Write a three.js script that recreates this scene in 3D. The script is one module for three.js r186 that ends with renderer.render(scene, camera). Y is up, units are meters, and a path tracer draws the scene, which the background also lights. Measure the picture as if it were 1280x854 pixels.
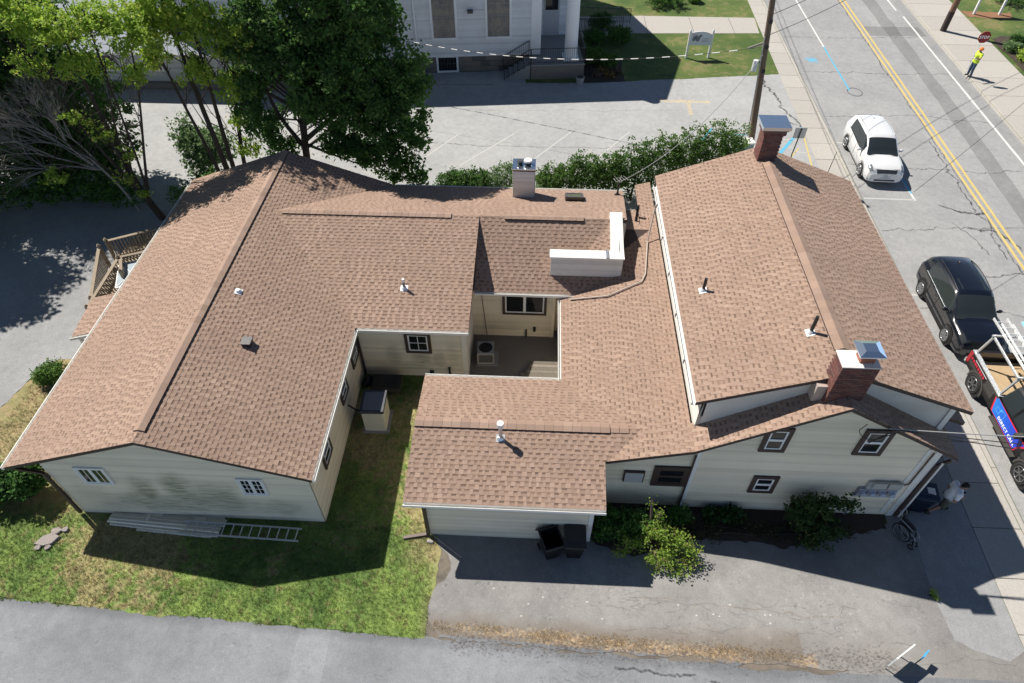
import * as THREE from 'three';
import { mergeGeometries, toCreasedNormals, mergeVertices } from 'three/addons/utils/BufferGeometryUtils.js';

// ---------- camera, sky, sun, exposure ----------
const scene = new THREE.Scene();
const camera = new THREE.PerspectiveCamera(54.2, 1024 / 683, 0.1, 1500);
camera.position.set(0, 19, 0);
camera.rotation.order = 'YXZ';
camera.rotation.set(-46.8 * Math.PI / 180, 2.6 * Math.PI / 180, 0);
const renderer = new THREE.WebGLRenderer({ antialias: true });
renderer.toneMapping = THREE.LinearToneMapping;
renderer.toneMappingExposure = 1.4;
renderer.shadowMap.enabled = true;
renderer.shadowMap.type = THREE.PCFSoftShadowMap;
const SUN = new THREE.Vector3(-0.68, 1, -0.48).normalize();
// clear summer sky: deep blue overhead, paler towards the horizon and round the sun
{
  const w = 512, h = 256, d = new Float32Array(w * h * 4), v = new THREE.Vector3();
  for (let j = 0; j < h; j++) for (let i = 0; i < w; i++) {
    const el = (j + 0.5) / h * Math.PI - Math.PI / 2, az = (i + 0.5) / w * 2 * Math.PI - Math.PI;
    v.set(Math.cos(el) * Math.cos(az), Math.sin(el), Math.cos(el) * Math.sin(az));
    const up = Math.max(0, v.y), hz = Math.pow(1 - up, 4), c = Math.max(0, v.dot(SUN)), g = 0.5 * Math.pow(c, 6) + 0.6 * Math.pow(c, 40);
    const q = [0.021 + 0.62 * hz + 0.1 * g, 0.045 + 0.82 * hz + 0.095 * g, 0.102 + 1.1 * hz + 0.085 * g], k = 4 * (j * w + i), f = v.y < 0 ? 0.55 : 1;
    d[k] = q[0] * f; d[k + 1] = q[1] * f; d[k + 2] = q[2] * f; d[k + 3] = 1;
  }
  const t = new THREE.DataTexture(d, w, h, THREE.RGBAFormat, THREE.FloatType); t.mapping = THREE.EquirectangularReflectionMapping; t.magFilter = t.minFilter = THREE.LinearFilter; t.needsUpdate = true;
  scene.background = t; scene.environment = t;
}
const sun = new THREE.DirectionalLight(new THREE.Color(1, 0.945, 0.86), 5);
sun.position.copy(SUN).multiplyScalar(120).add(new THREE.Vector3(2, 0, -25));
sun.target.position.set(2, 0, -25);
sun.castShadow = true; sun.shadow.radius = 1; sun.shadow.mapSize.set(4096, 4096);
Object.assign(sun.shadow.camera, { left: -50, right: 50, top: 50, bottom: -50, near: 10, far: 260 });
scene.add(sun, sun.target);

// ---------- helpers ----------
const V = (x, y, z) => new THREE.Vector3(x, y, z);
function rng(seed) { let a = seed >>> 0; return () => { a = (a + 0x6D2B79F5) | 0; let t = Math.imul(a ^ (a >>> 15), 1 | a); t = (t + Math.imul(t ^ (t >>> 7), 61 | t)) ^ t; return ((t ^ (t >>> 14)) >>> 0) / 4294967296; }; }
const R0 = rng(77);
const clamp = (x, a = 0, b = 1) => Math.min(b, Math.max(a, x));
const mix = (a, b, t) => a + (b - a) * t;
const mix3 = (a, b, t) => [mix(a[0], b[0], t), mix(a[1], b[1], t), mix(a[2], b[2], t)];
const sstep = (a, b, x) => { const t = clamp((x - a) / (b - a)); return t * t * (3 - 2 * t); };
function hash(x, y) { let h = Math.imul(x | 0, 374761393) + Math.imul(y | 0, 668265263); h = Math.imul(h ^ (h >>> 13), 1274126177); return ((h ^ (h >>> 16)) >>> 0) / 4294967296; }
function vnoise(x, y, p = 0) {
  let xi = Math.floor(x), yi = Math.floor(y); const fx = x - xi, fy = y - yi;
  const w = (a) => p ? ((a % p) + p) % p : a;
  const u = fx * fx * (3 - 2 * fx), v = fy * fy * (3 - 2 * fy);
  const x0 = w(xi), x1 = w(xi + 1), y0 = w(yi), y1 = w(yi + 1);
  return mix(mix(hash(x0, y0), hash(x1, y0), u), mix(hash(x0, y1), hash(x1, y1), u), v);
}
function fbm(x, y, o = 4, p = 0) { let s = 0, a = 0.5, t = 0; for (let i = 0; i < o; i++) { s += a * vnoise(x + i * 17.3 * (p ? 0 : 1), y, p); t += a; x *= 2; y *= 2; p *= 2; a *= 0.55; } return s / t; }
const toS = (l) => Math.round(255 * clamp(l <= 0.0031308 ? 12.92 * l : 1.055 * Math.pow(l, 1 / 2.4) - 0.055));
function dataTex(n, fn, srgb = true, m = n) {      // tiling texture, fn gives linear rgb
  const d = new Uint8Array(n * m * 4);
  for (let j = 0; j < m; j++) for (let i = 0; i < n; i++) {
    const c = fn(i / n, j / m), k = 4 * (j * n + i);
    for (let q = 0; q < 3; q++) d[k + q] = srgb ? toS(c[q]) : Math.round(255 * clamp(c[q]));
    d[k + 3] = 255;
  }
  const t = new THREE.DataTexture(d, n, m); t.wrapS = t.wrapT = THREE.RepeatWrapping;
  t.magFilter = THREE.LinearFilter; t.minFilter = THREE.LinearMipmapLinearFilter; t.generateMipmaps = true;
  if (srgb) t.colorSpace = THREE.SRGBColorSpace; t.needsUpdate = true; return t;
}
const rep = (t, metres) => { const c = t.clone(); c.repeat.set(1 / metres, 1 / metres); c.needsUpdate = true; return c; };
// a unique painted surface over the rectangle x0..x1, z0..z1 (metres); base(x,z) gives linear rgb, draw(g, X, Z, s) adds marks of matter (cracks, stains, tar)
function groundTex(w, h, x0, x1, z0, z1, base, draw) {
  const c = document.createElement('canvas'); c.width = w; c.height = h; const g = c.getContext('2d');
  const im = g.createImageData(w, h);
  for (let j = 0; j < h; j++) for (let i = 0; i < w; i++) {
    const x = mix(x0, x1, (i + 0.5) / w), z = mix(z0, z1, (j + 0.5) / h), q = base(x, z), k = 4 * (j * w + i);
    im.data[k] = toS(q[0]); im.data[k + 1] = toS(q[1]); im.data[k + 2] = toS(q[2]); im.data[k + 3] = 255;
  }
  g.putImageData(im, 0, 0);
  const X = (x) => (x - x0) / (x1 - x0) * w, Z = (z) => (z - z0) / (z1 - z0) * h;
  if (draw) draw(g, X, Z, w / (x1 - x0));
  const t = new THREE.CanvasTexture(c); t.colorSpace = THREE.SRGBColorSpace; t.magFilter = THREE.LinearFilter;
  t.userData = { rect: [x0, x1, z0, z1] }; return t;
}
function crack(g, X, Z, s, pts, width, col, alpha, wob = 0.12, seed = 1) {
  const r = rng(seed); g.strokeStyle = col; g.lineCap = 'round'; g.lineJoin = 'round';
  for (let i = 0; i + 1 < pts.length; i++) {
    const [ax, az] = pts[i], [bx, bz] = pts[i + 1], L = Math.hypot(bx - ax, bz - az), n = Math.max(2, Math.ceil(L / 0.12));
    let px = ax, pz = az, ox = 0, oz = 0;
    for (let k = 1; k <= n; k++) {
      ox = ox * 0.8 + (r() - 0.5) * wob; oz = oz * 0.8 + (r() - 0.5) * wob; const t = k / n;
      const qx = mix(ax, bx, t) + ox * Math.sin(Math.PI * t), qz = mix(az, bz, t) + oz * Math.sin(Math.PI * t);
      g.globalAlpha = alpha * (0.35 + 0.65 * r()); g.lineWidth = Math.max(0.7, width * s * (0.5 + r()));
      g.beginPath(); g.moveTo(X(px), Z(pz)); g.lineTo(X(qx), Z(qz)); g.stroke(); px = qx; pz = qz;
    }
  }
  g.globalAlpha = 1;
}
function mat(color, o = {}) {
  const { map, bump, bumpScale, rm, phys, ...rest } = o;
  const P = { roughness: 0.85, metalness: 0, ...rest };
  if (map) P.map = map; if (bump) { P.bumpMap = bump; P.bumpScale = bumpScale ?? 0.004; } if (rm) P.roughnessMap = rm;
  const m = phys ? new THREE.MeshPhysicalMaterial(P) : new THREE.MeshStandardMaterial(P);
  m.color.setRGB(...color); return m;
}
// geometry collector: world coordinates, uv in metres by face direction
class B {
  constructor() { this.p = []; this.n = []; this.u = []; this.c = []; this.col = [1, 1, 1]; }
  uvOf(x, y, z, n) { const ax = Math.abs(n.x), ay = Math.abs(n.y), az = Math.abs(n.z); return ay >= ax && ay >= az ? [x, -z] : ax > az ? [z, y] : [x, y]; }
  tri(a, b, c, col, uvs) {
    const n = V(0, 0, 0).subVectors(b, a).cross(V(0, 0, 0).subVectors(c, a)); if (n.lengthSq() < 1e-14) return this; n.normalize();
    [a, b, c].forEach((q, i) => { this.p.push(q.x, q.y, q.z); this.n.push(n.x, n.y, n.z); const uv = uvs ? uvs[i] : this.uvOf(q.x, q.y, q.z, n); this.u.push(uv[0], uv[1]); const k = col || this.col; this.c.push(k[0], k[1], k[2]); });
    return this;
  }
  poly(pts, col, uvs) { for (let i = 1; i + 1 < pts.length; i++) this.tri(pts[0], pts[i], pts[i + 1], col, uvs && [uvs[0], uvs[i], uvs[i + 1]]); return this; }
  quad(a, b, c, d, col) { return this.poly([a, b, c, d], col); }
  geo(g, m, col) {
    g = g.index ? g.toNonIndexed() : g.clone(); if (m) g.applyMatrix4(m);
    if (!g.attributes.normal) g.computeVertexNormals();
    const P = g.attributes.position, N = g.attributes.normal, U = g.attributes.uv, flip = m && m.determinant() < 0;
    for (let i = 0; i < P.count; i += 3) for (const j of (flip ? [0, 2, 1] : [0, 1, 2])) {
      const k = i + j, n = V(N.getX(k), N.getY(k), N.getZ(k));
      this.p.push(P.getX(k), P.getY(k), P.getZ(k)); this.n.push(n.x, n.y, n.z);
      const uv = this.keepUV && U ? [U.getX(k), U.getY(k)] : this.uvOf(P.getX(k), P.getY(k), P.getZ(k), n); this.u.push(...uv);
      const q = col || this.col; this.c.push(q[0], q[1], q[2]);
    }
    return this;
  }
  box(x0, y0, z0, x1, y1, z1, col) {
    const a = [V(x0, y0, z0), V(x1, y0, z0), V(x1, y1, z0), V(x0, y1, z0), V(x0, y0, z1), V(x1, y0, z1), V(x1, y1, z1), V(x0, y1, z1)];
    for (const f of [[4, 5, 6, 7], [1, 0, 3, 2], [5, 1, 2, 6], [0, 4, 7, 3], [7, 6, 2, 3], [0, 1, 5, 4]]) this.poly(f.map((i) => a[i]), col);
    return this;
  }
  bar(a, b, w, h, up = V(0, 1, 0), col) {          // rectangular beam from a to b
    const d = V(0, 0, 0).subVectors(b, a), L = d.length(); d.normalize();
    let s = V(0, 0, 0).crossVectors(up, d); if (s.lengthSq() < 1e-6) s = V(1, 0, 0).cross(d); s.normalize(); const t = V(0, 0, 0).crossVectors(d, s);
    const m = new THREE.Matrix4().makeBasis(s, t, d).setPosition(V(0, 0, 0).addVectors(a, b).multiplyScalar(0.5));
    return this.geo(new THREE.BoxGeometry(w, h, L), m, col);
  }
  cyl(a, b, r0, r1 = r0, seg = 10, col, open = false) {
    const d = V(0, 0, 0).subVectors(b, a), L = d.length(); d.normalize();
    const q = new THREE.Quaternion().setFromUnitVectors(V(0, 1, 0), d);
    const m = new THREE.Matrix4().compose(V(0, 0, 0).addVectors(a, b).multiplyScalar(0.5), q, V(1, 1, 1));
    return this.geo(new THREE.CylinderGeometry(r1, r0, L, seg, 1, open), m, col);
  }
  limb(pts, rad, seg = 7, col) {                    // tapered tube through points
    const cur = new THREE.CatmullRomCurve3(pts), n = Math.max(3, pts.length * 3 - 2), fr = cur.computeFrenetFrames(n, false);
    const ring = []; for (let i = 0; i <= n; i++) {
      const t = i / n, c = cur.getPointAt(t), k = t * (rad.length - 1), k0 = Math.min(rad.length - 2, Math.floor(k)), r = mix(rad[k0], rad[k0 + 1], k - k0);
      ring.push(Array.from({ length: seg }, (_, j) => { const a = j / seg * 2 * Math.PI; return c.clone().addScaledVector(fr.normals[i], Math.cos(a) * r).addScaledVector(fr.binormals[i], Math.sin(a) * r); }));
    }
    const nrm = (i, j) => { const c = V(0, 0, 0); ring[i].forEach((q) => c.add(q)); c.multiplyScalar(1 / seg); return ring[i][j].clone().sub(c).normalize(); };
    for (let i = 0; i < n; i++) for (let j = 0; j < seg; j++) {
      const k = (j + 1) % seg, vs = [[i, j], [i, k], [i + 1, k], [i, j], [i + 1, k], [i + 1, j]];
      for (const [a, b] of vs) { const q = ring[a][b], m = nrm(a, b); this.p.push(q.x, q.y, q.z); this.n.push(m.x, m.y, m.z); this.u.push(b / seg * 0.6, q.y); const kk = col || this.col; this.c.push(...kk); }
    }
    return this;
  }
  build(name, material, parent = scene) {
    const g = new THREE.BufferGeometry(); let p = this.p; const b = baseOf(parent);
    if (b) { p = p.slice(); for (let i = 0; i < p.length; i += 3) { p[i] -= b[0]; p[i + 1] -= b[1]; p[i + 2] -= b[2]; } }
    g.setAttribute('position', new THREE.Float32BufferAttribute(p, 3)); g.setAttribute('normal', new THREE.Float32BufferAttribute(this.n, 3));
    g.setAttribute('uv', new THREE.Float32BufferAttribute(this.u, 2));
    if (material.vertexColors) g.setAttribute('color', new THREE.Float32BufferAttribute(this.c, 3));
    return mesh(name, g, material, parent);
  }
}
function baseOf(o) { let b = null; while (o && o !== scene) { if (o.userData.base) b = o.userData.base; o = o.parent; } return b; }
const taken = {};
function numbered(n) { const k = taken[n] = (taken[n] ?? -1) + 1; return k ? `${n}_${String(k).padStart(3, '0')}` : n; }
function mesh(name, g, m, parent = scene) {
  const o = new THREE.Mesh(g, m); o.name = parent === scene ? numbered(name) : name; o.castShadow = o.receiveShadow = true; parent.add(o); return o;
}
function tag(o, label, category, group, kind) { Object.assign(o.userData, { label, category }); if (group) o.userData.group = group; if (kind) o.userData.kind = kind; return o; }
function struct(o, label, category) { o.userData.kind = 'structure'; if (label) { o.userData.label = label; o.userData.category = category; } return o; }
// a thing: Group at its base; world-coordinate geometry built under it is shifted to that base
function thing(name, label, category, at = [0, 0, 0], group) {
  const o = new THREE.Group(); o.name = numbered(name); o.position.set(...at); scene.add(o); tag(o, label, category, group); o.userData.base = at; return o;
}
function local(name, label, category, at, turn = 0, group) {    // a thing built in its own axes
  const o = thing(name, label, category, at, group); delete o.userData.base; o.rotation.y = turn; return o;
}
function sub(name, parent) { const o = new THREE.Group(); o.name = name; parent.add(o); return o; }
function dup(o, at, turn, label) { const c = o.clone(); c.userData = { ...o.userData, label: label || o.userData.label }; c.name = numbered(o.name.replace(/_\d{3}$/, '')); c.position.set(...at); c.rotation.y = turn; scene.add(c); return c; }
// convex clip of a 2D polygon
function clip(sub_, cl) {
  let out = sub_; let area = 0; for (let i = 0; i < cl.length; i++) { const a = cl[i], b = cl[(i + 1) % cl.length]; area += a[0] * b[1] - b[0] * a[1]; }
  const sg = Math.sign(area);
  for (let i = 0; i < cl.length && out.length; i++) {
    const a = cl[i], b = cl[(i + 1) % cl.length], src = out; out = [];
    const sd = (q) => sg * ((b[0] - a[0]) * (q[1] - a[1]) - (b[1] - a[1]) * (q[0] - a[0]));
    for (let k = 0; k < src.length; k++) {
      const P = src[k], Q = src[(k + 1) % src.length], dp = sd(P), dq = sd(Q);
      if (dp >= 0) out.push(P);
      if ((dp > 0 && dq < 0) || (dp < 0 && dq > 0)) { const t = dp / (dp - dq); out.push([mix(P[0], Q[0], t), mix(P[1], Q[1], t)]); }
    }
  }
  return out.length > 2 ? out : [];
}
// ---------- shared textures and materials ----------
const tGrain = dataTex(512, (u, v) => { const a = fbm(u * 64, v * 64, 3, 64), b = hash(Math.floor(u * 512), Math.floor(v * 512)); const k = 0.78 + 0.28 * a + 0.16 * (b - 0.5); return [k, k, k]; });
const tBump = dataTex(512, (u, v) => { const a = fbm(u * 90, v * 90, 3, 90), b = hash(Math.floor(u * 512) + 9, Math.floor(v * 512)); const k = 0.5 * a + 0.5 * b; return [k, k, k]; }, false);
const tWood = dataTex(256, (u, v) => { const a = fbm(u * 40, v * 3, 3, 0), k = 0.72 + 0.5 * a; return [k, k * 0.98, k * 0.95]; });
const tSide = dataTex(512, (u, v) => { const a = fbm(u * 5, v * 5, 4, 5), b = fbm(u * 24, v * 60, 3, 0); const k = 0.84 + 0.16 * a + 0.08 * (b - 0.5); return [k, k * (0.985 + 0.02 * a), k * (0.96 + 0.05 * a)]; });
const M = {};
M.shingle = mat([1, 1, 1], { vertexColors: true, map: rep(tGrain, 0.9), bump: rep(tBump, 0.5), bumpScale: 0.003, roughness: 0.95 });
M.deckBrown = mat([0.045, 0.028, 0.024], { roughness: 0.6 });
M.brownTrim = mat([0.05, 0.03, 0.026], { roughness: 0.55 });
M.white = mat([0.82, 0.81, 0.78], { roughness: 0.5, map: rep(tSide, 1.7) });
M.whiteTrim = mat([0.74, 0.74, 0.73], { roughness: 0.5 });
M.siding = mat([0.84, 0.75, 0.58], { vertexColors: true, roughness: 0.7, map: rep(tSide, 3.2) });
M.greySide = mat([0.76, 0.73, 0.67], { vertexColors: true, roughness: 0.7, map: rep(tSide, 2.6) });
M.stone = mat([0.22, 0.2, 0.18], { roughness: 0.95, map: rep(tGrain, 1.2), bump: rep(tBump, 0.6), bumpScale: 0.01 });
M.glass = mat([0.012, 0.014, 0.016], { roughness: 0.06, metalness: 0 });
M.glassGrey = mat([0.07, 0.075, 0.08], { roughness: 0.25 });
M.black = mat([0.012, 0.012, 0.013], { roughness: 0.6 });
M.rubber = mat([0.02, 0.02, 0.02], { roughness: 0.9 });
M.pipe = mat([0.02, 0.02, 0.022], { roughness: 0.5 });
M.galv = mat([0.62, 0.65, 0.68], { roughness: 0.38, metalness: 0.85 });
M.alu = mat([0.72, 0.74, 0.75], { roughness: 0.42, metalness: 0.6 });
M.steelCap = mat([0.72, 0.82, 0.92], { roughness: 0.16, metalness: 0.95 });
M.flash = mat([0.75, 0.77, 0.78], { roughness: 0.5, metalness: 0.3 });
M.wire = mat([0.02, 0.02, 0.02], { roughness: 0.6 });
M.wireGrey = mat([0.35, 0.35, 0.34], { roughness: 0.5 });
M.bark = mat([0.06, 0.048, 0.038], { roughness: 0.95, map: rep(tWood, 0.7), bump: rep(tBump, 0.4), bumpScale: 0.02 });
M.deadBark = mat([0.26, 0.24, 0.22], { roughness: 0.95 });
M.deckWood = mat([0.3, 0.245, 0.185], { roughness: 0.9, map: rep(tWood, 0.5) });
M.poleWood = mat([0.17, 0.12, 0.085], { roughness: 0.9, map: rep(tWood, 0.6), bump: rep(tBump, 0.4), bumpScale: 0.006 });
M.concrete = mat([0.43, 0.405, 0.37], { roughness: 0.92, map: rep(tGrain, 2.3), bump: rep(tBump, 0.8), bumpScale: 0.003 });
M.concreteGrey = mat([0.3, 0.3, 0.295], { roughness: 0.95, map: rep(tGrain, 2.3), bump: rep(tBump, 0.8), bumpScale: 0.003 });
M.joint = mat([0.1, 0.095, 0.09], { roughness: 1 });
M.paintWhite = mat([0.66, 0.66, 0.64], { roughness: 0.8, map: rep(tGrain, 1.1) });
M.paintYellow = mat([0.6, 0.46, 0.16], { roughness: 0.8, map: rep(tGrain, 1.1) });
M.paintBlue = mat([0.1, 0.42, 0.62], { roughness: 0.8, map: rep(tGrain, 0.7) });
M.leaf = (t = 0.35) => mat([1, 1, 1], { phys: true, roughness: 0.95, specularIntensity: 0.35, transmission: t, thickness: 0, side: THREE.DoubleSide });
M.mulch = mat([0.075, 0.055, 0.04], { roughness: 1, map: rep(tGrain, 0.8), bump: rep(tBump, 0.5), bumpScale: 0.03 });

// ---------- foliage ----------
const leafGeo = (() => {
  const b = new B(), a = V(-0.5, 0, 0), m = V(0, 0.07, 0.3), n = V(0, 0.07, -0.3), e = V(0.5, -0.05, 0), c = V(0, 0, 0);
  b.tri(a, m, c).tri(m, e, c).tri(e, n, c).tri(n, a, c);
  const g = new THREE.BufferGeometry(); g.setAttribute('position', new THREE.Float32BufferAttribute(b.p, 3)); g.setAttribute('normal', new THREE.Float32BufferAttribute(b.n, 3)); g.setAttribute('uv', new THREE.Float32BufferAttribute(b.u, 2)); return g;
})();
const tuftGeo = (() => {
  const b = new B(), r = rng(5);
  for (let i = 0; i < 6; i++) { const a = r() * 6.28, l = 0.5 + r() * 0.7, w = 0.09, dx = Math.cos(a), dz = Math.sin(a), o = 0.25 * r(); b.tri(V(o * dx - dz * w, 0, o * dz + dx * w), V(o * dx + dz * w, 0, o * dz - dx * w), V(dx * l, 0.55 + 0.45 * r(), dz * l)); }
  const g = new THREE.BufferGeometry(); g.setAttribute('position', new THREE.Float32BufferAttribute(b.p, 3)); g.setAttribute('normal', new THREE.Float32BufferAttribute(b.n, 3)); g.setAttribute('uv', new THREE.Float32BufferAttribute(b.u, 2)); return g;
})();
const mLeaf = M.leaf(0.55), mLeafThick = M.leaf(0.3), mTuft = M.leaf(0.2);
function instances(name, geo, material, items, parent) {   // items: [x,y,z, size, quaternion, [r,g,b]] in the parent's axes
  const im = new THREE.InstancedMesh(geo, material, items.length), m = new THREE.Matrix4(), c = new THREE.Color();
  items.forEach((t, i) => { m.compose(V(t[0], t[1], t[2]), t[4], Array.isArray(t[3]) ? V(...t[3]) : V(t[3], t[3], t[3])); im.setMatrixAt(i, m); c.setRGB(...t[5]); im.setColorAt(i, c); });
  im.name = parent === scene ? numbered(name) : name; im.castShadow = im.receiveShadow = true; if (parent !== scene) im.userData.kind = 'stuff'; parent.add(im); return im;
}
const qRand = (r) => new THREE.Quaternion().setFromEuler(new THREE.Euler((r() - 0.5) * 2.2, r() * 6.283, (r() - 0.5) * 2.2));
// clumps of leaves through each blob's volume; blobs [x,y,z,rx,ry,rz,weight]
function foliageItems(blobs, n, size, cols, r, o = {}) {
  const { clumpR = 0.45, perClump = 26, shell = 0.55, floor = 0.03 } = o, items = [];
  const tot = blobs.reduce((s, b) => s + (b[6] ?? b[3] * b[4] * b[5]), 0);
  for (const b of blobs) {
    const nb = Math.round(n * (b[6] ?? b[3] * b[4] * b[5]) / tot / perClump);
    for (let k = 0; k < nb; k++) {
      let d = V(r() - 0.5, r() - 0.5, r() - 0.5).normalize(); const rad = Math.pow(r(), shell) * (0.82 + 0.3 * vnoise(d.x * 3 + 9 + b[0], d.y * 3 + d.z * 2 + 5));
      const cx = b[0] + d.x * b[3] * rad, cy = b[1] + d.y * b[4] * rad, cz = b[2] + d.z * b[5] * rad, cr = clumpR * (0.6 + 0.8 * r()), tone = r(), base = mix3(cols[0], cols[1], tone);
      for (let i = 0; i < perClump; i++) {
        const e = V(r() + r() - 1, (r() + r() - 1) * 0.7, r() + r() - 1); const y = cy + e.y * cr; if (y < floor) continue;
        const q = r(), col = q < (o.rare ?? 0) ? cols[2] : mix3(base, cols[r() < 0.5 ? 0 : 1], 0.35 * r());
        items.push([cx + e.x * cr, y, cz + e.z * cr, size * (0.6 + 0.8 * r()), qRand(r), col]);
      }
    }
  }
  return items;
}
// ---------- ground ----------
const kerbL = (z) => 15.2 - 0.0245 * z, kerbR = (z) => 25.2 - 0.033 * z, walkIn = (z) => 13.42 - 0.0345 * z, walkOut = (z) => 28.6 - 0.033 * z, mid = (z) => 20.8 - 0.0316 * z;
const ROAD = -0.13;
function polyShape(pts, jit = 0, seed = 3) {     // [x,z] outline, optionally roughened
  const r = rng(seed), out = [];
  pts.forEach((a, i) => {
    const b = pts[(i + 1) % pts.length]; out.push([a[0], a[1]]);
    if (jit && !a[2]) { const L = Math.hypot(b[0] - a[0], b[1] - a[1]), n = Math.min(160, Math.floor(L / 0.16)); for (let k = 1; k < n; k++) { const t = k / n, nx = -(b[1] - a[1]) / L, nz = (b[0] - a[0]) / L, o = (r() - 0.5) * jit + jit * 1.6 * (vnoise(t * L * 0.9 + i * 7, seed) - 0.5); out.push([mix(a[0], b[0], t) + nx * o, mix(a[1], b[1], t) + nz * o]); } }
  });
  return out;
}
function sheet(name, pts, y, material, o = {}) {
  const q = polyShape(pts, o.jit, o.seed), s = new THREE.Shape(q.map(([x, z]) => new THREE.Vector2(x, -z)));
  const g = new THREE.ShapeGeometry(s); g.rotateX(-Math.PI / 2);
  const P = g.attributes.position, U = g.attributes.uv, rect = material.map?.userData?.rect;
  for (let i = 0; i < P.count; i++) { const x = P.getX(i), z = P.getZ(i); if (rect) U.setXY(i, (x - rect[0]) / (rect[1] - rect[0]), 1 - (z - rect[2]) / (rect[3] - rect[2])); else U.setXY(i, x, -z); P.setY(i, o.yf ? o.yf(x, z) : y); }
  const m = mesh(name, g, material, o.parent || scene); if (!o.parent) struct(m, o.label, o.cat); return m;
}
// grass colour as it grows: green, yellowed and bare patches
function lawnCol(x, z) {
  const a = fbm(x * 0.55 + 4, z * 0.55 + 9, 4), b = fbm(x * 1.9 + 31, z * 1.9, 3), c = fbm(x * 7, z * 7 + 50, 2), d = fbm(x * 26, z * 26 + 5, 2);
  let q = mix3([0.082, 0.142, 0.034], [0.18, 0.25, 0.062], clamp(1.7 * b - 0.35));
  q = mix3(q, [0.33, 0.275, 0.14], sstep(0.47, 0.68, a * 0.75 + c * 0.3) * 0.8);
  q = mix3(q, [0.14, 0.1, 0.055], sstep(0.62, 0.74, c) * 0.35);
  const k = 0.7 + 0.6 * d; return [q[0] * k, q[1] * k, q[2] * k];
}
function frontLawn(x, z) {
  let q = lawnCol(x, z); const dry = sstep(-12.9, -13.9, x) * sstep(-9.2, -10.6, z) * 0.85 + sstep(-14.6, -16.4, x) * sstep(-10.5, -12.5, z) * 0.5;   // the worn strip beside the left wall
  q = mix3(q, [0.3, 0.235, 0.125], clamp(dry) * (0.45 + 0.75 * fbm(x * 4, z * 4, 3)));
  const dr = sstep(-3.9, -3.2, x) * sstep(-8.3, -9.0, z) * 0.8 + sstep(-3.1, -2.7, x) * 0.4; q = mix3(q, [0.3, 0.24, 0.13], clamp(dr) * (0.3 + 0.8 * fbm(x * 5, z * 5 + 3, 3)));
  const kk = 0.6 + 0.42 * fbm(x * 22, z * 22, 2) + 0.4 * fbm(x * 6 + 3, z * 6, 3); return q.map((v) => v * kk);
}
const tGrass = dataTex(1024, (u, v) => { const x = u * 12, z = v * 12, a = fbm(x * 0.5, z * 0.5, 4, 6), c = fbm(x * 4, z * 4, 2, 48), d = hash(Math.floor(u * 1024), Math.floor(v * 1024)); let q = mix3([0.065, 0.115, 0.022], [0.145, 0.19, 0.045], clamp(2 * a - 0.5)); q = mix3(q, [0.25, 0.2, 0.095], sstep(0.55, 0.75, 0.6 * a + 0.5 * c) * 0.6); const k = 0.62 + 0.75 * d; return [q[0] * k, q[1] * k, q[2] * k]; });
M.grass = mat([1, 1, 1], { map: rep(tGrass, 12), bump: rep(tBump, 0.9), bumpScale: 0.03, roughness: 1 });
{ // one sheet to the horizon with the trough of the road in it
  const b = new B(), zs = []; for (let z = 220; z >= -420; z -= 40) zs.push(z);
  for (let i = 0; i + 1 < zs.length; i++) {
    const z0 = zs[i], z1 = zs[i + 1];
    b.quad(V(-420, 0, z0), V(kerbL(z0), 0, z0), V(kerbL(z1), 0, z1), V(-420, 0, z1));
    b.quad(V(kerbL(z0), 0, z0), V(kerbL(z0), ROAD - 0.02, z0), V(kerbL(z1), ROAD - 0.02, z1), V(kerbL(z1), 0, z1));
    b.quad(V(kerbL(z0), ROAD - 0.02, z0), V(kerbR(z0), ROAD - 0.02, z0), V(kerbR(z1), ROAD - 0.02, z1), V(kerbL(z1), ROAD - 0.02, z1));
    b.quad(V(kerbR(z0), ROAD - 0.02, z0), V(kerbR(z0), 0, z0), V(kerbR(z1), 0, z1), V(kerbR(z1), ROAD - 0.02, z1));
    b.quad(V(kerbR(z0), 0, z0), V(420, 0, z0), V(420, 0, z1), V(kerbR(z1), 0, z1));
  }
  struct(b.build('ground', M.grass));
}
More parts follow.
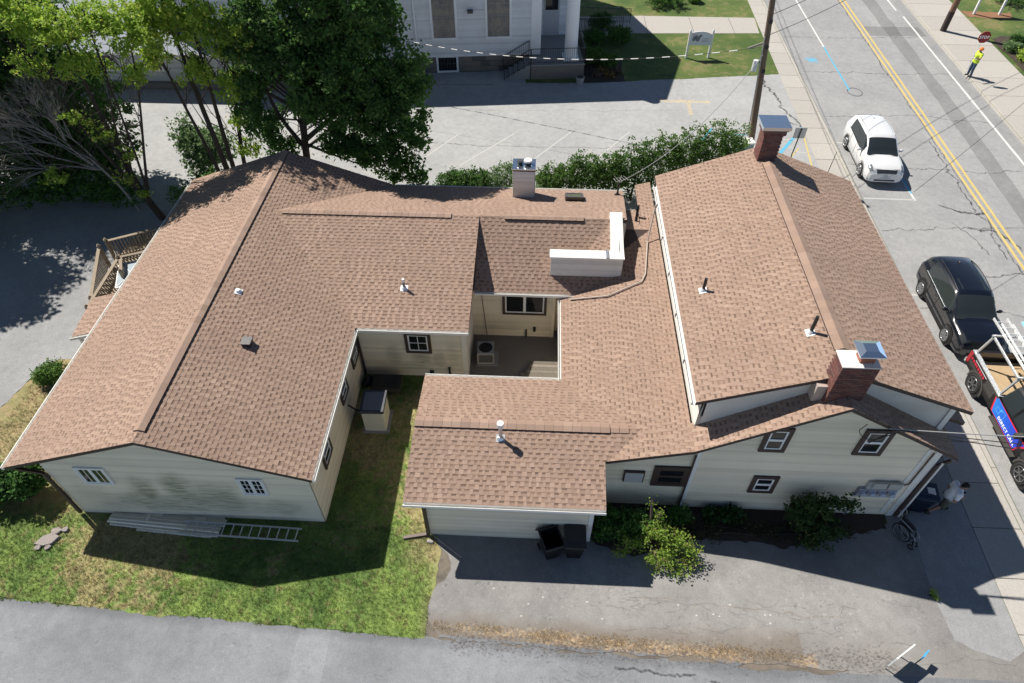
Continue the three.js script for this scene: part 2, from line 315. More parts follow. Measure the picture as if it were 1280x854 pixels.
// asphalt tone: aggregate grain, worn wheel paths, old patches
function asph(x, z, a, b, s = 0) { const g = hash(Math.floor(x * 55) + s, Math.floor(z * 55)), f = fbm(x * 0.5 + s, z * 0.5, 4), m = fbm(x * 5, z * 5 + s, 3); const k = (0.86 + 0.28 * g) * (0.88 + 0.24 * m); const q = mix3(a, b, clamp(1.8 * f - 0.4)); return [q[0] * k, q[1] * k, q[2] * k]; }
const tRoad = groundTex(1024, 2048, 15, 28.5, -62, -4, (x, z) => {
  let q = asph(x, z, [0.265, 0.266, 0.268], [0.315, 0.314, 0.313]);
  const d = x - (mid(z) + 2.0 - 0.4 * sstep(-40, -20, z)); if (Math.abs(d) < 0.42 + 0.1 * vnoise(z * 0.7, 3)) q = q.map((v) => v * 0.72);   // long utility trench patch
  if (z < -48 && z > -49.6 && x > 22.6 && x < 26.4) q = q.map((v) => v * 0.7);
  if (x > kerbR(z) - 0.75) q = q.map((v) => v * 0.9);
  return q;
}, (g, X, Z, s) => {
  const dk = '#2c2c2e'; let k = 1;
  for (const z of [-47.5, -42.3, -36.5, -31.5, -25.8, -20.6]) crack(g, X, Z, s, [[kerbL(z) + 0.2, z], [mid(z), z - 0.5 + R0()], [kerbR(z) - 0.8, z + (R0() - 0.5)]], 0.025, dk, 0.55, 0.25, k++);
  crack(g, X, Z, s, [[19.5, -28], [20.4, -27.4], [21.6, -27.5]], 0.05, dk, 0.8, 0.3, 31); crack(g, X, Z, s, [[20.2, -26.2], [21.5, -26], [21.9, -24.6]], 0.06, dk, 0.8, 0.3, 32);
  crack(g, X, Z, s, [[19.6, -26.6], [20.2, -25.2], [20.3, -24.2]], 0.03, dk, 0.6, 0.2, 33); crack(g, X, Z, s, [[18.5, -23], [20, -22.7], [21.6, -23.1]], 0.03, dk, 0.6, 0.2, 34);
  for (let z = -60; z < -5; z += 5) crack(g, X, Z, s, [[mid(z) - 0.3, z], [mid(z + 5) - 0.3, z + 5]], 0.05, dk, 0.45, 0.1, 40 + z);
  for (let z = -34; z < -24; z += 5) crack(g, X, Z, s, [[mid(z) - 0.55, z], [mid(z + 5) - 0.6, z + 5]], 0.05, dk, 0.6, 0.25, 90 + z);
  g.strokeStyle = '#3c3c40'; g.lineWidth = 0.04 * s; g.globalAlpha = 0.8; g.beginPath(); g.ellipse(X(19), Z(-39.6), 0.42 * s, 0.24 * s, 0, 0, 7); g.stroke(); g.globalAlpha = 1;
  g.fillStyle = '#5fa6c6'; g.globalAlpha = 0.55; for (let i = 0; i < 40; i++) { g.beginPath(); g.arc(X(17.6 + 0.5 * (R0() + R0() - 1)), Z(-43.9 + 0.5 * (R0() + R0() - 1)), (0.03 + 0.06 * R0()) * s, 0, 7); g.fill(); } g.globalAlpha = 1;
});
M.road = mat([1, 1, 1], { map: tRoad, roughness: 0.93 });
sheet('road', [[kerbL(-62), -62], [kerbR(-62), -62], [kerbR(-4), -4], [kerbL(-4), -4]].map((q) => q), ROAD, M.road, { label: 'grey two lane road with double yellow centre line', cat: 'road' });
M.roadFar = mat([0.22, 0.218, 0.215], { map: rep(tGrain, 2), roughness: 0.95 });
sheet('road', [[kerbL(-300), -300], [kerbR(-300), -300], [kerbR(-62), -62], [kerbL(-62), -62]], ROAD, M.roadFar);
sheet('road', [[kerbL(-4), -4], [kerbR(-4), -4], [kerbR(150), 150], [kerbL(150), 150]], ROAD, M.roadFar);
// markings
function stripe(name, f, w, z0, z1, m, y = ROAD + 0.004, wob = 0.02) {
  const b = new B(), n = Math.ceil(Math.abs(z1 - z0) / 0.6), r = rng(Math.round(Math.abs(z0 * 7)));
  let pl = f(z0) - w / 2, pr = f(z0) + w / 2;
  for (let i = 0; i < n; i++) { const a = mix(z0, z1, i / n), c = mix(z0, z1, (i + 1) / n), l = f(c) - w / 2 + (r() - 0.5) * wob, q = f(c) + w / 2 + (r() - 0.5) * wob; b.quad(V(pl, y, a), V(pr, y, a), V(q, y, c), V(l, y, c)); pl = l; pr = q; }
  return struct(b.build(name, m));
}
stripe('yellow_line', (z) => mid(z) - 0.16, 0.13, 40, -120, M.paintYellow); stripe('yellow_line', (z) => mid(z) + 0.16, 0.13, 40, -120, M.paintYellow);
stripe('edge_line', (z) => 24.36 - 0.0325 * z, 0.13, -10, -51.5, M.paintWhite); stripe('edge_line', (z) => 24.2 - 0.0325 * z, 0.12, -52.6, -90, M.paintWhite);
stripe('parking_line', (z) => 17.9 - 0.021 * z, 0.11, -28.3, -31.5, M.paintWhite); stripe('parking_line', (z) => 17.9 - 0.021 * z, 0.11, -46, -90, M.paintWhite);
stripe('survey_line', (z) => 17.9 - 0.021 * z, 0.1, -39.8, -46, M.paintBlue); stripe('survey_line', (z) => 17.92 - 0.021 * z, 0.08, -28.9, -30.4, M.paintBlue, ROAD + 0.008);
for (const z of [-28.4, -33.6, -21.4, -10.2]) { const b = new B(); b.quad(V(kerbL(z) + 0.15, ROAD + 0.004, z + 0.06), V(17.9 - 0.021 * z, ROAD + 0.004, z + 0.1), V(17.9 - 0.021 * z, ROAD + 0.004, z - 0.02), V(kerbL(z) + 0.15, ROAD + 0.004, z - 0.06)); struct(b.build('parking_line', mat([0.42, 0.42, 0.41], { roughness: 0.9 }))); }
// pavements: slabs with recessed joints, kerb stones
function pavement(name, fin, fout, z0, z1, step, m, label, seed) {
  const r = rng(seed), root = thing(name, label, 'sidewalk', [0, 0, 0]); root.userData.kind = 'structure';
  sheet('bedding', [[fin(z0), z0], [fout(z0), z0], [fout(z1), z1], [fin(z1), z1]], 0.006, M.joint, { parent: root });
  for (let z = z0; z > z1; z -= step) {
    const a = z - 0.012, c = Math.max(z1, z - step) + 0.012, k = 0.94 + 0.12 * r(), b = new B(), y = 0.016 + 0.006 * r();
    const p = [V(fin(a), y, a), V(fout(a), y, a), V(fout(c), y, c), V(fin(c), y, c)]; b.poly(p); for (let i = 0; i < 4; i++) { const q = p[i], w = p[(i + 1) % 4]; b.quad(q.clone().setY(0), w.clone().setY(0), w, q); }
    b.build('slab', m[Math.floor(r() * m.length)], root);
  }
}
const concV = [0.97, 1.0, 1.04].map((k) => { const m = M.concrete.clone(); m.color.multiplyScalar(k); return m; });
pavement('sidewalk', (z) => walkIn(z), (z) => kerbL(z) - 0.22, 4, -90, 1.62, concV, 'pale concrete sidewalk beside the parked cars and house', 4);
pavement('sidewalk', (z) => kerbR(z) + 0.18, (z) => walkOut(z), 4, -90, 2.4, concV, 'wide pale concrete sidewalk where the flagger stands', 8);
function kerb(f, s, seed, name, label) {
  const root = thing(name, label, 'kerb'); root.userData.kind = 'structure'; const r = rng(seed);
  for (let z = 4; z > -90; z -= 2.4) {
    const a = z - 0.008, c = z - 2.392, b = new B(), h = 0.014 + 0.006 * r();
    const x = (q, o) => f(q) + s * o;
    const prof = [[-0.03, ROAD], [-0.012, h - 0.03], [0.05, h], [0.2, h]].map(([o, y]) => [-o * 1, y]);
    for (let i = 0; i + 1 < prof.length; i++) { const A = V(x(a, prof[i][0]), prof[i][1], a), Bq = V(x(a, prof[i + 1][0]), prof[i + 1][1], a), C = V(x(c, prof[i + 1][0]), prof[i + 1][1], c), D = V(x(c, prof[i][0]), prof[i][1], c); if (s > 0) b.quad(A, D, C, Bq); else b.quad(A, Bq, C, D); }
    b.build('kerb_stone', concV[Math.floor(r() * 3)], root);
  }
}
kerb(kerbL, 1, 5, 'kerb', 'pale kerb between sidewalk and parked cars'); kerb(kerbR, -1, 6, 'kerb', 'pale kerb along the far sidewalk');
// church car park
const tLot = groundTex(2048, 1024, -34, 15.2, -43, -24, (x, z) => { let q = asph(x, z, [0.315, 0.318, 0.318], [0.362, 0.363, 0.36], 3); return q; }, (g, X, Z, s) => {
  const dk = '#4a4a4a'; crack(g, X, Z, s, [[-8, -36.3], [-2, -36.1], [8, -36.6]], 0.03, dk, 0.5, 0.2, 201); crack(g, X, Z, s, [[-9, -34.3], [-3, -32.9], [2, -31.5]], 0.03, dk, 0.5, 0.15, 202); crack(g, X, Z, s, [[-6, -32.4], [0, -32.2], [9, -32.6]], 0.05, '#333', 0.55, 0.12, 203);
  crack(g, X, Z, s, [[13.7, -40.8], [14.0, -38.5], [14.3, -36.2], [14.6, -35]], 0.1, '#333', 0.7, 0.3, 204); crack(g, X, Z, s, [[13, -36], [14, -35.6], [14.6, -35]], 0.07, '#333', 0.7, 0.3, 205);
  crack(g, X, Z, s, [[-6.6, -39.2], [-2, -39.4], [0, -40]], 0.06, '#2c2c2c', 0.7, 0.1, 206);
  g.globalAlpha = 0.35; g.fillStyle = '#d8b878'; for (let i = 0; i < 260; i++) { const u = R0(), x = 6.9 + u * 3, z = -37.7 + 0.3 * (R0() - 0.5); g.fillRect(X(x), Z(z), 0.1 * s, 0.05 * s); } for (let i = 0; i < 120; i++) { const x = 8.6 + 0.2 * (R0() - 0.5), z = -37.5 + R0() * 1.4; g.fillRect(X(x), Z(z), 0.08 * s, 0.05 * s); } g.globalAlpha = 1;
});
M.lot = mat([1, 1, 1], { map: tLot, roughness: 0.95 });
sheet('parking_lot', [[-34, -38, 1], [-8.0, -40.6, 1], [-1.1, -41.3, 1], [-1.0, -39.6], [2.6, -39.75], [5.3, -40.1], [15.0, -41.5, 1], [14.62, -34.9, 1], [14.25, -24.2, 1], [-20, -25.6, 1], [-24, -26, 1], [-34, -26, 1]], 0.006, M.lot, { jit: 0.06, label: 'pale asphalt parking lot in front of the church', cat: 'parking lot' });
const lotPaint = mat([0.5, 0.5, 0.48], { roughness: 0.9, map: rep(tGrain, 0.9) }); const stall = (x0, z0, x1, z1, m = lotPaint, w = 0.085) => { const b = new B(), d = V(x1 - x0, 0, z1 - z0).normalize(), n = V(-d.z, 0, d.x).multiplyScalar(w / 2), a = V(x0, 0.011, z0), c = V(x1, 0.011, z1); b.quad(a.clone().add(n), c.clone().add(n), c.clone().sub(n), a.clone().sub(n)); const p = b.p; if (b.n[1] < 0) { const q = new B(); q.quad(a.clone().sub(n), c.clone().sub(n), c.clone().add(n), a.clone().add(n)); struct(q.build('stall_line', m)); } else struct(b.build('stall_line', m)); };
stall(-6.2, -30.6, -4.47, -33.32); stall(-4.1, -30.2, -1.39, -33.55); stall(-0.8, -30.2, 1.74, -33.86); stall(3.2, -31.4, 4.97, -34.01); stall(-9, -30.2, -7.6, -32.8);
stall(12.2, -31.3, 14.76, -35.06, M.paintBlue, 0.17); stall(8.2, -32.3, 9.6, -34.6, M.paintBlue, 0.13); stall(12.9, -31.3, 13.9, -32.7, M.paintYellow, 0.07); stall(12.3, -33.6, 14.0, -33.5); stall(13.4, -32.3, 14.3, -32.3); stall(10, -34, 11.5, -34, M.paintBlue, 0.1); stall(14.15, -31, 14.6, -34.9, M.paintYellow, 0.08);
// driveway by the house, access lane below it, one painted-on-the-spot texture for both
const laneEdge = (x) => -6.4 + 0.0447 * Math.min(x, 9);
const tDrive = groundTex(2048, 1024, -26, 14.6, -13, 6, (x, z) => {
  if (z > laneEdge(x) - 0.12) { let q = asph(x, z, [0.185, 0.193, 0.208], [0.24, 0.25, 0.266], 7); const e = z - laneEdge(x); q = q.map((v) => v * (1 - 0.25 * sstep(0.35, 0.05, e + 0.25 * (fbm(x * 2, z * 2, 3) - 0.5)))); if (x > -6.2 && x < -5.3) q = q.map((v) => v * 1.12); return q; }
  let q = asph(x, z, [0.19, 0.184, 0.18], [0.28, 0.272, 0.262], 11);
  const dirt = sstep(-7.35, -6.75, z + 0.5 * (fbm(x * 1.2 + 3, z * 1.2, 4) - 0.5)) * (x < 7.6 ? 1 : 0.25); q = mix3(q, [0.175, 0.145, 0.115], dirt * 0.75);
  return q;
}, (g, X, Z, s) => {
  const r = rng(66), dk = '#2f2e2e';
  for (let i = 0; i < 60; i++) { const x = 2 + r() * 9.2, z = -8.1 + r() * 1.2; crack(g, X, Z, s, [[x, z], [x + (r() - 0.5) * 1.6, z + (r() - 0.5) * 0.5]], 0.012, dk, 0.45, 0.12, 300 + i); }
  for (let i = 0; i < 26; i++) { const x = 0.6 + r() * 2.2, z = -6.1 + r() * 0.9; crack(g, X, Z, s, [[x, z], [x + (r() - 0.5) * 0.9, z + (r() - 0.5) * 0.6]], 0.01, dk, 0.5, 0.1, 400 + i); }
  crack(g, X, Z, s, [[3, -7.9], [6, -7.75], [9, -7.6]], 0.02, '#5a4630', 0.35, 0.15, 501); crack(g, X, Z, s, [[2.5, -5.98], [3.7, -5.85], [4.6, -5.9]], 0.05, '#2a2a2b', 0.6, 0.14, 502); crack(g, X, Z, s, [[5, -5.75], [7.5, -5.6], [9, -5.45]], 0.05, '#262626', 0.7, 0.12, 503);
  for (let i = 0; i < 5200; i++) { const x = -2.5 + r() * 10.4, e = r() + r() - 1, z = laneEdge(x) - 0.3 + 0.22 * e, d = fbm(x * 0.9 + 5, z * 2, 3); if (r() > sstep(0.3, 0.6, d) * (0.4 + 0.6 * sstep(-2, 1, x))) continue; g.globalAlpha = 0.2 + 0.4 * r(); g.strokeStyle = ['#c9a878', '#b8925f', '#d9c09a', '#8d7050', '#6f5a45'][Math.floor(r() * 5)]; g.lineWidth = 0.5 + r() * 0.8; g.beginPath(); g.moveTo(X(x), Z(z)); g.lineTo(X(x + (r() - 0.5) * 0.14), Z(z + (r() - 0.5) * 0.1)); g.stroke(); }
  g.fillStyle = '#3a3330'; for (let i = 0; i < 2600; i++) { g.globalAlpha = 0.15 + 0.3 * r(); const x = -2 + r() * 12, z = -6.75 + 0.33 * (r() + r() + r()) - 0.2; g.fillRect(X(x), Z(z), (0.02 + 0.05 * r()) * s, (0.015 + 0.03 * r()) * s); }
  for (let i = 0; i < 1500; i++) { g.globalAlpha = 0.05 + 0.1 * r(); g.fillStyle = r() < 0.5 ? '#1c1c1e' : '#d9d4cc'; const cx = -2.4 + r() * 14, cz = -8.9 + r() * 2.2; if (fbm(cx * 1.1, cz * 1.1 + 7, 3) < 0.52) continue; g.beginPath(); g.ellipse(X(cx), Z(cz), (0.01 + 0.05 * r()) * s, (0.01 + 0.03 * r()) * s, r() * 3, 0, 7); g.fill(); }
  for (let i = 0; i < 2500; i++) { g.globalAlpha = 0.04 + 0.08 * r(); g.fillStyle = r() < 0.6 ? '#24262b' : '#e6e6e6'; const cx = -18 + r() * 32, cz = -6.4 + r() * 4; if (fbm(cx * 0.7, cz * 0.9 + 3, 3) < 0.54) continue; g.beginPath(); g.ellipse(X(cx), Z(cz), (0.01 + 0.07 * r()) * s, (0.01 + 0.03 * r()) * s, r() * 0.6 - 0.3, 0, 7); g.fill(); }
  for (let i = 0; i < 14; i++) { g.globalAlpha = 0.8; g.fillStyle = '#e9e7e0'; g.fillRect(X(-1.9 + r() * 10), Z(-8.1 + r() * 0.9), 0.05 * s, 0.03 * s); } g.globalAlpha = 1;
});
M.drive = mat([1, 1, 1], { map: tDrive, roughness: 0.93, bump: null });
const laneTop = []; for (let x = -26; x <= 14; x += 2) laneTop.push([x, laneEdge(x)]);
sheet('access_lane', [...laneTop.filter((q) => q[0] <= 8), [8.6, -6.15], [9.4, -6.7], [13.2, -6.9, 1], [13.62, -6.9, 1], [13.2, 6, 1], [-26, 6, 1]], 0.006, M.drive, { jit: 0.07, seed: 12, label: 'grey asphalt lane running below the lawn', cat: 'lane' });
sheet('driveway', [[-2.9, -9.62, 1], [4, -9.7, 1], [4.2, -10.0], [11.2, -10.6, 1], [11.35, -13.2, 1], [13.6, -13.2, 1], [13.62, -6.9, 1], [13.2, -6.5], [12.0, -6.72], [11.2, -6.5, 1], [9, -6.15], [3, -6.35], [-2.3, -6.55], [-2.72, -7.2], [-2.62, -7.9], [-2.2, -8.5], [-2.5, -9.1]], 0.012, M.drive, { jit: 0.09, seed: 14, label: 'worn asphalt driveway in front of the house', cat: 'driveway' });
{ const t = groundTex(256, 512, 11.4, 14, -13.4, -6, (x, z) => asph(x, z, [0.25, 0.255, 0.26], [0.285, 0.285, 0.285], 21)); M.apron = mat([1, 1, 1], { map: t, roughness: 0.93 }); }
sheet('driveway_apron', [[11.95, -13.1, 1], [walkIn(-13.1) - 0.02, -13.1, 1], [walkIn(-6.9) - 0.02, -6.9, 1], [13.1, -6.6], [12.3, -6.85], [11.85, -7.1, 1], [11.75, -8.4, 1], [11.9, -10.6, 1]], 0.017, M.apron, { jit: 0.03, seed: 15, label: 'newer light grey asphalt apron beside the sidewalk', cat: 'apron' });
const tDirt = dataTex(512, (u, v) => { const a = fbm(u * 8, v * 8, 4, 8), c = hash(Math.floor(u * 512), Math.floor(v * 512)), q = mix3([0.07, 0.065, 0.06], [0.22, 0.185, 0.145], a), k = 0.7 + 0.6 * c; return q.map((w) => w * k); });
sheet('dirt_verge', [[-2.85, -9.7, 1], [-2.2, -9.6, 1], [-2.0, -7], [2, -6.9], [8.8, -6.9], [8.8, -5.7], [2, -6.0], [-2.85, -6.4, 1]], 0.003, mat([1, 1, 1], { map: rep(tDirt, 2), roughness: 1 }), { jit: 0.1, seed: 23 });
// left lawn with its own uneven colour
const tLawn = groundTex(2048, 1024, -22, -2.2, -17, -6, frontLawn); M.lawn = mat([1, 1, 1], { map: tLawn, roughness: 1, bump: null });
sheet('lawn', [[-22, -13.2, 1], [-18.9, -13.4], [-18.5, -15.3], [-18.0, -16.2, 1], [-14, -16.6, 1], [-6, -16.6, 1], [-2.95, -16, 1], [-2.95, -9.6, 1], [-2.55, -9.1], [-2.6, -8.3], [-2.75, -7.4], [-2.7, -6.5, 1], ...laneTop.filter((q) => q[0] <= -4 && q[0] > -22).reverse().map((q) => [q[0], q[1] + 0.04]), [-22, laneEdge(-22), 1]], 0.009, M.lawn, { jit: 0.08, seed: 16, label: 'green and straw coloured lawn around the left wing', cat: 'lawn' });
const tSide2 = groundTex(1024, 1024, -44, -13.5, -30, -13, (x, z) => asph(x, z, [0.25, 0.252, 0.256], [0.3, 0.302, 0.305], 31)); M.sideDrive = mat([1, 1, 1], { map: tSide2, roughness: 0.93 });
sheet('side_driveway', [[-44, -14, 1], [-21, -13.3], [-18.9, -13.5], [-18.5, -15.3], [-18.0, -16.1, 1], [-14, -16.4, 1], [-14, -25, 1], [-21, -26.2], [-30, -26.5], [-44, -27, 1]], 0.013, M.sideDrive, { jit: 0.1, seed: 17, label: 'shaded asphalt drive beside the wooden deck', cat: 'driveway' });
// courtyard floor and beds
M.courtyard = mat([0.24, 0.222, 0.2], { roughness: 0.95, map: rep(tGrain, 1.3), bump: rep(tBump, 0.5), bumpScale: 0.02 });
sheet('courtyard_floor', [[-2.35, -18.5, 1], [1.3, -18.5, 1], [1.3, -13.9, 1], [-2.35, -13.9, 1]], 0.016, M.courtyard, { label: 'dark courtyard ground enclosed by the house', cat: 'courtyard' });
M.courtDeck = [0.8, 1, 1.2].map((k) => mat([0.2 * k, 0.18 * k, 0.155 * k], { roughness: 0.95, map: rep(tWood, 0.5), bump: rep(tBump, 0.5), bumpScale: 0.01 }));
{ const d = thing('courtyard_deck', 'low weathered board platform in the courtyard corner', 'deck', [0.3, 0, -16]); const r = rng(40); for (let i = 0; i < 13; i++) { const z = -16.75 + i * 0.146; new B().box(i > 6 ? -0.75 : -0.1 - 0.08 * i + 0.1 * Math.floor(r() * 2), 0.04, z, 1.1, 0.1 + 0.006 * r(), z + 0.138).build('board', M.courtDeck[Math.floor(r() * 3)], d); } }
sheet('planting_bed', [[1.9, -11], [4.5, -11], [11.2, -11], [11.1, -10.4], [8, -9.7], [5, -9.75], [3.4, -9.2], [2.0, -9.6]], 0.022, M.mulch, { jit: 0.12, seed: 18, label: 'dark planting bed along the front wall', cat: 'bed' });
sheet('church_bed', [[2.6, -39.85], [5.2, -40.1], [5.0, -43.2], [2.6, -43.4]], 0.02, M.mulch, { jit: 0.12, seed: 19 });
sheet('church_path', [[2.4, -46.2, 1], [6.2, -47.3, 1], [14.9, -47.7, 1], [15.1, -50.4, 1], [6.9, -50.4, 1], [2.2, -50, 1]], 0.012, M.concrete, { label: 'pale concrete path leading to the church', cat: 'path' });
for (const x of [7.2, 10.4, 13.2]) { const b = new B(); b.quad(V(x, 0.017, -47.4), V(x + 0.03, 0.017, -47.4), V(x + 0.03, 0.017, -50.3), V(x, 0.017, -50.3)); struct(b.build('path_joint', M.joint)); }
sheet('flower_bed', [[30.4, -41], [30.45, -47.6], [31.4, -48], [36, -47.5], [36, -41]], 0.02, M.mulch, { jit: 0.15, seed: 20 });
// grass blades on the near lawn, straw along the drive
{
  const r = rng(900), items = [], inside = (x, z) => x > -21.5 && x < -2.72 + 0.1 * vnoise(z * 4, 9) && z > (x < -18.4 ? -13.2 : -15.9) && z < laneEdge(x) + 0.07 * vnoise(x * 5, 2) && !(x > -13.95 && x < -6.2 && z < -9.8) && true && !(x > -3 && z < -9.5);
  for (let i = 0; i < 72000; i++) {
    const x = -21.5 + r() * 18.8, z = -15.9 + r() * 10; if (!inside(x, z)) continue; if (z < -10 && r() < 0.4) continue;
    const c = frontLawn(x, z), k = 0.95 + 0.75 * r(); items.push([x, 0.008, z, [0.05 + 0.03 * r(), 0.035 + 0.045 * r(), 0.05 + 0.03 * r()], new THREE.Quaternion().setFromAxisAngle(V(0, 1, 0), r() * 6.28), c.map((v) => v * k)]);
  }
  tag(instances('lawn_grass', tuftGeo, mTuft, items, scene), 'short uneven grass growing on the front lawn', 'grass', null, 'stuff');
  const st = []; for (let i = 0; i < 3000; i++) { const x = -2.5 + r() * 10.6, z = laneEdge(x) - 0.1 - 0.4 * (0.5 * (r() + r())) - 0.12 * vnoise(x * 2, 3); if (fbm(x * 1.3 + 4, z * 2.5, 4) < 0.36 + 0.28 * r()) continue; const q = r(); st.push([x, 0.012, z, [0.03 + 0.04 * r(), 0.015 + 0.035 * r(), 0.03 + 0.04 * r()], new THREE.Quaternion().setFromAxisAngle(V(0, 1, 0), r() * 6.28), mix3([0.48, 0.38, 0.25], [0.26, 0.2, 0.14], q)]); }
  tag(instances('straw_grass', tuftGeo, mTuft, st, scene), 'dead straw coloured grass strip between driveway and lane', 'grass', null, 'stuff');
}
// ---------- house ----------
const house = thing('house', 'sprawling cream sided house with several brown shingled roofs', 'house', [0, 0, -16]);
const SH = { tooth: [[0.344, 0.238, 0.182], [0.33, 0.227, 0.172], [0.358, 0.251, 0.195], [0.337, 0.233, 0.182]], gap: [0.32, 0.219, 0.166], dark: [0.205, 0.134, 0.1] };
// roof plane: convex pieces (3D points, same plane) covered in laminated shingles; deck slab below
function roofPlane(parent, pieces, seed, o = {}) {
  const r = rng(seed), p0 = pieces[0]; let n = V(0, 0, 0).subVectors(p0[1], p0[0]).cross(V(0, 0, 0).subVectors(p0[2], p0[0])).normalize(); if (n.y < 0) n.negate();
  const u = V(0, 1, 0).cross(n).normalize(), v = n.clone().cross(u).normalize();      // u along the eave, v up the slope
  let org = p0[0]; for (const pc of pieces) for (const q of pc) if (q.y < org.y) org = q;
  const loc = (q) => { const d = V(0, 0, 0).subVectors(q, org); return [d.dot(u), d.dot(v)]; };
  const at = ([a, c], h) => org.clone().addScaledVector(u, a).addScaledVector(v, c).addScaledVector(n, h);
  const b = new B(), E = 0.143;
  const L = pieces.map((pc) => pc.map(loc));
  const put = (rect, h0, h1, y0, y1, col, skirt, cl) => {
    const q = clip(rect, cl); if (!q.length) return; let ar = 0; for (let i = 0; i < q.length; i++) { const A = q[i], C = q[(i + 1) % q.length]; ar += A[0] * C[1] - C[0] * A[1]; } if (ar < 0) q.reverse();
    const H = (s) => mix(h0, h1, clamp((s - y0) / (y1 - y0))); const top = q.map((s) => at(s, H(s[1]))); b.poly(top, col, q);
    if (skirt) for (let i = 0; i < q.length; i++) { const k = (i + 1) % q.length; if (q[i][1] > y1 - 0.004 && q[k][1] > y1 - 0.004) continue; b.poly([at(q[i], 0), at(q[k], 0), top[k], top[i]], col, [q[i], q[k], q[k], q[i]]); }
  };
  for (const cl of L) {
    const us = cl.map((q) => q[0]), vs = cl.map((q) => q[1]), u0 = Math.min(...us), u1 = Math.max(...us), v1 = Math.max(...vs);
    for (let k = 0; k * E < v1; k++) {
      const y0 = k * E, y1 = y0 + E, rr = rng(seed * 131 + k * 7 + 1), sh = (k % 5) * 0.165 + rr() * 0.1;
      for (let x = u0 - 1 - ((sh) % 0.9); x < u1;) {
        // one printed shingle about a metre long: teeth of uneven width with dark shadow bands between them
        const q = 0.07 + 0.09 * rr(), gp = 0.09 + 0.08 * rr(), base = SH.tooth[Math.floor(rr() * 4)], f = 0.94 + 0.12 * rr() + 0.36 * (fbm(x * 0.8 + seed * 3, y0 * 0.3, 4) - 0.5) + 0.1 * (vnoise(x * 0.95 + k * 3.7, k + seed) - 0.5), tc = base.map((c) => c * f), g1 = 0.9 + 0.2 * rr(), d1 = 0.75 + 0.6 * rr(), gc = SH.gap.map((c) => c * g1), dc = SH.dark.map((c) => c * d1);
        if (x + q > u0) put([[x, y0], [x + q, y0], [x + q, y1], [x, y1]], 0.018, 0.009, y0, y1, tc, true, cl);
        if (x + q + gp > u0) { const ym = y1 - 0.05 - 0.012 * rr(); put([[x + q, y0], [x + q + gp, y0], [x + q + gp, ym], [x + q, ym]], 0.011, 0.007, y0, ym, gc, true, cl); put([[x + q, ym], [x + q + gp, ym], [x + q + gp, y1], [x + q, y1]], 0.007, 0.006, ym, y1, dc, false, cl); }
        x += q + gp;
      }
    }
  }
  const d = new B(), T = o.thick ?? 0.12;
  for (const pc of pieces) {
    const q = pc.slice(); let nn = V(0, 0, 0).subVectors(q[1], q[0]).cross(V(0, 0, 0).subVectors(q[2], q[0])); if (nn.y < 0) q.reverse();
    const t = q.map((w) => w.clone().addScaledVector(n, -0.001)), lo = q.map((w) => V(w.x, w.y - T, w.z)); d.poly(t); d.poly(lo.slice().reverse()); q.forEach((_, i) => { const k = (i + 1) % q.length; d.poly([lo[i], lo[k], t[k], t[i]]); });
  }
  const roof = d.build('roof', M.deckBrown, parent); if (o.label) roof.userData.label = o.label;
  const f = b.build('shingle_field', M.shingle, roof); f.userData.kind = 'stuff';
  return { roof, at3: (x, z) => V(x, org.y - ((x - org.x) * n.x + (z - org.z) * n.z) / n.y, z), n, u, v };
}
function ridgeCaps(roof, a, b, slopeL, slopeR, seed, w = 0.17, lift = 0.045) {   // folded cap shingles over a ridge vent from a to b; slopes = drop per metre either side
  const r = rng(seed), d = V(0, 0, 0).subVectors(b, a), L = d.length(); d.normalize(); const s = V(0, 1, 0).cross(d).normalize();
  const n = Math.round(L / 0.27), st = L / n;
  for (let i = 0; i < n; i++) {
    const P = a.clone().addScaledVector(d, i * st + 0.002), Q = a.clone().addScaledVector(d, (i + 1) * st - 0.002), k = new B(), cf = 0.86 + 0.22 * r(), c = SH.tooth[Math.floor(r() * 4)].map((v) => v * cf), h0 = lift + 0.008, h1 = lift;
    const pt = (q, h, side) => side === 0 ? q.clone().add(V(0, h, 0)) : q.clone().addScaledVector(s, side * w).add(V(0, h - (side > 0 ? slopeR : slopeL) * w, 0));
    const dn = (q, side) => q.clone().addScaledVector(s, side * w).add(V(0, -(side > 0 ? slopeR : slopeL) * w + 0.004, 0));
    k.quad(pt(P, h1, 0), pt(P, h1, 1), pt(Q, h0, 1), pt(Q, h0, 0), c).quad(pt(P, h1, -1), pt(P, h1, 0), pt(Q, h0, 0), pt(Q, h0, -1), c);
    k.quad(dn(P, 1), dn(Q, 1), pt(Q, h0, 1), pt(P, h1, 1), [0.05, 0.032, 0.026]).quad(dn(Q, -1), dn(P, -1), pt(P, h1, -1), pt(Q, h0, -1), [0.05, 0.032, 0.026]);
    k.quad(pt(Q, h0, 0), pt(Q, h0, 1), dn(Q, 1), Q, c).quad(pt(Q, h0, -1), pt(Q, h0, 0), Q, dn(Q, -1), c).quad(pt(P, h1, 1), pt(P, h1, 0), P, dn(P, 1), c).quad(pt(P, h1, 0), pt(P, h1, -1), dn(P, -1), P, c);
    k.build('ridge_cap', M.shingle, roof);
  }
}
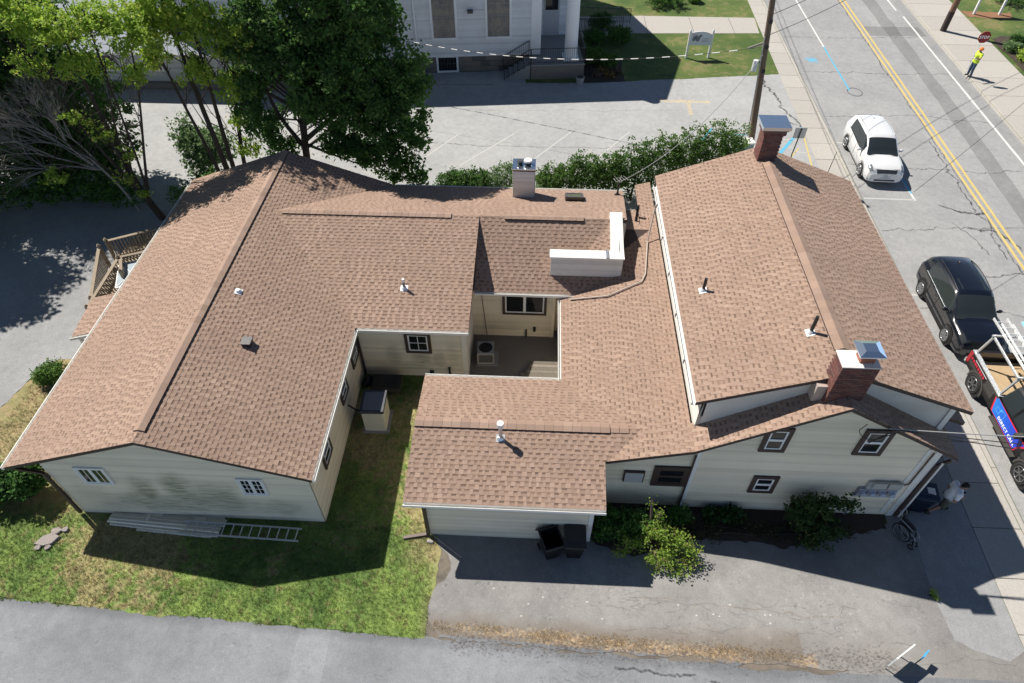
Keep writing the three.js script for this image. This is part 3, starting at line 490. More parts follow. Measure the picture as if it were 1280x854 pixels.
// lapped siding on a vertical wall: outline [s,h] along the line a->b, outward to the right-hand side of a->b seen from above when out = 1
function sidingWall(parent, a, b, outline, material, o = {}) {
  const d = V(b[0] - a[0], 0, b[1] - a[1]).normalize(), nrm = V(-d.z, 0, d.x).multiplyScalar(o.out ?? 1), k = new B(), E = o.exp ?? 0.115;
  const at = (s, h, off) => V(a[0] + d.x * s, h, a[1] + d.z * s).addScaledVector(nrm, off), vs = outline.map((q) => q[1]), us = outline.map((q) => q[0]);
  const flip = V(0, 0, 0).crossVectors(d, V(0, 1, 0)).dot(nrm) < 0; const rt = rng(Math.round(Math.abs(a[0] * 91 + a[1] * 37)) + 3); let tone = 1; const P = (q, uv) => { if (flip) { q = q.slice().reverse(); uv = uv && uv.slice().reverse(); } k.poly(q, [tone, tone, tone], uv); };
  for (let y = Math.min(...vs); y < Math.max(...vs); y += E) {
    tone = 0.83 + 0.17 * rt(); const q = clip([[Math.min(...us) - 1, y], [Math.max(...us) + 1, y], [Math.max(...us) + 1, y + E], [Math.min(...us) - 1, y + E]], outline); if (!q.length) continue;
    let ar = 0; for (let i = 0; i < q.length; i++) { const A = q[i], C = q[(i + 1) % q.length]; ar += A[0] * C[1] - C[0] * A[1]; } if (ar < 0) q.reverse();
    P(q.map(([s, h]) => at(s, h, mix(0.026, 0.003, (h - y) / E))), q);
    const lo = q.filter((w) => w[1] < y + 1e-4); if (lo.length > 1) { const s0 = Math.min(...lo.map((w) => w[0])), s1 = Math.max(...lo.map((w) => w[0])); P([at(s0, y, 0), at(s1, y, 0), at(s1, y, 0.026), at(s0, y, 0.026)]); }
  }
  const fr = outline.map(([s, h]) => at(s, h, 0)), bk = outline.map(([s, h]) => at(s, h, -0.12)); P(fr, outline); P(bk.slice().reverse()); outline.forEach((_, i) => { const j = (i + 1) % outline.length; P([fr[i], bk[i], bk[j], fr[j]]); });
  return k.build('wall', material, parent);
}
// window set on a wall; plane 'z' faces +z, plane 'x' faces +x
function windowAt(parent, plane, pos, a0, a1, h0, h1, o = {}) {
  const pt = (a, h, off) => plane === 'z' ? V(a, h, pos + off) : V(pos + off, h, -a), A0 = plane === 'z' ? a0 : -a1, A1 = plane === 'z' ? a1 : -a0;
  const blk = (k, x0, x1, y0, y1, o0, o1) => { const p = [pt(x0, y0, o0), pt(x1, y0, o0), pt(x1, y1, o0), pt(x0, y1, o0), pt(x0, y0, o1), pt(x1, y0, o1), pt(x1, y1, o1), pt(x0, y1, o1)]; for (const f of [[4, 5, 6, 7], [1, 0, 3, 2], [5, 1, 2, 6], [0, 4, 7, 3], [7, 6, 2, 3], [0, 1, 5, 4]]) k.poly(f.map((i) => p[i])); return k; };
  const t = o.trimW ?? 0.1, k = new B(), ring = (q, x0, x1, y0, y1, w, o0, o1) => { blk(q, x0, x1, y0, y0 + w, o0, o1); blk(q, x0, x1, y1 - w, y1, o0, o1); blk(q, x0, x0 + w, y0 + w, y1 - w, o0, o1); blk(q, x1 - w, x1, y0 + w, y1 - w, o0, o1); return q; };
  ring(k, A0, A1, h0, h1, t, 0.0, 0.06); if (o.sill) blk(k, A0 - 0.05, A1 + 0.05, h0 - 0.04, h0, 0, 0.1);
  const w = k.build('window', o.trim || M.brownTrim, parent);
  const x0 = A0 + t, x1 = A1 - t, y0 = h0 + t, y1 = h1 - t, n = o.panes || 1, fw = 0.05;
  const cells = []; if (o.hung) { const ym = (y0 + y1) / 2; cells.push([x0, x1, y0, ym, 0.04], [x0, x1, ym, y1, 0.048]); } else for (let i = 0; i < n; i++) cells.push([mix(x0, x1, i / n), mix(x0, x1, (i + 1) / n), y0, y1, 0.042]);
  for (const [p0, p1, q0, q1, of] of cells) {
    ring(new B(), p0, p1, q0, q1, fw, 0.004, of).build('sash', o.sash || M.whiteTrim, w);
    blk(new B(), p0 + fw, p1 - fw, q0 + fw, q1 - fw, 0.004, 0.026).build('pane', o.glass || M.glass, w);
    if (o.grid) { const [gx, gy] = o.grid; const m = new B(); for (let i = 1; i < gx; i++) { const x = mix(p0 + fw, p1 - fw, i / gx); blk(m, x - 0.011, x + 0.011, q0 + fw, q1 - fw, 0.02, 0.034); } for (let j = 1; j < gy; j++) { const y = mix(q0 + fw, q1 - fw, j / gy); blk(m, p0 + fw, p1 - fw, y - 0.011, y + 0.011, 0.02, 0.0345); } m.build('muntin', o.sash || M.whiteTrim, w); }
  }
  return w;
}
const gutter = (parent, a, b, m = M.white, w = 0.1) => { const d = V(0, 0, 0).subVectors(b, a).normalize(), s = V(0, 1, 0).cross(d), k = new B(); for (const [o, y, ww, h] of [[-w / 2 + 0.008, 0, 0.016, 0.1], [w / 2 - 0.008, 0, 0.016, 0.1], [0, -0.045, w - 0.034, 0.012]]) k.bar(a.clone().addScaledVector(s, o).add(V(0, y, 0)), b.clone().addScaledVector(s, o).add(V(0, y, 0)), ww, h); return k.build('gutter', m, parent); };

// --- planes ---
const lw = { ridge: 4.22, p: 0.35, x: -10.55, zf: -9.72, zb: -24.3, xl: -14.95, xr: -6.08 }, hLW = (x) => lw.ridge - lw.p * Math.abs(x - lw.x);
const J = V(-9.92, 4.0, -20.45), cornI = V(-6.08, hLW(-6.08), -15.72), cornB = V(-6.08, hLW(-6.08), -24.3), rf = V(lw.x, lw.ridge, lw.zf), rb = V(lw.x, lw.ridge, lw.zb);
const rLWl = roofPlane(house, [[V(lw.xl, hLW(lw.xl), lw.zf), rf, rb, V(lw.xl, hLW(lw.xl), lw.zb)]], 1);
const zJ = V(lw.x, lw.ridge, -20.45);
const rLWr = roofPlane(house, [[rf, V(lw.xr, hLW(lw.xr), lw.zf), cornI, J, zJ], [zJ, J, cornB, rb]], 2);
ridgeCaps(rLWr.roof, V(lw.x, lw.ridge, -10.1), V(lw.x, lw.ridge, -24.25), lw.p, lw.p, 3, 0.165, 0.06);
const eB = cornI.y, hB1 = (z) => z > -20.45 ? eB + (4 - eB) * (-15.72 - z) / 4.73 : 4 - (4 - eB) * (-20.45 - z) / 3.85;
const rB1f = roofPlane(house, [[J, cornI, V(-2.2, eB, -15.72), V(-2.15, 4, -20.45)]], 4);
const rBack = roofPlane(house, [[J, cornB, V(3.62, eB, -24.3), V(3.35, 4, -20.45)]], 5);
ridgeCaps(rB1f.roof, V(-9.6, 4, -20.45), V(-3.2, 4, -20.45), 0.29, 0.35, 6, 0.16, 0.055);
const eC = 2.4, pC = (4 - eC) / 2.43, hC = (z) => eC + (-18.02 - z) * pC;
const rCf = roofPlane(house, [[V(-2.17, 4 - 0.004, -20.45), V(-2.2, eC, -18.02), V(1.68, eC, -18.02), V(3.12, hC(-18.7), -18.7), V(3.12, 4 - 0.004, -20.45)]], 7);
ridgeCaps(rCf.roof, V(-1.2, 4, -20.45), V(1.75, 4, -20.45), 0.4, 0.35, 8, 0.13, 0.055);
// E: low slope of the main house falling to the courtyard; G: garage wing
const eE = 2.25, pE = 0.28, hE = (x) => eE + pE * (x - 0.97), gz = -11.72, hG = (z) => 2.894 - pE * Math.abs(z - gz), gzf = -9.4, gzb = -14.04;
const gr = V(3.27, 2.894, gz), xk = 4.65;
const dR = { h: 3.2, z: -20.95 }, dx = 0.97 + (dR.h - eE) / pE, hD = (z) => dR.h - (dR.h - eE) / 2.97 * Math.abs(z - dR.z);
const rE = roofPlane(house, [
  [V(xk, hE(xk), -10.75), V(2.3, hE(2.3), -10.75), gr, V(xk, hE(xk), gz)],
  [gr, V(0.97, eE, gzb), V(xk, hE(xk), gzb), V(xk, hE(xk), gz)],
  [V(0.97, eE, gzb), V(0.97, eE, -17.98), V(xk, hE(xk), -17.98), V(xk, hE(xk), gzb)],
  [V(0.97, eE, -17.98), V(dx, dR.h, dR.z), V(xk, hE(xk), dR.z), V(xk, hE(xk), -17.98)],
  [V(4.05, hE(4.05), -24.1), V(xk, hE(xk), -24.1), V(xk, hE(xk), dR.z), V(4.05, hE(4.05), dR.z)]], 9);
const rGf = roofPlane(house, [[V(-3.42, 2.894, gz), gr, V(2.3, hG(-10.75), -10.75), V(-3.46, hG(-10.75), -10.75)], [V(-3.46, hG(-10.75), -10.75), V(2.2, hG(-10.75), -10.75), V(2.2, hG(gzf), gzf), V(-3.5, hG(gzf), gzf)]], 10);
const rGb = roofPlane(house, [[V(-3.42, 2.894, gz), gr, V(0.97, eE, gzb), V(-3.5, eE, gzb)]], 11);
ridgeCaps(rGf.roof, V(-3.42, 2.894, gz), V(2.35, 2.894, gz), pE, pE, 12, 0.17, 0.06);
for (let i = 0; i < 2; i++) ridgeCaps(rGf.roof, V(2.36 + i * 0.28, 2.894, gz), V(2.63 + i * 0.28, 2.894, gz), pE, pE, 13 + i, 0.14, 0.03);
const rDf = roofPlane(house, [[V(dx, dR.h, dR.z), V(0.97, eE, -17.98), V(1.6, hD(-18.0), -18.0), V(3.05, hD(-18.3), -18.3), V(3.05, dR.h, dR.z)]], 15);
const rDb = roofPlane(house, [[V(3.05, dR.h, dR.z), V(dx, dR.h, dR.z), V(4.1, hD(-23.2), -23.2), V(3.05, hD(-23.2), -23.2)]], 16);
// main house: steep front strip and raised upper roof
const mx = 8.2, mh = 5.45, zS = -11.62, hS = (x) => x < mx ? mh - (mh - hE(xk)) / (mx - xk) * (mx - x) : mh - 0.56 * (x - mx);
const rSl = roofPlane(house, [[V(xk, hE(xk), -10.75), V(mx, mh, -10.75), V(mx, mh, zS - 0.1), V(xk, hE(xk), zS - 0.1)]], 17);
const rSr = roofPlane(house, [[V(mx, mh, -10.75), V(11.82, hS(11.82), -10.75), V(11.82, hS(11.82), zS - 0.2), V(mx, mh, zS - 0.2)]], 18);
const up = { x0: 4.5, x1: 11.92, e: 4.6, h: 6.0, z0: -11.45, z1: -22.5 }, pU = (up.h - up.e) / (mx - up.x0), hU = (x) => up.h - pU * Math.abs(x - mx);
const rUl = roofPlane(house, [[V(up.x0, up.e, up.z0), V(mx, up.h, up.z0), V(mx, up.h, up.z1), V(up.x0, up.e, up.z1)]], 19);
const rUr = roofPlane(house, [[V(mx, up.h, up.z0), V(up.x1, hU(up.x1), up.z0), V(up.x1, hU(up.x1), up.z1), V(mx, up.h, up.z1)]], 20);
ridgeCaps(rUl.roof, V(mx, up.h, -12.3), V(mx, up.h, -21.35), pU, pU, 21, 0.21, 0.06);
{ // small side porch roof by the street
  roofPlane(house, [[V(11.4, 3.5, -12.35), V(12.85, 2.95, -12.35), V(12.85, 2.95, -17), V(11.4, 3.5, -17)]], 22);
  const k = new B(); k.box(12.7, 0, -16.9, 12.8, 2.85, -16.8); k.build('porch_post', M.whiteTrim, house);
}
// --- gutters and fascia ---
gutter(rLWl.roof, V(lw.xl - 0.05, hLW(lw.xl) - 0.05, lw.zf), V(lw.xl - 0.05, hLW(lw.xl) - 0.05, lw.zb));
gutter(rLWr.roof, V(lw.xr + 0.05, hLW(lw.xr) - 0.05, lw.zf), V(lw.xr + 0.05, hLW(lw.xr) - 0.05, -15.62));
gutter(rB1f.roof, V(-6.03, eB - 0.05, -15.67), V(-2.2, eB - 0.05, -15.67));
gutter(rBack.roof, V(-6.1, eB - 0.05, -24.35), V(3.62, eB - 0.05, -24.35));
gutter(rCf.roof, V(-2.2, eC - 0.05, -17.97), V(1.5, eC - 0.05, -17.97));
gutter(rE.roof, V(0.92, eE - 0.05, -14.0), V(0.92, eE - 0.05, -17.93));
gutter(rGb.roof, V(-3.5, eE - 0.05, gzb - 0.05), V(0.97, eE - 0.05, gzb - 0.05));
gutter(rGf.roof, V(-3.5, eE - 0.05, gzf + 0.05), V(2.2, eE - 0.05, gzf + 0.05), M.white, 0.12);
gutter(rUl.roof, V(up.x0 - 0.06, up.e - 0.05, up.z0), V(up.x0 - 0.06, up.e - 0.05, up.z1 + 0.6), M.white, 0.13);
gutter(rDb.roof, V(3.1, hD(-23.2) - 0.05, -23.25), V(4.1, hD(-23.2) - 0.05, -23.25));
for (let z = -13; z > -21; z -= 1.9) new B().box(up.x0 - 0.14, up.e - 0.1, z, up.x0 - 0.11, up.e + 0.03, z + 0.05).build('gutter_bracket', M.brownTrim, rUl.roof);
// --- walls ---
// algae on the sheltered front walls: blotches with a grain of their own
function stainTex(w, h, W, H, cream, spots, seed) {
  return dataTex(w, (u, v) => {
    const x = u * W, y = v * H, a = fbm(x * 0.8 + seed, y * 0.8, 4), g = fbm(x * 3 + seed, y * 34, 3); let k = 0.88 + 0.16 * a + 0.06 * (g - 0.5), s = 0;
    for (const [cx, cy, rx, ry, q] of spots) { const e = Math.hypot((x - cx) / rx, (y - cy) / ry) + 0.9 * (fbm(x * 1.6 + seed, y * 1.1, 4) - 0.5); s = Math.max(s, q * sstep(1.35, 0.2, e)); }
    s *= 0.45 + 0.6 * sstep(0.3, 0.7, g); return mix3(cream.map((c) => c * k), [0.19, 0.2, 0.12], clamp(0.9 * s, 0, 0.85));
  }, true, h);
}
const cream = [0.84, 0.75, 0.58];
function wallMat(W, H, spots, seed) { const t = stainTex(768, Math.round(768 * H / W), W, H, cream, spots, seed); t.wrapS = t.wrapT = THREE.ClampToEdgeWrapping; t.repeat.set(1 / W, 1 / H); return mat([1, 1, 1], { map: t, roughness: 0.75, vertexColors: true }); }
const under = 0.13;
sidingWall(house, [-13.95, -9.88], [-6.27, -9.88], [[0, 0], [7.68, 0], [7.68, hLW(-6.27) - under], [3.4, lw.ridge - under], [0, hLW(-13.95) - under]], wallMat(7.68, 4.2, [[1.6, 0.7, 1.2, 0.5, 0.5], [2.6, 1.45, 0.5, 0.85, 0.85], [3.6, 1.55, 0.6, 0.9, 0.9], [4.7, 1.3, 0.75, 0.8, 0.75], [3.4, 0.8, 2.9, 0.7, 0.75], [6.5, 0.75, 0.7, 0.5, 0.6], [6.0, 0.55, 1.5, 0.35, 0.45], [0.8, 1.2, 0.6, 0.6, 0.35]], 3));
sidingWall(house, [-6.27, -9.88], [-6.27, -15.95], [[0, 0], [6.07, 0], [6.07, 2.58], [0, 2.58]], M.siding);
sidingWall(house, [-6.27, -15.95], [-2.35, -15.95], [[0, 0], [3.92, 0], [3.92, 2.55], [0, 2.55]], wallMat(3.92, 2.55, [[1.3, 0.95, 0.3, 0.75, 0.55], [2.3, 0.85, 0.4, 0.75, 0.7], [2.9, 0.8, 0.3, 0.7, 0.55], [2.2, 0.45, 1.4, 0.35, 0.5], [3.4, 1.2, 0.25, 0.9, 0.3]], 8));
sidingWall(house, [-2.35, -15.95], [-2.35, -20.45], [[0, 0], [2.2, 0], [4.5, 2.2], [4.5, 3.85], [0.1, hB1(-16.05) - under], [0, hB1(-15.95) - under]], M.greySide);
sidingWall(house, [-2.35, -18.15], [0.78, -18.15], [[0, 0], [3.13, 0], [3.13, 2.32], [0, 2.32]], wallMat(3.13, 2.4, [[1.2, 0.55, 0.9, 0.4, 0.3]], 12));
sidingWall(house, [0.78, -18.5], [1.35, -18.5], [[0, 0], [0.57, 0], [0.57, 2.3], [0, 2.3]], M.siding); sidingWall(house, [0.78, -18.15], [0.78, -18.5], [[0, 0], [0.35, 0], [0.35, 2.3], [0, 2.3]], M.siding);
sidingWall(house, [1.2, -18.5], [1.2, -13.9], [[0, 0], [4.6, 0], [4.6, 2.15], [0, 2.15]], M.siding);
sidingWall(house, [1.2, -13.85], [-2.94, -13.85], [[0, 0], [4.14, 0], [4.14, 2.15], [0, 2.15]], M.siding);
sidingWall(house, [-2.94, -13.85], [-2.94, -9.62], [[0, 0], [4.23, 0], [4.23, 2.2], [2.1, 2.75], [0, 2.2]], M.siding);
sidingWall(house, [-2.94, -9.62], [1.9, -9.62], [[0, 0], [4.84, 0], [4.84, 2.2], [0, 2.2]], wallMat(4.84, 2.2, [[1, 0.2, 1.4, 0.25, 0.25]], 20));
sidingWall(house, [1.9, -9.62], [1.9, -10.95], [[0, 0], [1.33, 0], [1.33, 2.5], [0, 2.2]], M.siding);
sidingWall(house, [1.9, -10.95], [4.84, -10.95], [[0, 0], [2.94, 0], [2.94, hE(4.84) - 0.1], [0, hE(1.9) - 0.13]], M.siding);
sidingWall(house, [4.84, -10.92], [11.4, -10.92], [[0, 0], [6.56, 0], [6.56, hS(11.4) - 0.15], [mx - 4.84, mh - 0.15], [0, hS(4.84) - 0.15]], wallMat(6.56, 5.4, [[1.2, 0.9, 1.6, 0.7, 0.22], [3.2, 1.6, 0.8, 0.5, 0.15]], 24));
sidingWall(house, [11.4, -10.92], [11.4, -22.3], [[0, 0], [11.38, 0], [11.38, 4.6], [0, 3.5]], M.siding);
sidingWall(house, [4.75, -11.62], [11.55, -11.62], [[0, hS(4.75) - 0.1], [3.45, mh - 0.1], [6.8, hS(11.55) - 0.1], [6.8, hU(11.55) - under], [3.45, up.h - under], [0, hU(4.75) - under]], M.greySide);
sidingWall(house, [4.75, -22.3], [4.75, -11.62], [[0, 3.0], [10.68, 3.0], [10.68, 4.55], [0, 4.55]], M.greySide);
sidingWall(house, [11.4, -22.3], [4.75, -22.3], [[0, 0], [6.65, 0], [6.65, 4.5], [3.2, 5.8], [0, 4.6]], M.siding);
sidingWall(house, [3.35, -24.0], [-13.95, -24.05], [[0, 0], [17.3, 0], [17.3, 2.4], [0, 2.4]], M.siding); sidingWall(house, [4.75, -23.0], [3.35, -23.0], [[0, 0], [1.4, 0], [1.4, 2.4], [0, 2.4]], M.siding);
sidingWall(house, [-13.95, -24.1], [-13.95, -9.88], [[0, 0], [14.2, 0], [14.2, 2.8], [0, 2.8]], M.siding);
sidingWall(house, [-6.27, -24.1], [-13.95, -24.1], [[0, 0], [7.68, 0], [7.68, 2.8], [4.28, 4.05], [0, 2.5]], M.siding);
sidingWall(house, [3.35, -20.45], [3.35, -24.05], [[0, 2.6], [0, 3.85], [3.6, 2.45], [3.6, 2.2]], M.greySide);
// corner boards and downspouts
const trimBox = (name, m, ...q) => new B().box(...q).build(name, m, house);
trimBox('corner_board', M.white, 1.8, 0, -9.6, 1.93, 2.2, -9.575); trimBox('corner_board', M.white, 11.22, 0, -10.9, 11.42, 3.55, -10.875); trimBox('corner_board', M.white, 10.98, 0.2, -10.9, 11.1, 3.6, -10.88);
trimBox('corner_board', M.greySide, -2.5, 0, -15.93, -2.33, 2.5, -15.9); trimBox('corner_board', M.siding, 0.68, 0, -18.13, 0.8, 2.3, -18.1); trimBox('corner_board', M.white, 11.4, 3.2, -11.6, 11.56, 4.55, -11.58); trimBox('corner_board', M.whiteTrim, 4.8, 0.05, -10.9, 4.9, 3.2, -10.885);
function downspout(pts, m = M.brownTrim, w = 0.075) { const k = new B(); for (let i = 0; i + 1 < pts.length; i++) k.bar(V(...pts[i]), V(...pts[i + 1]), w, w * 0.8, V(0, 0, 1)); return k.build('downspout', m, house); }
downspout([[-14.9, 2.5, -9.84], [-14.0, 2.35, -9.8], [-13.98, 0.1, -9.8]], M.brownTrim, 0.1); downspout([[-2.99, 2.15, -9.56], [-2.99, 0.08, -9.56]], M.brownTrim, 0.1); downspout([[-6.16, 2.5, -15.86], [-6.16, 0.1, -15.86]], M.brownTrim, 0.08);
downspout([[4.76, 2.9, -10.87], [4.76, 0.1, -10.87]], M.brownTrim, 0.05); downspout([[11.75, 3.2, -10.84], [11.5, 2.95, -10.84], [11.48, 0.1, -10.84]], M.brownTrim, 0.09); downspout([[11.55, 3.1, -10.8], [11.56, 0.1, -10.8]], M.white, 0.05); downspout([[11.14, 3.5, -10.85], [11.14, 1.9, -10.85], [10.9, 1.7, -10.85]], M.brownTrim, 0.03);
{ // leader laid over the roof from the high gutter to the valley
  const q = [V(4.4, 4.4, -20.9), V(4.2, hE(4.2) + 0.08, -20.2), V(3.97, hE(3.97) + 0.07, -18.4), V(3.82, hE(3.82) + 0.07, -18.05), V(2.6, hE(2.6) + 0.07, -17.6), V(1.3, hE(1.3) + 0.06, -17.75)], k = new B(); for (let i = 0; i + 1 < q.length; i++) k.cyl(q[i], q[i + 1], 0.028, 0.028, 6); k.build('roof_leader', mat([0.42, 0.36, 0.31], { roughness: 0.6 }), house);
}
// --- windows ---
const wWhite = { trim: M.whiteTrim, trimW: 0.05 };
windowAt(house, 'z', -9.86, -13.0, -12.12, 1.82, 2.68, { ...wWhite, panes: 2, grid: [2, 1] }); windowAt(house, 'z', -9.86, -8.37, -7.6, 1.55, 2.42, { ...wWhite, panes: 2, grid: [2, 3] });
for (const [z0, z1, h0, h1] of [[-11.72, -10.92, 1.3, 2.18], [-14.14, -13.36, 1.35, 2.1], [-15.8, -15.0, 1.3, 1.95]]) windowAt(house, 'x', -6.25, z0, z1, h0, h1, { hung: true, trimW: 0.1, sash: M.whiteTrim });
windowAt(house, 'z', -15.93, -4.5, -3.58, 1.3, 2.32, { trimW: 0.11, grid: [2, 2] }); windowAt(house, 'z', -18.13, -1.18, 0.48, 1.22, 2.31, { trimW: 0.1, panes: 2 });
windowAt(house, 'z', -10.9, 6.4, 7.12, 3.26, 4.36, { hung: true, trimW: 0.12 }); windowAt(house, 'z', -10.9, 8.98, 9.76, 3.27, 4.44, { hung: true, trimW: 0.12 }); windowAt(house, 'z', -10.9, 6.65, 7.4, 1.08, 1.98, { hung: true, trimW: 0.12 });
windowAt(house, 'z', -10.93, 3.7, 4.78, 1.22, 2.25, { trimW: 0.15, sash: M.brownTrim, hung: true });
{ const k = new B(); k.box(2.84, 1.4, -10.93, 3.46, 1.96, -10.86); const v = k.build('wall_vent', M.brownTrim, house); for (let i = 0; i < 6; i++) new B().bar(V(2.88, 1.47 + i * 0.08, -10.84), V(3.42, 1.47 + i * 0.08, -10.84), 0.06, 0.012, V(0, 0.6, 1)).build('louvre', mat([0.4, 0.39, 0.37], { roughness: 0.5 }), v); }
// --- parapet box on the middle roof ---
{
  const x0 = 0.55, x1 = 3.14, zf = -18.62, top = 3.62, zi = -19.0;
  sidingWall(house, [x0, zf], [x1, zf], [[0, hC(zf) - 0.05], [x1 - x0, hC(zf) - 0.05], [x1 - x0, top], [0, top]], M.greySide, { exp: 0.1 });
  sidingWall(house, [x1, zf], [x1, -21.2], [[0, 2.3], [2.1, 2.6], [2.1, 4.08], [0.4, top], [0, top]], M.greySide);
  new B().box(x0 + 0.02, 2.6, zi, x1 - 0.02, top, zf - 0.13).box(x1 - 0.36, 2.8, -20.6, x1 - 0.13, top, zi).build('parapet_core', M.greySide, house);
  new B().box(x0 - 0.04, top, zi - 0.03, x1 + 0.04, top + 0.05, zf + 0.04).build('parapet_cap', M.white, house); { const a = [V(x1 - 0.42, top, zi - 0.03), V(x1 + 0.04, top, zi - 0.03), V(x1 + 0.04, 4.1, -20.72), V(x1 - 0.42, 4.1, -20.72)], k = new B(), lo = a.map((q) => q.clone().setY(q.y - 0.5)), t = a.map((q) => q.clone().setY(q.y + 0.051)); k.poly(t); for (let i = 0; i < 4; i++) { const j = (i + 1) % 4; k.quad(lo[i], lo[j], t[j], t[i]); } k.build('parapet_cap', M.white, house); }
  new B().box(x1 - 0.62, top + 0.05, zi - 0.02, x1 - 0.52, top + 0.09, zf + 0.03).build('cap_seam', M.galv, house);
  // cricket between roof and parapet
  roofPlane(house, [[V(2.72, hC(-20.3) + 0.02, -20.35), V(1.45, hC(-19.02) + 0.01, -19.02), V(2.72, hC(-19.02) + 0.28, -19.02)]], 25, { thick: 0.05 });
}
// --- chimneys ---
function brickStack(parent, x0, x1, z0, z1, y0, y1, seed, merge) {     // running bond, mortar core recessed
  const r = rng(seed), bl = 0.2, bh = 0.0575, mo = 0.011, cols = [[0.15, 0.06, 0.05], [0.19, 0.075, 0.06], [0.115, 0.05, 0.046], [0.165, 0.085, 0.07]].map((c) => mat(c, { roughness: 0.92, map: rep(tGrain, 0.4) })), acc = cols.map(() => new B());
  new B().box(x0 + 0.012, y0, z0 + 0.012, x1 - 0.012, y1 - 0.002, z1 - 0.012).build('mortar', mat([0.36, 0.33, 0.3], { roughness: 1 }), parent);
  const put = (...q) => { const i = Math.floor(r() * 4); if (merge) acc[i].box(...q); else new B().box(...q).build('brick', cols[i], parent); };
  let row = 0; for (let y = y0; y < y1 - 0.03; y += bh + mo, row++) {
    const e = () => 0.003 * r();
    for (let x = x0 + (row % 2 ? -0.1 : 0); x < x1 - 0.02; x += bl + mo) { const a = Math.max(x0, x), c = Math.min(x1, x + bl); if (c - a < 0.03) continue; put(a, y, z1 - 0.05, c, y + bh, z1 + e()); if (merge) put(a, y, z0 - e(), c, y + bh, z0 + 0.05); }
    for (let z = z0 + 0.05 + (row % 2 ? 0 : -0.1); z < z1 - 0.07; z += bl + mo) { const a = Math.max(z0 + 0.0, z), c = Math.min(z1 - 0.055, z + bl); if (c - a < 0.03) continue; put(x0 - e(), y, a, x0 + 0.05, y + bh, c); if (merge) put(x1 - 0.05, y, a, x1 + e(), y + bh, c); }
    if (!merge) put(x1 - 0.05, y, z0, x1 + e(), y + bh, z1 - 0.055);
  }
  if (merge) acc.forEach((a, i) => { a.build('brickwork', cols[i], parent).userData.kind = 'stuff'; });
}
{
  const c = sub('chimney', house); c.userData.label = 'red brick chimney with pale slab top and square flue cap, over the front gable';
  brickStack(c, 7.66, 8.58, -11.72, -11.15, 5.0, 6.56, 50, false);
  new B().box(7.65, 6.56, -11.73, 8.59, 6.59, -11.14).build('chimney_slab', mat([0.74, 0.7, 0.66], { roughness: 0.8, map: rep(tGrain, 0.9) }), c);
  new B().box(8.1, 6.59, -11.6, 8.45, 6.8, -11.3).build('flue', mat([0.3, 0.11, 0.07], { roughness: 0.9 }), c);
  const k = new B(); for (const [x, z] of [[8.08, -11.62], [8.46, -11.62], [8.08, -11.3], [8.46, -11.3]]) k.bar(V(x, 6.75, z), V(x, 6.95, z), 0.015, 0.015, V(1, 0, 0)); k.build('cap_leg', M.galv, c);
  const h = new B(), A = [V(7.96, 6.93, -11.75), V(8.6, 6.93, -11.75), V(8.6, 6.93, -11.17), V(7.96, 6.93, -11.17)], t = [V(8.12, 7.0, -11.6), V(8.44, 7.0, -11.6), V(8.44, 7.0, -11.32), V(8.12, 7.0, -11.32)]; for (let i = 0; i < 4; i++) { const j = (i + 1) % 4; h.quad(A[j], A[i], t[i], t[j]); } h.quad(t[3], t[2], t[1], t[0]); h.poly(A); for (let i = 0; i < 4; i++) { const j = (i + 1) % 4; h.quad(A[i], A[j], A[j].clone().setY(6.9), A[i].clone().setY(6.9)); } h.build('flue_cap', M.steelCap, c);
  new B().box(7.4, hS(7.6) - 0.05, -11.74, 7.655, hS(7.6) + 0.55, -11.3).build('chimney_flashing', mat([0.42, 0.34, 0.3], { roughness: 0.6 }), c);
}
{
  const c = sub('chimney', house); c.userData.label = 'red brick chimney under a sheet metal hood, at the back of the main ridge';
  brickStack(c, 7.86, 8.52, -22.2, -21.6, 5.7, 6.95, 51, true); brickStack(c, 7.8, 8.58, -22.26, -21.54, 6.95, 7.12, 52, true);
  new B().box(7.76, 7.12, -22.3, 8.62, 7.14, -21.5).build('chimney_slab', M.stone, c);
  const h = new B(), A = [V(7.7, 7.18, -22.35), V(8.68, 7.18, -22.35), V(8.68, 7.18, -21.45), V(7.7, 7.18, -21.45)], t = A.map((q) => q.clone().setY(7.3)); for (let i = 0; i < 4; i++) { const j = (i + 1) % 4; h.quad(A[j], A[i], t[i], t[j]); } h.quad(t[3], t[2], t[1], t[0]).poly(A); h.build('flue_cap', M.steelCap, c);
}
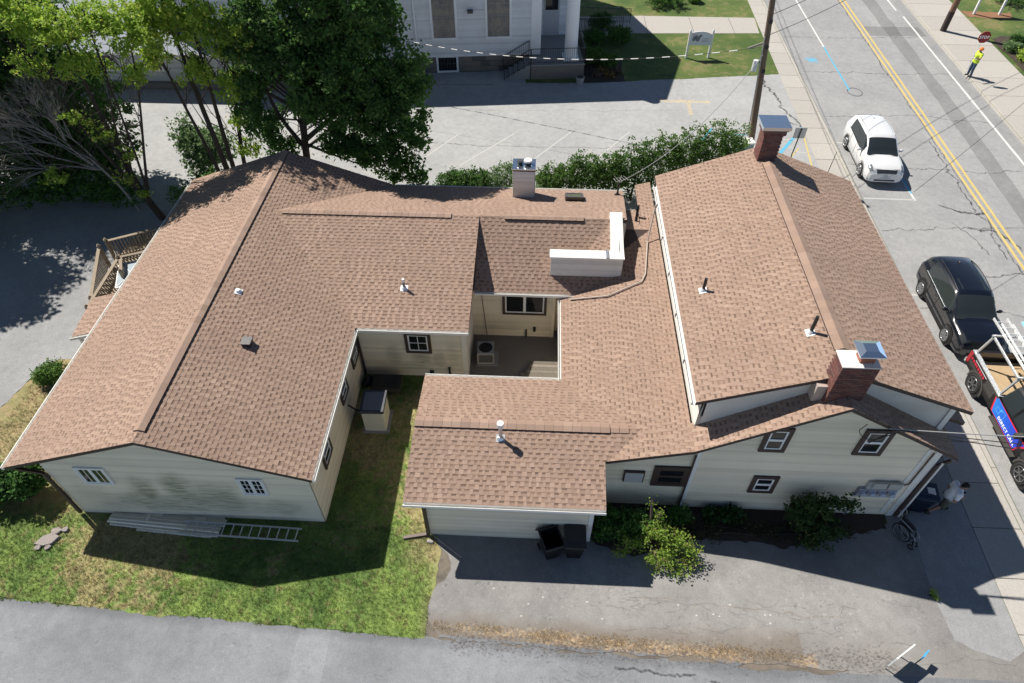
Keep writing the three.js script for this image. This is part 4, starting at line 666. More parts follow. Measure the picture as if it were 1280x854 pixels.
{ // sided chase with two round flues
  const c = sub('chimney', house); c.userData.label = 'square cream sided chimney chase with two round caps, on the rear roof';
  const [x0, x1, z0, z1, y0, y1] = [-1.0, -0.14, -23.75, -23.02, 2.7, 4.33];
  sidingWall(c, [x0, z1], [x1, z1], [[0, y0], [0.86, y0], [0.86, y1], [0, y1]], M.greySide, { exp: 0.1 }); sidingWall(c, [x1, z1], [x1, z0], [[0, y0], [0.73, y0], [0.73, y1], [0, y1]], M.greySide); sidingWall(c, [x0, z0], [x0, z1], [[0, y0], [0.73, y0], [0.73, y1], [0, y1]], M.greySide); sidingWall(c, [x1, z0], [x0, z0], [[0, y0], [0.86, y0], [0.86, y1], [0, y1]], M.greySide);
  new B().box(x0 - 0.01, y1, z0 - 0.01, x1 + 0.01, y1 + 0.07, z1 + 0.012).build('chase_band', M.brownTrim, c); new B().box(x0 - 0.03, y1 + 0.07, z0 - 0.03, x1 + 0.03, y1 + 0.11, z1 + 0.03).build('chase_top', M.steelCap, c);
  new B().cyl(V(-0.42, y1 + 0.1, -23.4), V(-0.42, y1 + 0.24, -23.4), 0.13).build('flue', M.black, c); new B().cyl(V(-0.42, y1 + 0.24, -23.4), V(-0.42, y1 + 0.3, -23.4), 0.18, 0.16, 16).build('flue_cap', M.flash, c);
  new B().cyl(V(-0.74, y1 + 0.1, -23.4), V(-0.74, y1 + 0.22, -23.4), 0.1).build('flue', M.black, c); new B().cyl(V(-0.74, y1 + 0.22, -23.4), V(-0.74, y1 + 0.27, -23.4), 0.13, 0.11, 16).build('flue_cap', mat([0.12, 0.12, 0.13], { roughness: 0.4, metalness: 0.5 }), c);
}
// --- skylight, roof vents ---
{
  const hb = (z) => hB1(z), k = new B(), x0 = 1.12, x1 = 1.86, za = -22.68, zb = -23.3, L = 0.2; const q = (x, z, o) => V(x, hb(z) + o, z);
  const rim = (i) => [q(x0 + i, za - i, L), q(x1 - i, za - i, L), q(x1 - i, zb + i, L), q(x0 + i, zb + i, L)], o = rim(0), n = rim(0.1), lo = [q(x0, za, 0), q(x1, za, 0), q(x1, zb, 0), q(x0, zb, 0)];
  for (let i = 0; i < 4; i++) { const j = (i + 1) % 4; k.quad(lo[i], lo[j], o[j], o[i]).quad(o[i], o[j], n[j], n[i]); }
  const s = k.build('skylight', mat([0.1, 0.09, 0.085], { roughness: 0.4, metalness: 0.3 }), house); new B().poly(n.map((w) => w.clone().add(V(0, -0.015, 0)))).build('pane', mat([0.1, 0.11, 0.085], { roughness: 0.05 }), s);
}
function ventPipe(plane, x, z, h, r, m, o = {}) {
  const p = plane.at3(x, z), v = sub('vent_pipe', house), q = V(0, 1, 0), up_ = plane.n;
  if (o.flash) { const c = p.clone().addScaledVector(up_, 0.024), k = new B(), a = plane.u.clone().multiplyScalar(0.13), w = plane.v.clone().multiplyScalar(0.12); k.quad(c.clone().sub(a).sub(w), c.clone().add(a).sub(w), c.clone().add(a).add(w), c.clone().sub(a).add(w)); k.cyl(c, p.clone().add(V(0, 0.1, 0)), r * 2, r * 1.25, 12); k.build('flashing', o.flash, v); }
  new B().cyl(p, p.clone().add(V(0, h, 0)), r, r, 12).build('pipe', m, v);
  if (o.cap) new B().cyl(p.clone().add(V(0, h - 0.02, 0)), p.clone().add(V(0, h + 0.14, 0)), o.cap, o.cap, 14).build('pipe_cap', o.capMat || M.flash, v);
}
ventPipe(rGf, -0.85, -11.3, 0.62, 0.055, M.galv, { flash: M.galv, cap: 0.1 });
ventPipe(rB1f, -4.59, -17.3, 0.3, 0.05, mat([0.2, 0.25, 0.3], { roughness: 0.4, metalness: 0.5 }), { flash: M.flash, cap: 0.045, capMat: M.white });
ventPipe(rLWr, -9.82, -15.95, 0.1, 0.05, M.galv, { flash: M.flash });
{ const p = rLWr.at3(-8.94, -13.9), v = sub('box_vent', house); new B().box(p.x - 0.14, p.y - 0.02, p.z - 0.15, p.x + 0.13, p.y + 0.14, p.z + 0.14).build('vent_hood', mat([0.04, 0.04, 0.045], { roughness: 0.45, metalness: 0.3 }), v); new B().box(p.x - 0.16, p.y + 0.14, p.z - 0.17, p.x + 0.15, p.y + 0.165, p.z + 0.16).build('vent_lid', mat([0.06, 0.06, 0.065], { roughness: 0.4, metalness: 0.3 }), v); }
ventPipe(rUl, 5.26, -15.68, 0.5, 0.05, M.pipe, { flash: M.flash }); ventPipe(rUl, 7.62, -13.1, 0.62, 0.05, M.pipe, { flash: M.flash });
ventPipe(rBack, 3.33, -23.75, 0.62, 0.04, M.pipe, { flash: M.pipe }); ventPipe(rDb, 3.95, -21.9, 0.75, 0.055, M.pipe, {});
{ const k = new B(); k.cyl(V(3.33, 3.4, -23.75), V(3.4, 3.75, -23.8), 0.02, 0.02, 6); for (let i = 0; i < 5; i++) k.bar(V(3.1 + 0.1 * i, 3.55 + 0.03 * i, -23.9), V(3.2 + 0.12 * i, 3.6 + 0.03 * i, -23.55), 0.012, 0.012); k.build('antenna', M.wireGrey, house); }
// --- meters, hose bibs, cables on the front wall ---
{
  const m = sub('meter_bank', house); new B().box(9.75, 1.18, -10.9, 11.0, 1.24, -10.8).box(10.0, 1.5, -10.9, 10.9, 1.95, -10.82).build('meter_panel', mat([0.45, 0.46, 0.44], { roughness: 0.5, metalness: 0.2 }), m);
  for (let i = 0; i < 4; i++) { const x = 9.82 + i * 0.29; new B().box(x, 1.24, -10.9, x + 0.25, 1.6, -10.8).build('meter_box', mat([0.36, 0.38, 0.42], { roughness: 0.45, metalness: 0.3 }), m); const d = new B().cyl(V(x + 0.125, 1.45, -10.8), V(x + 0.125, 1.45, -10.69), 0.088, 0.08, 14); d.build('meter_dial', mat([0.4, 0.45, 0.55], { roughness: 0.12 }), m); }
  for (let i = 0; i < 2; i++) new B().box(10.1 + i * 0.45, 1.72, -10.82, 10.48 + i * 0.45, 2.0, -10.74).build('meter_cover', mat([0.4, 0.4, 0.37], { roughness: 0.5 }), m);
  const k = new B(); k.cyl(V(9.0, 0.5, -10.8), V(9.6, 0.5, -10.8), 0.025, 0.025, 6).cyl(V(9.6, 0.5, -10.8), V(9.75, 0.9, -10.8), 0.025, 0.025, 6).cyl(V(9.75, 0.9, -10.8), V(9.9, 0.9, -10.8), 0.025, 0.025, 6).cyl(V(9.9, 0.9, -10.8), V(9.9, 0.1, -10.8), 0.025, 0.025, 6).box(8.85, 0.3, -10.86, 9.2, 0.62, -10.68); k.build('gas_meter', mat([0.22, 0.26, 0.32], { roughness: 0.5, metalness: 0.2 }), m);
  const c = new B(); c.limb([V(8.75, 4.9, -10.7), V(8.7, 4.5, -10.75), V(9.1, 4.2, -10.72), V(9.6, 4.75, -10.6)], [0.012, 0.012], 5).limb([V(9.5, 4.75, -10.65), V(9.3, 4.2, -10.75), V(9.15, 3.95, -10.78), V(9.4, 4.5, -10.7)], [0.012, 0.012], 5); c.build('cable_loop', M.wire, house);
  new B().cyl(V(-1.95, 2.2, -18.08), V(-1.8, 0.1, -18.08), 0.012, 0.012, 5).build('conduit', M.wire, house); new B().box(0.0, 0.35, -18.13, 0.1, 0.55, -18.05).box(-0.3, 0.05, -18.13, -0.24, 0.4, -18.05).build('hose_tap', M.pipe, house); new B().box(-3.05, 0.2, -15.93, -2.98, 0.55, -15.86).box(-3.75, 0.15, -15.93, -3.6, 0.35, -15.88).build('hose_tap', M.pipe, house);
}
// ---------- church ----------
const church = local('church', 'white sided church with tall leaded windows and stone base', 'church', [-8.1, 0, -40.6], 6.4 * Math.PI / 180);
const cWhite = mat([0.82, 0.84, 0.88], { vertexColors: true, roughness: 0.6, map: rep(tSide, 4) }), cTrim = mat([0.82, 0.83, 0.85], { roughness: 0.5 }), iron = mat([0.025, 0.025, 0.027], { roughness: 0.5, metalness: 0.3 });
sidingWall(church, [-14, 0], [8, 0], [[0, 1.02], [22, 1.02], [22, 7.5], [0, 7.5]], cWhite, { exp: 0.13 });
sidingWall(church, [8, 0], [8, -3], [[0, 1.02], [3, 1.02], [3, 7.5], [0, 7.5]], cWhite, { exp: 0.13 }); sidingWall(church, [8, -3], [10.3, -3], [[0, 0.9], [2.3, 0.9], [2.3, 7.5], [0, 7.5]], cWhite, { exp: 0.13 });
new B().box(-14, 0, -14, 7.9, 7.4, -0.2).box(7.9, 0, -14, 10.2, 7.4, -3.2).build('wall', cWhite, church);
{ const k = new B(), e = 7.5, x0 = -14.4, x1 = 10.5; k.poly([V(x0, e, 0.35), V(x1, e, 0.35), V(x1, e + 3.4, -6.8), V(x0, e + 3.4, -6.8)]).poly([V(x1, e, -14), V(x0, e, -14), V(x0, e + 3.4, -6.8), V(x1, e + 3.4, -6.8)]).poly([V(x0, e - 0.2, 0.35), V(x1, e - 0.2, 0.35), V(x1, e, 0.35), V(x0, e, 0.35)]).poly([V(x1, e - 0.2, 0.35), V(x1, e - 0.2, -14), V(x1, e, -14), V(x1, e + 3.4, -6.8), V(x1, e, 0.35)]).poly([V(x0, e - 0.2, -14), V(x1, e - 0.2, -14), V(x1, e - 0.2, 0.35), V(x0, e - 0.2, 0.35)]); k.build('roof', mat([0.12, 0.12, 0.13], { roughness: 0.9, map: rep(tGrain, 1) }), church); }
new B().box(7.42, 0.98, 0.0, 8.03, 7.4, 0.06).build('corner_pilaster', cTrim, church); new B().box(-14, 0.98, 0.0, 7.42, 1.1, 0.05).build('water_table', cTrim, church);
{ const r = rng(31), sc = [[0.2, 0.18, 0.16], [0.25, 0.22, 0.19], [0.16, 0.15, 0.145], [0.28, 0.25, 0.22]].map((c) => mat(c, { roughness: 0.95, map: rep(tGrain, 0.9), bump: rep(tBump, 0.5), bumpScale: 0.015 }));
  const f = new B().box(-14, -0.05, -0.3, 7.9, 0.99, -0.06).build('foundation', mat([0.2, 0.19, 0.18], { roughness: 1 }), church);
  for (let row = 0; row < 3; row++) for (let x = -2.5 - r(); x < 7.8;) { const w = 0.45 + 0.75 * r(), a = x, b = Math.min(7.88, x + w - 0.03); x += w; if (b > 1.5 && a < 2.95) continue; const y = row * 0.33; new B().box(a, y + 0.012, -0.07, b, y + 0.318, -0.03 + 0.03 * r()).build('stone', sc[Math.floor(r() * 4)], f); } }
const lead = dataTex(128, (u, v) => { const a = fbm(u * 5, v * 9, 3), b = fbm(u * 14 + 3, v * 22, 2); return mix3([0.12, 0.125, 0.125], [0.27, 0.23, 0.19], clamp(1.5 * a + 0.6 * b - 0.7)); }, true, 256); lead.repeat.set(1 / 1.3, 1 / 3.2);
const leadGlass = mat([1, 1, 1], { map: lead, roughness: 0.25 });
for (const s0 of [-1.95, 1.52, 4.78, -5.2]) {
  const x0 = s0, x1 = s0 + 1.34, y0 = 2.15, y1 = 6.9, k = new B(); k.box(x0 - 0.12, y0 - 0.12, 0, x1 + 0.12, y0, 0.09).box(x0 - 0.12, y0, 0, x0, y1, 0.07).box(x1, y0, 0, x1 + 0.12, y1, 0.07).box(x0 - 0.12, y1, 0, x1 + 0.12, y1 + 0.14, 0.08);
  const w = k.build('window', cTrim, church); new B().box(x0 + 0.02, y0 + 0.01, 0, x1 - 0.02, y1 - 0.01, 0.03).build('pane', leadGlass, w);
  const m = new B(); for (const y of [2.72, 3.35, 4.05, 4.8, 5.6]) m.box(x0 + 0.02, y - 0.012, 0.03, x1 - 0.02, y + 0.012, 0.045); for (const t of [0.18, 0.82]) m.box(x0 + 1.34 * t - 0.01, 2.72, 0.03, x0 + 1.34 * t + 0.01, 3.35, 0.043); m.build('muntin', mat([0.3, 0.3, 0.3], { roughness: 0.6 }), w);
}
{ const k = new B(); k.box(1.56, 0.0, -0.03, 2.92, 0.1, 0.03).box(1.56, 0.94, -0.03, 2.92, 1.0, 0.03).box(1.56, 0.1, -0.03, 1.68, 0.94, 0.03).box(2.8, 0.1, -0.03, 2.92, 0.94, 0.03); const w = k.build('window', cTrim, church); new B().box(1.68, 0.1, -0.05, 2.8, 0.94, -0.025).build('pane', M.glass, w); const m = new B(); for (let i = 1; i < 6; i++) { const x = 1.68 + i * 1.12 / 6; m.box(x - 0.012, 0.1, -0.025, x + 0.012, 0.94, 0.0); } m.box(1.68, 0.52, -0.025, 2.8, 0.55, -0.002); m.build('muntin', M.glassGrey, w); }
new B().bar(V(0.48, -0.0, 0.1), V(0.48, 7.4, 0.1), 0.09, 0.07, V(0, 0, 1)).build('downspout', cTrim, church);
{ const l = new B().box(3.62, 3.6, 0.02, 3.95, 3.75, 0.3).build('wall_lamp', mat([0.06, 0.06, 0.065], { roughness: 0.5 }), church); new B().box(3.95, 3.68, 0.02, 4.66, 3.7, 0.04).build('conduit', M.wireGrey, l); }
{ // entry porch: platform, column, door, steps, iron railings
  const p = new B().box(7.35, -0.02, -3, 10.6, 0.85, 1.35).build('porch', M.stone, church); new B().box(7.3, 0.85, -3, 10.65, 0.92, 1.4).build('porch_slab', M.concreteGrey, p);
  const c = new B().cyl(V(9.84, 1.0, 0.55), V(9.84, 7.3, 0.55), 0.4, 0.36, 28).build('column', cTrim, church); new B().box(9.36, 0.92, 0.07, 10.32, 1.06, 1.03).build('column_base', cTrim, c);
  const d = new B().box(8.5, 0.92, -3.0, 9.5, 3.1, -2.93).build('door', mat([0.45, 0.46, 0.48], { roughness: 0.5 }), church); new B().box(8.6, 2.5, -2.93, 9.4, 3.4, -2.9).build('door_light', M.glass, d);
  new B().box(8.1, 3.2, -2.98, 8.75, 3.75, -2.9).build('notice_board', M.black, church);
  for (let i = 0; i < 5; i++) new B().box(7.3 - (i + 1) * 0.32, -0.01, 0.2, 7.3 - i * 0.32, 0.85 - i * 0.17, 1.3).build('step', M.concreteGrey, church);
  const rail = (pts, name = 'railing') => { const k = new B(); for (let i = 0; i + 1 < pts.length; i++) { const a = V(...pts[i]), b = V(...pts[i + 1]), n = Math.max(1, Math.round(a.distanceTo(b) / 0.13)); k.bar(a.clone().setY(a.y + 0.95), b.clone().setY(b.y + 0.95), 0.045, 0.03).bar(a.clone().setY(a.y + 0.12), b.clone().setY(b.y + 0.12), 0.03, 0.02); for (let j = 0; j <= n; j++) { const q = a.clone().lerp(b, j / n); k.bar(q, q.clone().add(V(0, 0.95, 0)), j % n ? 0.016 : 0.04, j % n ? 0.016 : 0.04, V(1, 0, 0)); } } return k.build(name, iron, church); };
  rail([[5.7, 0, 1.35], [7.3, 0.92, 1.35]]); rail([[5.7, 0, 0.15], [7.3, 0.92, 0.15]]); rail([[7.35, 0.92, 1.35], [10.6, 0.92, 1.35], [10.6, 0.92, -2.8]]); rail([[10.8, 0.5, -4.2], [14.2, 0.1, -5.2]]); rail([[10.8, 0.5, -6.2], [15, 0.1, -6.6]]); rail([[10.6, 0.9, -3.0], [12.2, 0.6, -4.0]]);
}
new B().box(4.95, -0.02, 0.05, 7.0, 0.02, 2.0).build('entry_pad', mat([0.4, 0.4, 0.39], { roughness: 0.95, map: rep(tGrain, 1.5) }), church);
{ // low hall far left behind the trees
  const h = thing('parish_hall', 'low pale building with grey roof behind the left trees', 'building', [-24, 0, -38]); const wallM = mat([0.55, 0.57, 0.58], { vertexColors: true, roughness: 0.8, map: rep(tSide, 4) });
  sidingWall(h, [-48, -37.6], [-10.5, -38.4], [[0, 0.35], [37.5, 0.35], [37.5, 2.3], [0, 2.3]], wallM, { exp: 0.15 }); new B().box(-48, 0, -38.4, -10.5, 0.36, -37.75).build('foundation', M.stone, h);
  new B().box(-48.2, 2.3, -38.6, -10.3, 2.42, -37.2).build('fascia', M.white, h); const k = new B(); k.poly([V(-48.3, 2.43, -37.1), V(-10.2, 2.43, -37.3), V(-10.2, 5.6, -46.5), V(-48.3, 5.6, -46.5)]).poly([V(-10.2, 2.43, -37.3), V(-10.2, 2.0, -46.5), V(-10.2, 5.6, -46.5)]); k.build('roof', mat([0.26, 0.29, 0.34], { roughness: 0.8, map: rep(tGrain, 1.2) }), h);
  for (let i = 0; i < 7; i++) { const x = -32 + i * 2.8, z = -37.55 - (x + 48) * 0.0213; const w = new B().box(x, 1.0, z - 0.3, x + 1.1, 2.0, z + 0.04).build('window', M.whiteTrim, h); new B().box(x + 0.08, 1.08, z, x + 1.02, 1.92, z + 0.055).build('pane', M.glass, w); }
}
// church sign on two white posts
{
  const s = local('church_sign', 'white two post sign board on the church lawn', 'sign', [10.05, 0, -43.65], 0.06);
  for (const x of [-0.72, 0.72]) { const p = new B().box(x - 0.06, 0, -0.06, x + 0.06, 1.72, 0.06).build('post', M.whiteTrim, s); new B().cyl(V(x, 1.72, 0), V(x, 1.82, 0), 0.075, 0.01, 8).build('post_cap', M.whiteTrim, p); }
  const c = document.createElement('canvas'); c.width = 512; c.height = 300; const g = c.getContext('2d'); g.fillStyle = '#cdd3da'; g.fillRect(0, 0, 512, 300); g.fillStyle = '#4a535c';
  for (const [x, y, a, b] of [[95, 150, 46, 62], [190, 155, 48, 66], [140, 120, 26, 40], [240, 90, 30, 34]]) { g.globalAlpha = 0.75; g.beginPath(); g.ellipse(x, y, a, b, 0.4, 0, 7); g.fill(); } g.fillStyle = '#a04a58'; g.globalAlpha = 0.6; g.fillRect(30, 62, 150, 18); g.fillStyle = '#5a646e'; g.globalAlpha = 0.7; g.font = 'italic 60px serif'; g.fillText('C', 262, 110); for (const y of [150, 182, 212]) g.fillRect(290, y, 170, 9); g.globalAlpha = 1;
  const t = new THREE.CanvasTexture(c); t.colorSpace = THREE.SRGBColorSpace; const b = new B(); const o = [[-0.66, 0.82], [0.66, 0.82], [0.66, 1.52], [0.3, 1.64], [0, 1.68], [-0.3, 1.66], [-0.66, 1.6]];
  b.poly(o.map(([x, y]) => V(x, y, 0.025)), undefined, o.map(([x, y]) => [(x + 0.66) / 1.32, (y - 0.82) / 0.84])); b.build('sign_face', mat([1, 1, 1], { map: t, roughness: 0.5 }), s);
  const k = new B(); k.poly(o.map(([x, y]) => V(x, y, -0.025)).reverse()); o.forEach(([x, y], i) => { const [a, e] = o[(i + 1) % o.length]; k.quad(V(x, y, -0.025), V(a, e, -0.025), V(a, e, 0.025), V(x, y, 0.025)); }); k.build('sign_back', M.whiteTrim, s);
}
{ const s = local('post_sign', 'white posts of a sign standing on a mulch patch across the road', 'sign', [32.0, 0, -51.8], 0); for (const x of [-0.9, 0.9]) new B().box(x - 0.07, 0, -0.07, x + 0.07, 2.2, 0.07).build('post', M.whiteTrim, s); new B().box(-0.83, 1.3, -0.03, 0.83, 2.1, 0.03).build('board', M.whiteTrim, s); sheet('mulch_patch', [[30.6, -51.2], [33.6, -51.1], [33.8, -52.3], [30.4, -52.4]], 0.012, mat([0.26, 0.13, 0.07], { roughness: 1, map: rep(tGrain, 0.6) }), { jit: 0.2, seed: 22 }); }
{ const s = local('parking_sign', 'small grey sign plate on a dark post by the lot', 'sign', [12.75, 0, -30.6], 0); new B().cyl(V(0, 0, -0.03), V(0.1, 2.3, -0.03), 0.03, 0.03, 8).build('post', M.black, s); new B().box(-0.2, 1.75, -0.075, 0.38, 2.3, -0.065).build('sign_plate', mat([0.5, 0.5, 0.5], { roughness: 0.45, metalness: 0.4 }), s); }
{ const s = local('marker_stake', 'thin dark stake standing at the sidewalk edge behind the roof', 'stake', [14.55, 0, -29.9], 0); new B().cyl(V(0, 0, 0), V(0.05, 1.5, 0), 0.018, 0.015, 6).build('rod', M.black, s); new B().cyl(V(0, 0, 0), V(0, 0.06, 0), 0.05, 0.04, 8).build('foot', M.black, s); }
{ const s = local('utility_cabinet', 'small white topped cabinet beside the utility pole', 'cabinet', [10.6, 0, -31.4], 0.1); new B().box(-0.35, 0, -0.25, 0.35, 1.05, 0.25).build('cabinet_body', mat([0.25, 0.32, 0.32], { roughness: 0.5 }), s); new B().box(-0.38, 1.05, -0.28, 0.38, 1.14, 0.28).build('cabinet_lid', M.white, s); }
{ const s = local('planter_tub', 'small grey tub planter at the foot of the church porch', 'planter', [2.35, 0, -39.7], 0); new B().cyl(V(0, 0, 0), V(0, 0.42, 0), 0.2, 0.27, 14).build('tub', mat([0.35, 0.36, 0.36], { roughness: 0.8 }), s); new B().cyl(V(0, 0.36, 0), V(0, 0.425, 0), 0.24, 0.24, 12).build('soil', M.mulch, s); }
// ---------- trees, hedges, shrubs ----------
function tree(name, label, at, stems, blobs, n, leafSize, cols, seed, o = {}) {
  const t = local(name, label, 'tree', at, 0, o.group), r = rng(seed), k = new B(), tips = [];
  for (const [pts, r0, r1] of stems) { const P = pts.map((q) => V(...q)); k.limb(P, [r0, mix(r0, r1, 0.45), r1], 8); tips.push([P, r1, r0]); }
  k.build('trunk', o.bark || M.bark, t);
  const br = new B();   // limbs reaching into the crown
  for (const b of blobs) for (let i = 0; i < (o.limbs ?? 3); i++) {
    const [P, r1] = tips[Math.floor(r() * tips.length)], c = new THREE.CatmullRomCurve3(P), s = c.getPoint(0.4 + 0.6 * r()), e = V(b[0] + (r() - 0.5) * 1.4 * b[3], b[1] + (r() - 0.5) * 1.2 * b[4], b[2] + (r() - 0.5) * 1.4 * b[5]), m = s.clone().lerp(e, 0.5).add(V((r() - 0.5) * 0.5, 0.25 * r(), (r() - 0.5) * 0.5));
    br.limb([s, m, e], [Math.min(o.limbR ?? 0.08, r1 * 0.9), (o.limbR ?? 0.08) * 0.4, 0.01], 5);
    for (let q = 0; q < (o.twigs ?? 2); q++) { const f = m.clone().lerp(e, r()), g = f.clone().add(V((r() - 0.5) * 1.2, 0.3 + 0.8 * r(), (r() - 0.5) * 1.2)); br.limb([f, f.clone().lerp(g, 0.5).add(V(0, 0.1, 0)), g], [0.022, 0.014, 0.006], 4); }
  }
  br.build('branch', o.bark || M.bark, t);
  if (n) { const it = foliageItems(blobs, n, leafSize, cols, r, { clumpR: o.clumpR ?? 0.5, perClump: o.per ?? 30, shell: o.shell ?? 0.5, rare: o.rare ?? 0 }); instances('crown', leafGeo, o.leaf || mLeaf, it, t); }
  return t;
}
const dk = [[0.045, 0.115, 0.022], [0.1, 0.21, 0.04], [0.2, 0.32, 0.07]], yg = [[0.24, 0.39, 0.045], [0.42, 0.56, 0.08], [0.56, 0.58, 0.11]], pale = [[0.13, 0.22, 0.08], [0.2, 0.3, 0.13], [0.32, 0.4, 0.18]], mid3 = [[0.06, 0.14, 0.025], [0.13, 0.24, 0.045], [0.22, 0.3, 0.07]];
// large maple behind the left wing
tree('maple_tree', 'large dark green maple close behind the left roof', [-10.9, 0, -26.9], [[[[0, 0, 0], [0.1, 1.6, 0], [0.4, 4, 0], [1.2, 7.5, -0.2]], 0.2, 0.09], [[[0.3, 3.2, 0], [2.2, 4.8, 0.1], [3.6, 6.5, 0]], 0.12, 0.05], [[[0.2, 2.8, 0], [-0.6, 4.6, 0.1], [-1, 6.8, 0]], 0.11, 0.05]],
  [[2, 6.0, 0, 2.5, 2.2, 1.8], [4.4, 4.6, 0, 1.6, 1.5, 1.4], [5.0, 6.4, -0.2, 1.2, 1.4, 1.1], [-1.4, 4.5, 0.1, 0.95, 1.2, 0.9], [3.6, 3.0, 0.2, 1.6, 0.9, 1.1], [-0.95, 3.0, 0.2, 0.85, 0.7, 0.8], [1.9, 3.5, 0.3, 0.9, 0.8, 0.9], [0, 8.0, -0.3, 1.9, 1.6, 1.5], [3, 8.6, -0.4, 2.3, 1.5, 1.7], [-1.2, 6.6, 0, 1.2, 1.6, 1.1], [5.3, 3.4, 0.1, 0.9, 0.6, 0.8], [4.7, 2.0, 0.2, 1.3, 0.6, 0.8], [1.6, 10.2, -0.5, 2.6, 1.2, 1.8]], 84000, 0.17, dk, 101, { limbs: 4, shell: 0.4, clumpR: 0.46, per: 90, rare: 0.1 });
tree('maple_tree', 'dark spreading tree shading the left drive', [-25.5, 0, -28.5], [[[[0, 0, 0], [0.2, 2, 0], [0.1, 5, 0]], 0.3, 0.12]], [[0, 5.8, 0, 4.2, 3, 3.4], [3.6, 4.2, 0.4, 2.6, 2.2, 2.2], [-3.5, 4.6, 0.5, 3, 2.6, 2.6], [1, 8.2, -0.5, 3.4, 2.4, 3], [5.0, 2.6, 0.9, 1.6, 1.2, 1.4], [0.4, 3.2, 1.6, 2.4, 1.6, 1.6], [-4, 8.4, -0.6, 3, 2.4, 2.6]], 76000, 0.22, dk, 102, { limbs: 4, shell: 0.45, rare: 0.05, clumpR: 0.6, per: 60 });
tree('maple_tree', 'dark tree beyond the drive casting deep shade', [-30, 0, -22.5], [[[[0, 0, 0], [0.2, 2.5, 0], [0, 5.5, 0]], 0.28, 0.12]], [[0, 6, 0, 4, 2.8, 3.6], [3, 5.2, 0.6, 2.6, 2.2, 2.6], [-2, 8, 0, 3.4, 2.4, 3], [2.6, 7.6, -1, 2.8, 2.2, 2.4]], 60000, 0.25, dk, 103, { limbs: 3, clumpR: 0.6, per: 50 });
tree('understorey_tree', 'low dark leafy tree filling the edge between side drive and parking lot', [-23.2, 0, -27.6], [[[[0, 0, 0], [0.1, 1.2, 0], [0, 2.6, 0]], 0.14, 0.06]], [[0, 2.2, 0, 1.8, 1.6, 1.2], [1.9, 1.6, 0.2, 1.3, 1.2, 1.0], [-2.0, 2.0, 0, 1.7, 1.6, 1.2], [0.6, 3.6, -0.2, 1.4, 1.0, 1.1], [-1.4, 4.0, -0.3, 1.5, 1.1, 1.2]], 30000, 0.17, dk, 108, { limbs: 3, shell: 0.45, clumpR: 0.45, per: 60, rare: 0.06 });
// lively yellow green multi-stem tree beside the deck
tree('locust_tree', 'slender multi stemmed yellow green tree rising beside the wooden deck', [-17.6, 0, -25.0], [[[[0, 0, 0], [-0.4, 1.4, 0], [-0.7, 4.4, -0.1], [-0.8, 9.2, -0.3]], 0.17, 0.02], [[[-0.3, 1.0, 0], [0.35, 3.2, -0.1], [1.3, 6.4, -0.3], [1.9, 9.2, -0.4]], 0.07, 0.02], [[[-0.4, 1.3, 0], [-1.2, 3.5, 0.1], [-2.1, 6.4, 0], [-2.5, 9, 0]], 0.07, 0.02], [[[-0.2, 0.9, 0.05], [0.1, 3.5, 0], [0.35, 6.5, 0], [0.5, 9.4, -0.2]], 0.06, 0.02], [[[-0.5, 1.5, 0], [-0.3, 4.2, 0.1], [0.6, 7.6, 0]], 0.05, 0.02], [[[-0.6, 1.6, 0], [-1.7, 3.2, 0.2], [-3.4, 5.0, 0.3]], 0.05, 0.015]],
  [[-1.6, 8.8, -0.1, 1.7, 1.0, 1.2], [0.6, 8.9, -0.3, 1.5, 1.0, 1.2], [2.0, 8.4, -0.4, 1.1, 1.0, 1.0], [-0.5, 7.4, 0, 1.3, 0.7, 0.9], [1.5, 6.9, -0.2, 0.8, 0.6, 0.7], [-2.5, 7.4, 0.1, 0.9, 0.6, 0.7], [-1.6, 5.2, 0.2, 0.8, 0.35, 0.5], [-0.8, 4.6, 0.1, 0.5, 0.5, 0.4], [-0.2, 3.6, 0, 0.45, 0.5, 0.4], [-0.7, 2.3, 0.1, 0.5, 0.4, 0.4], [-0.2, 1.5, 0.2, 0.4, 0.4, 0.4], [-3.6, 2.6, 0.6, 0.8, 0.4, 0.5], [-3.0, 9.6, -0.2, 1.4, 0.8, 1]], 16000, 0.145, yg, 104, { limbs: 3, twigs: 4, clumpR: 0.3, per: 26, rare: 0.08, shell: 0.85, limbR: 0.028 });
tree('locust_tree', 'cluster of upright thin trunks with yellow green leaves behind the left roof', [-14.5, 0, -26.5], [[[[0, 0, 0], [0.0, 2, 0], [-0.2, 5.6, -0.1], [-0.35, 9.3, -0.3]], 0.15, 0.05], [[[0.35, 0, 0.1], [0.4, 2.2, 0.1], [0.5, 5.4, 0], [0.6, 9, -0.2]], 0.13, 0.04], [[[0.75, 0, 0], [0.95, 2.4, 0], [1.4, 5.2, -0.1], [2, 7.8, -0.2]], 0.12, 0.04], [[[-0.25, 0, 0], [-0.5, 2.5, 0], [-0.9, 5.2, 0], [-1.3, 7.6, -0.2]], 0.1, 0.03]],
  [[-0.9, 8.6, -0.2, 1.3, 1.1, 1.2], [0.6, 8.4, -0.1, 1.3, 1.1, 1.2], [1.9, 7.8, -0.2, 1.2, 1.0, 1.1], [-1.4, 7.2, 0, 0.9, 0.7, 0.8], [0.2, 6.6, 0.1, 0.9, 0.7, 0.8], [1.6, 5.9, 0, 0.8, 0.8, 0.8], [1.5, 4.4, 0.1, 0.6, 0.5, 0.6], [0.2, 9.9, -0.4, 2, 0.9, 1.5], [1.4, 3.0, 0.2, 0.6, 0.5, 0.5]], 21000, 0.145, yg, 105, { limbs: 3, twigs: 4, clumpR: 0.32, per: 28, rare: 0.14, shell: 0.8, limbR: 0.03 });
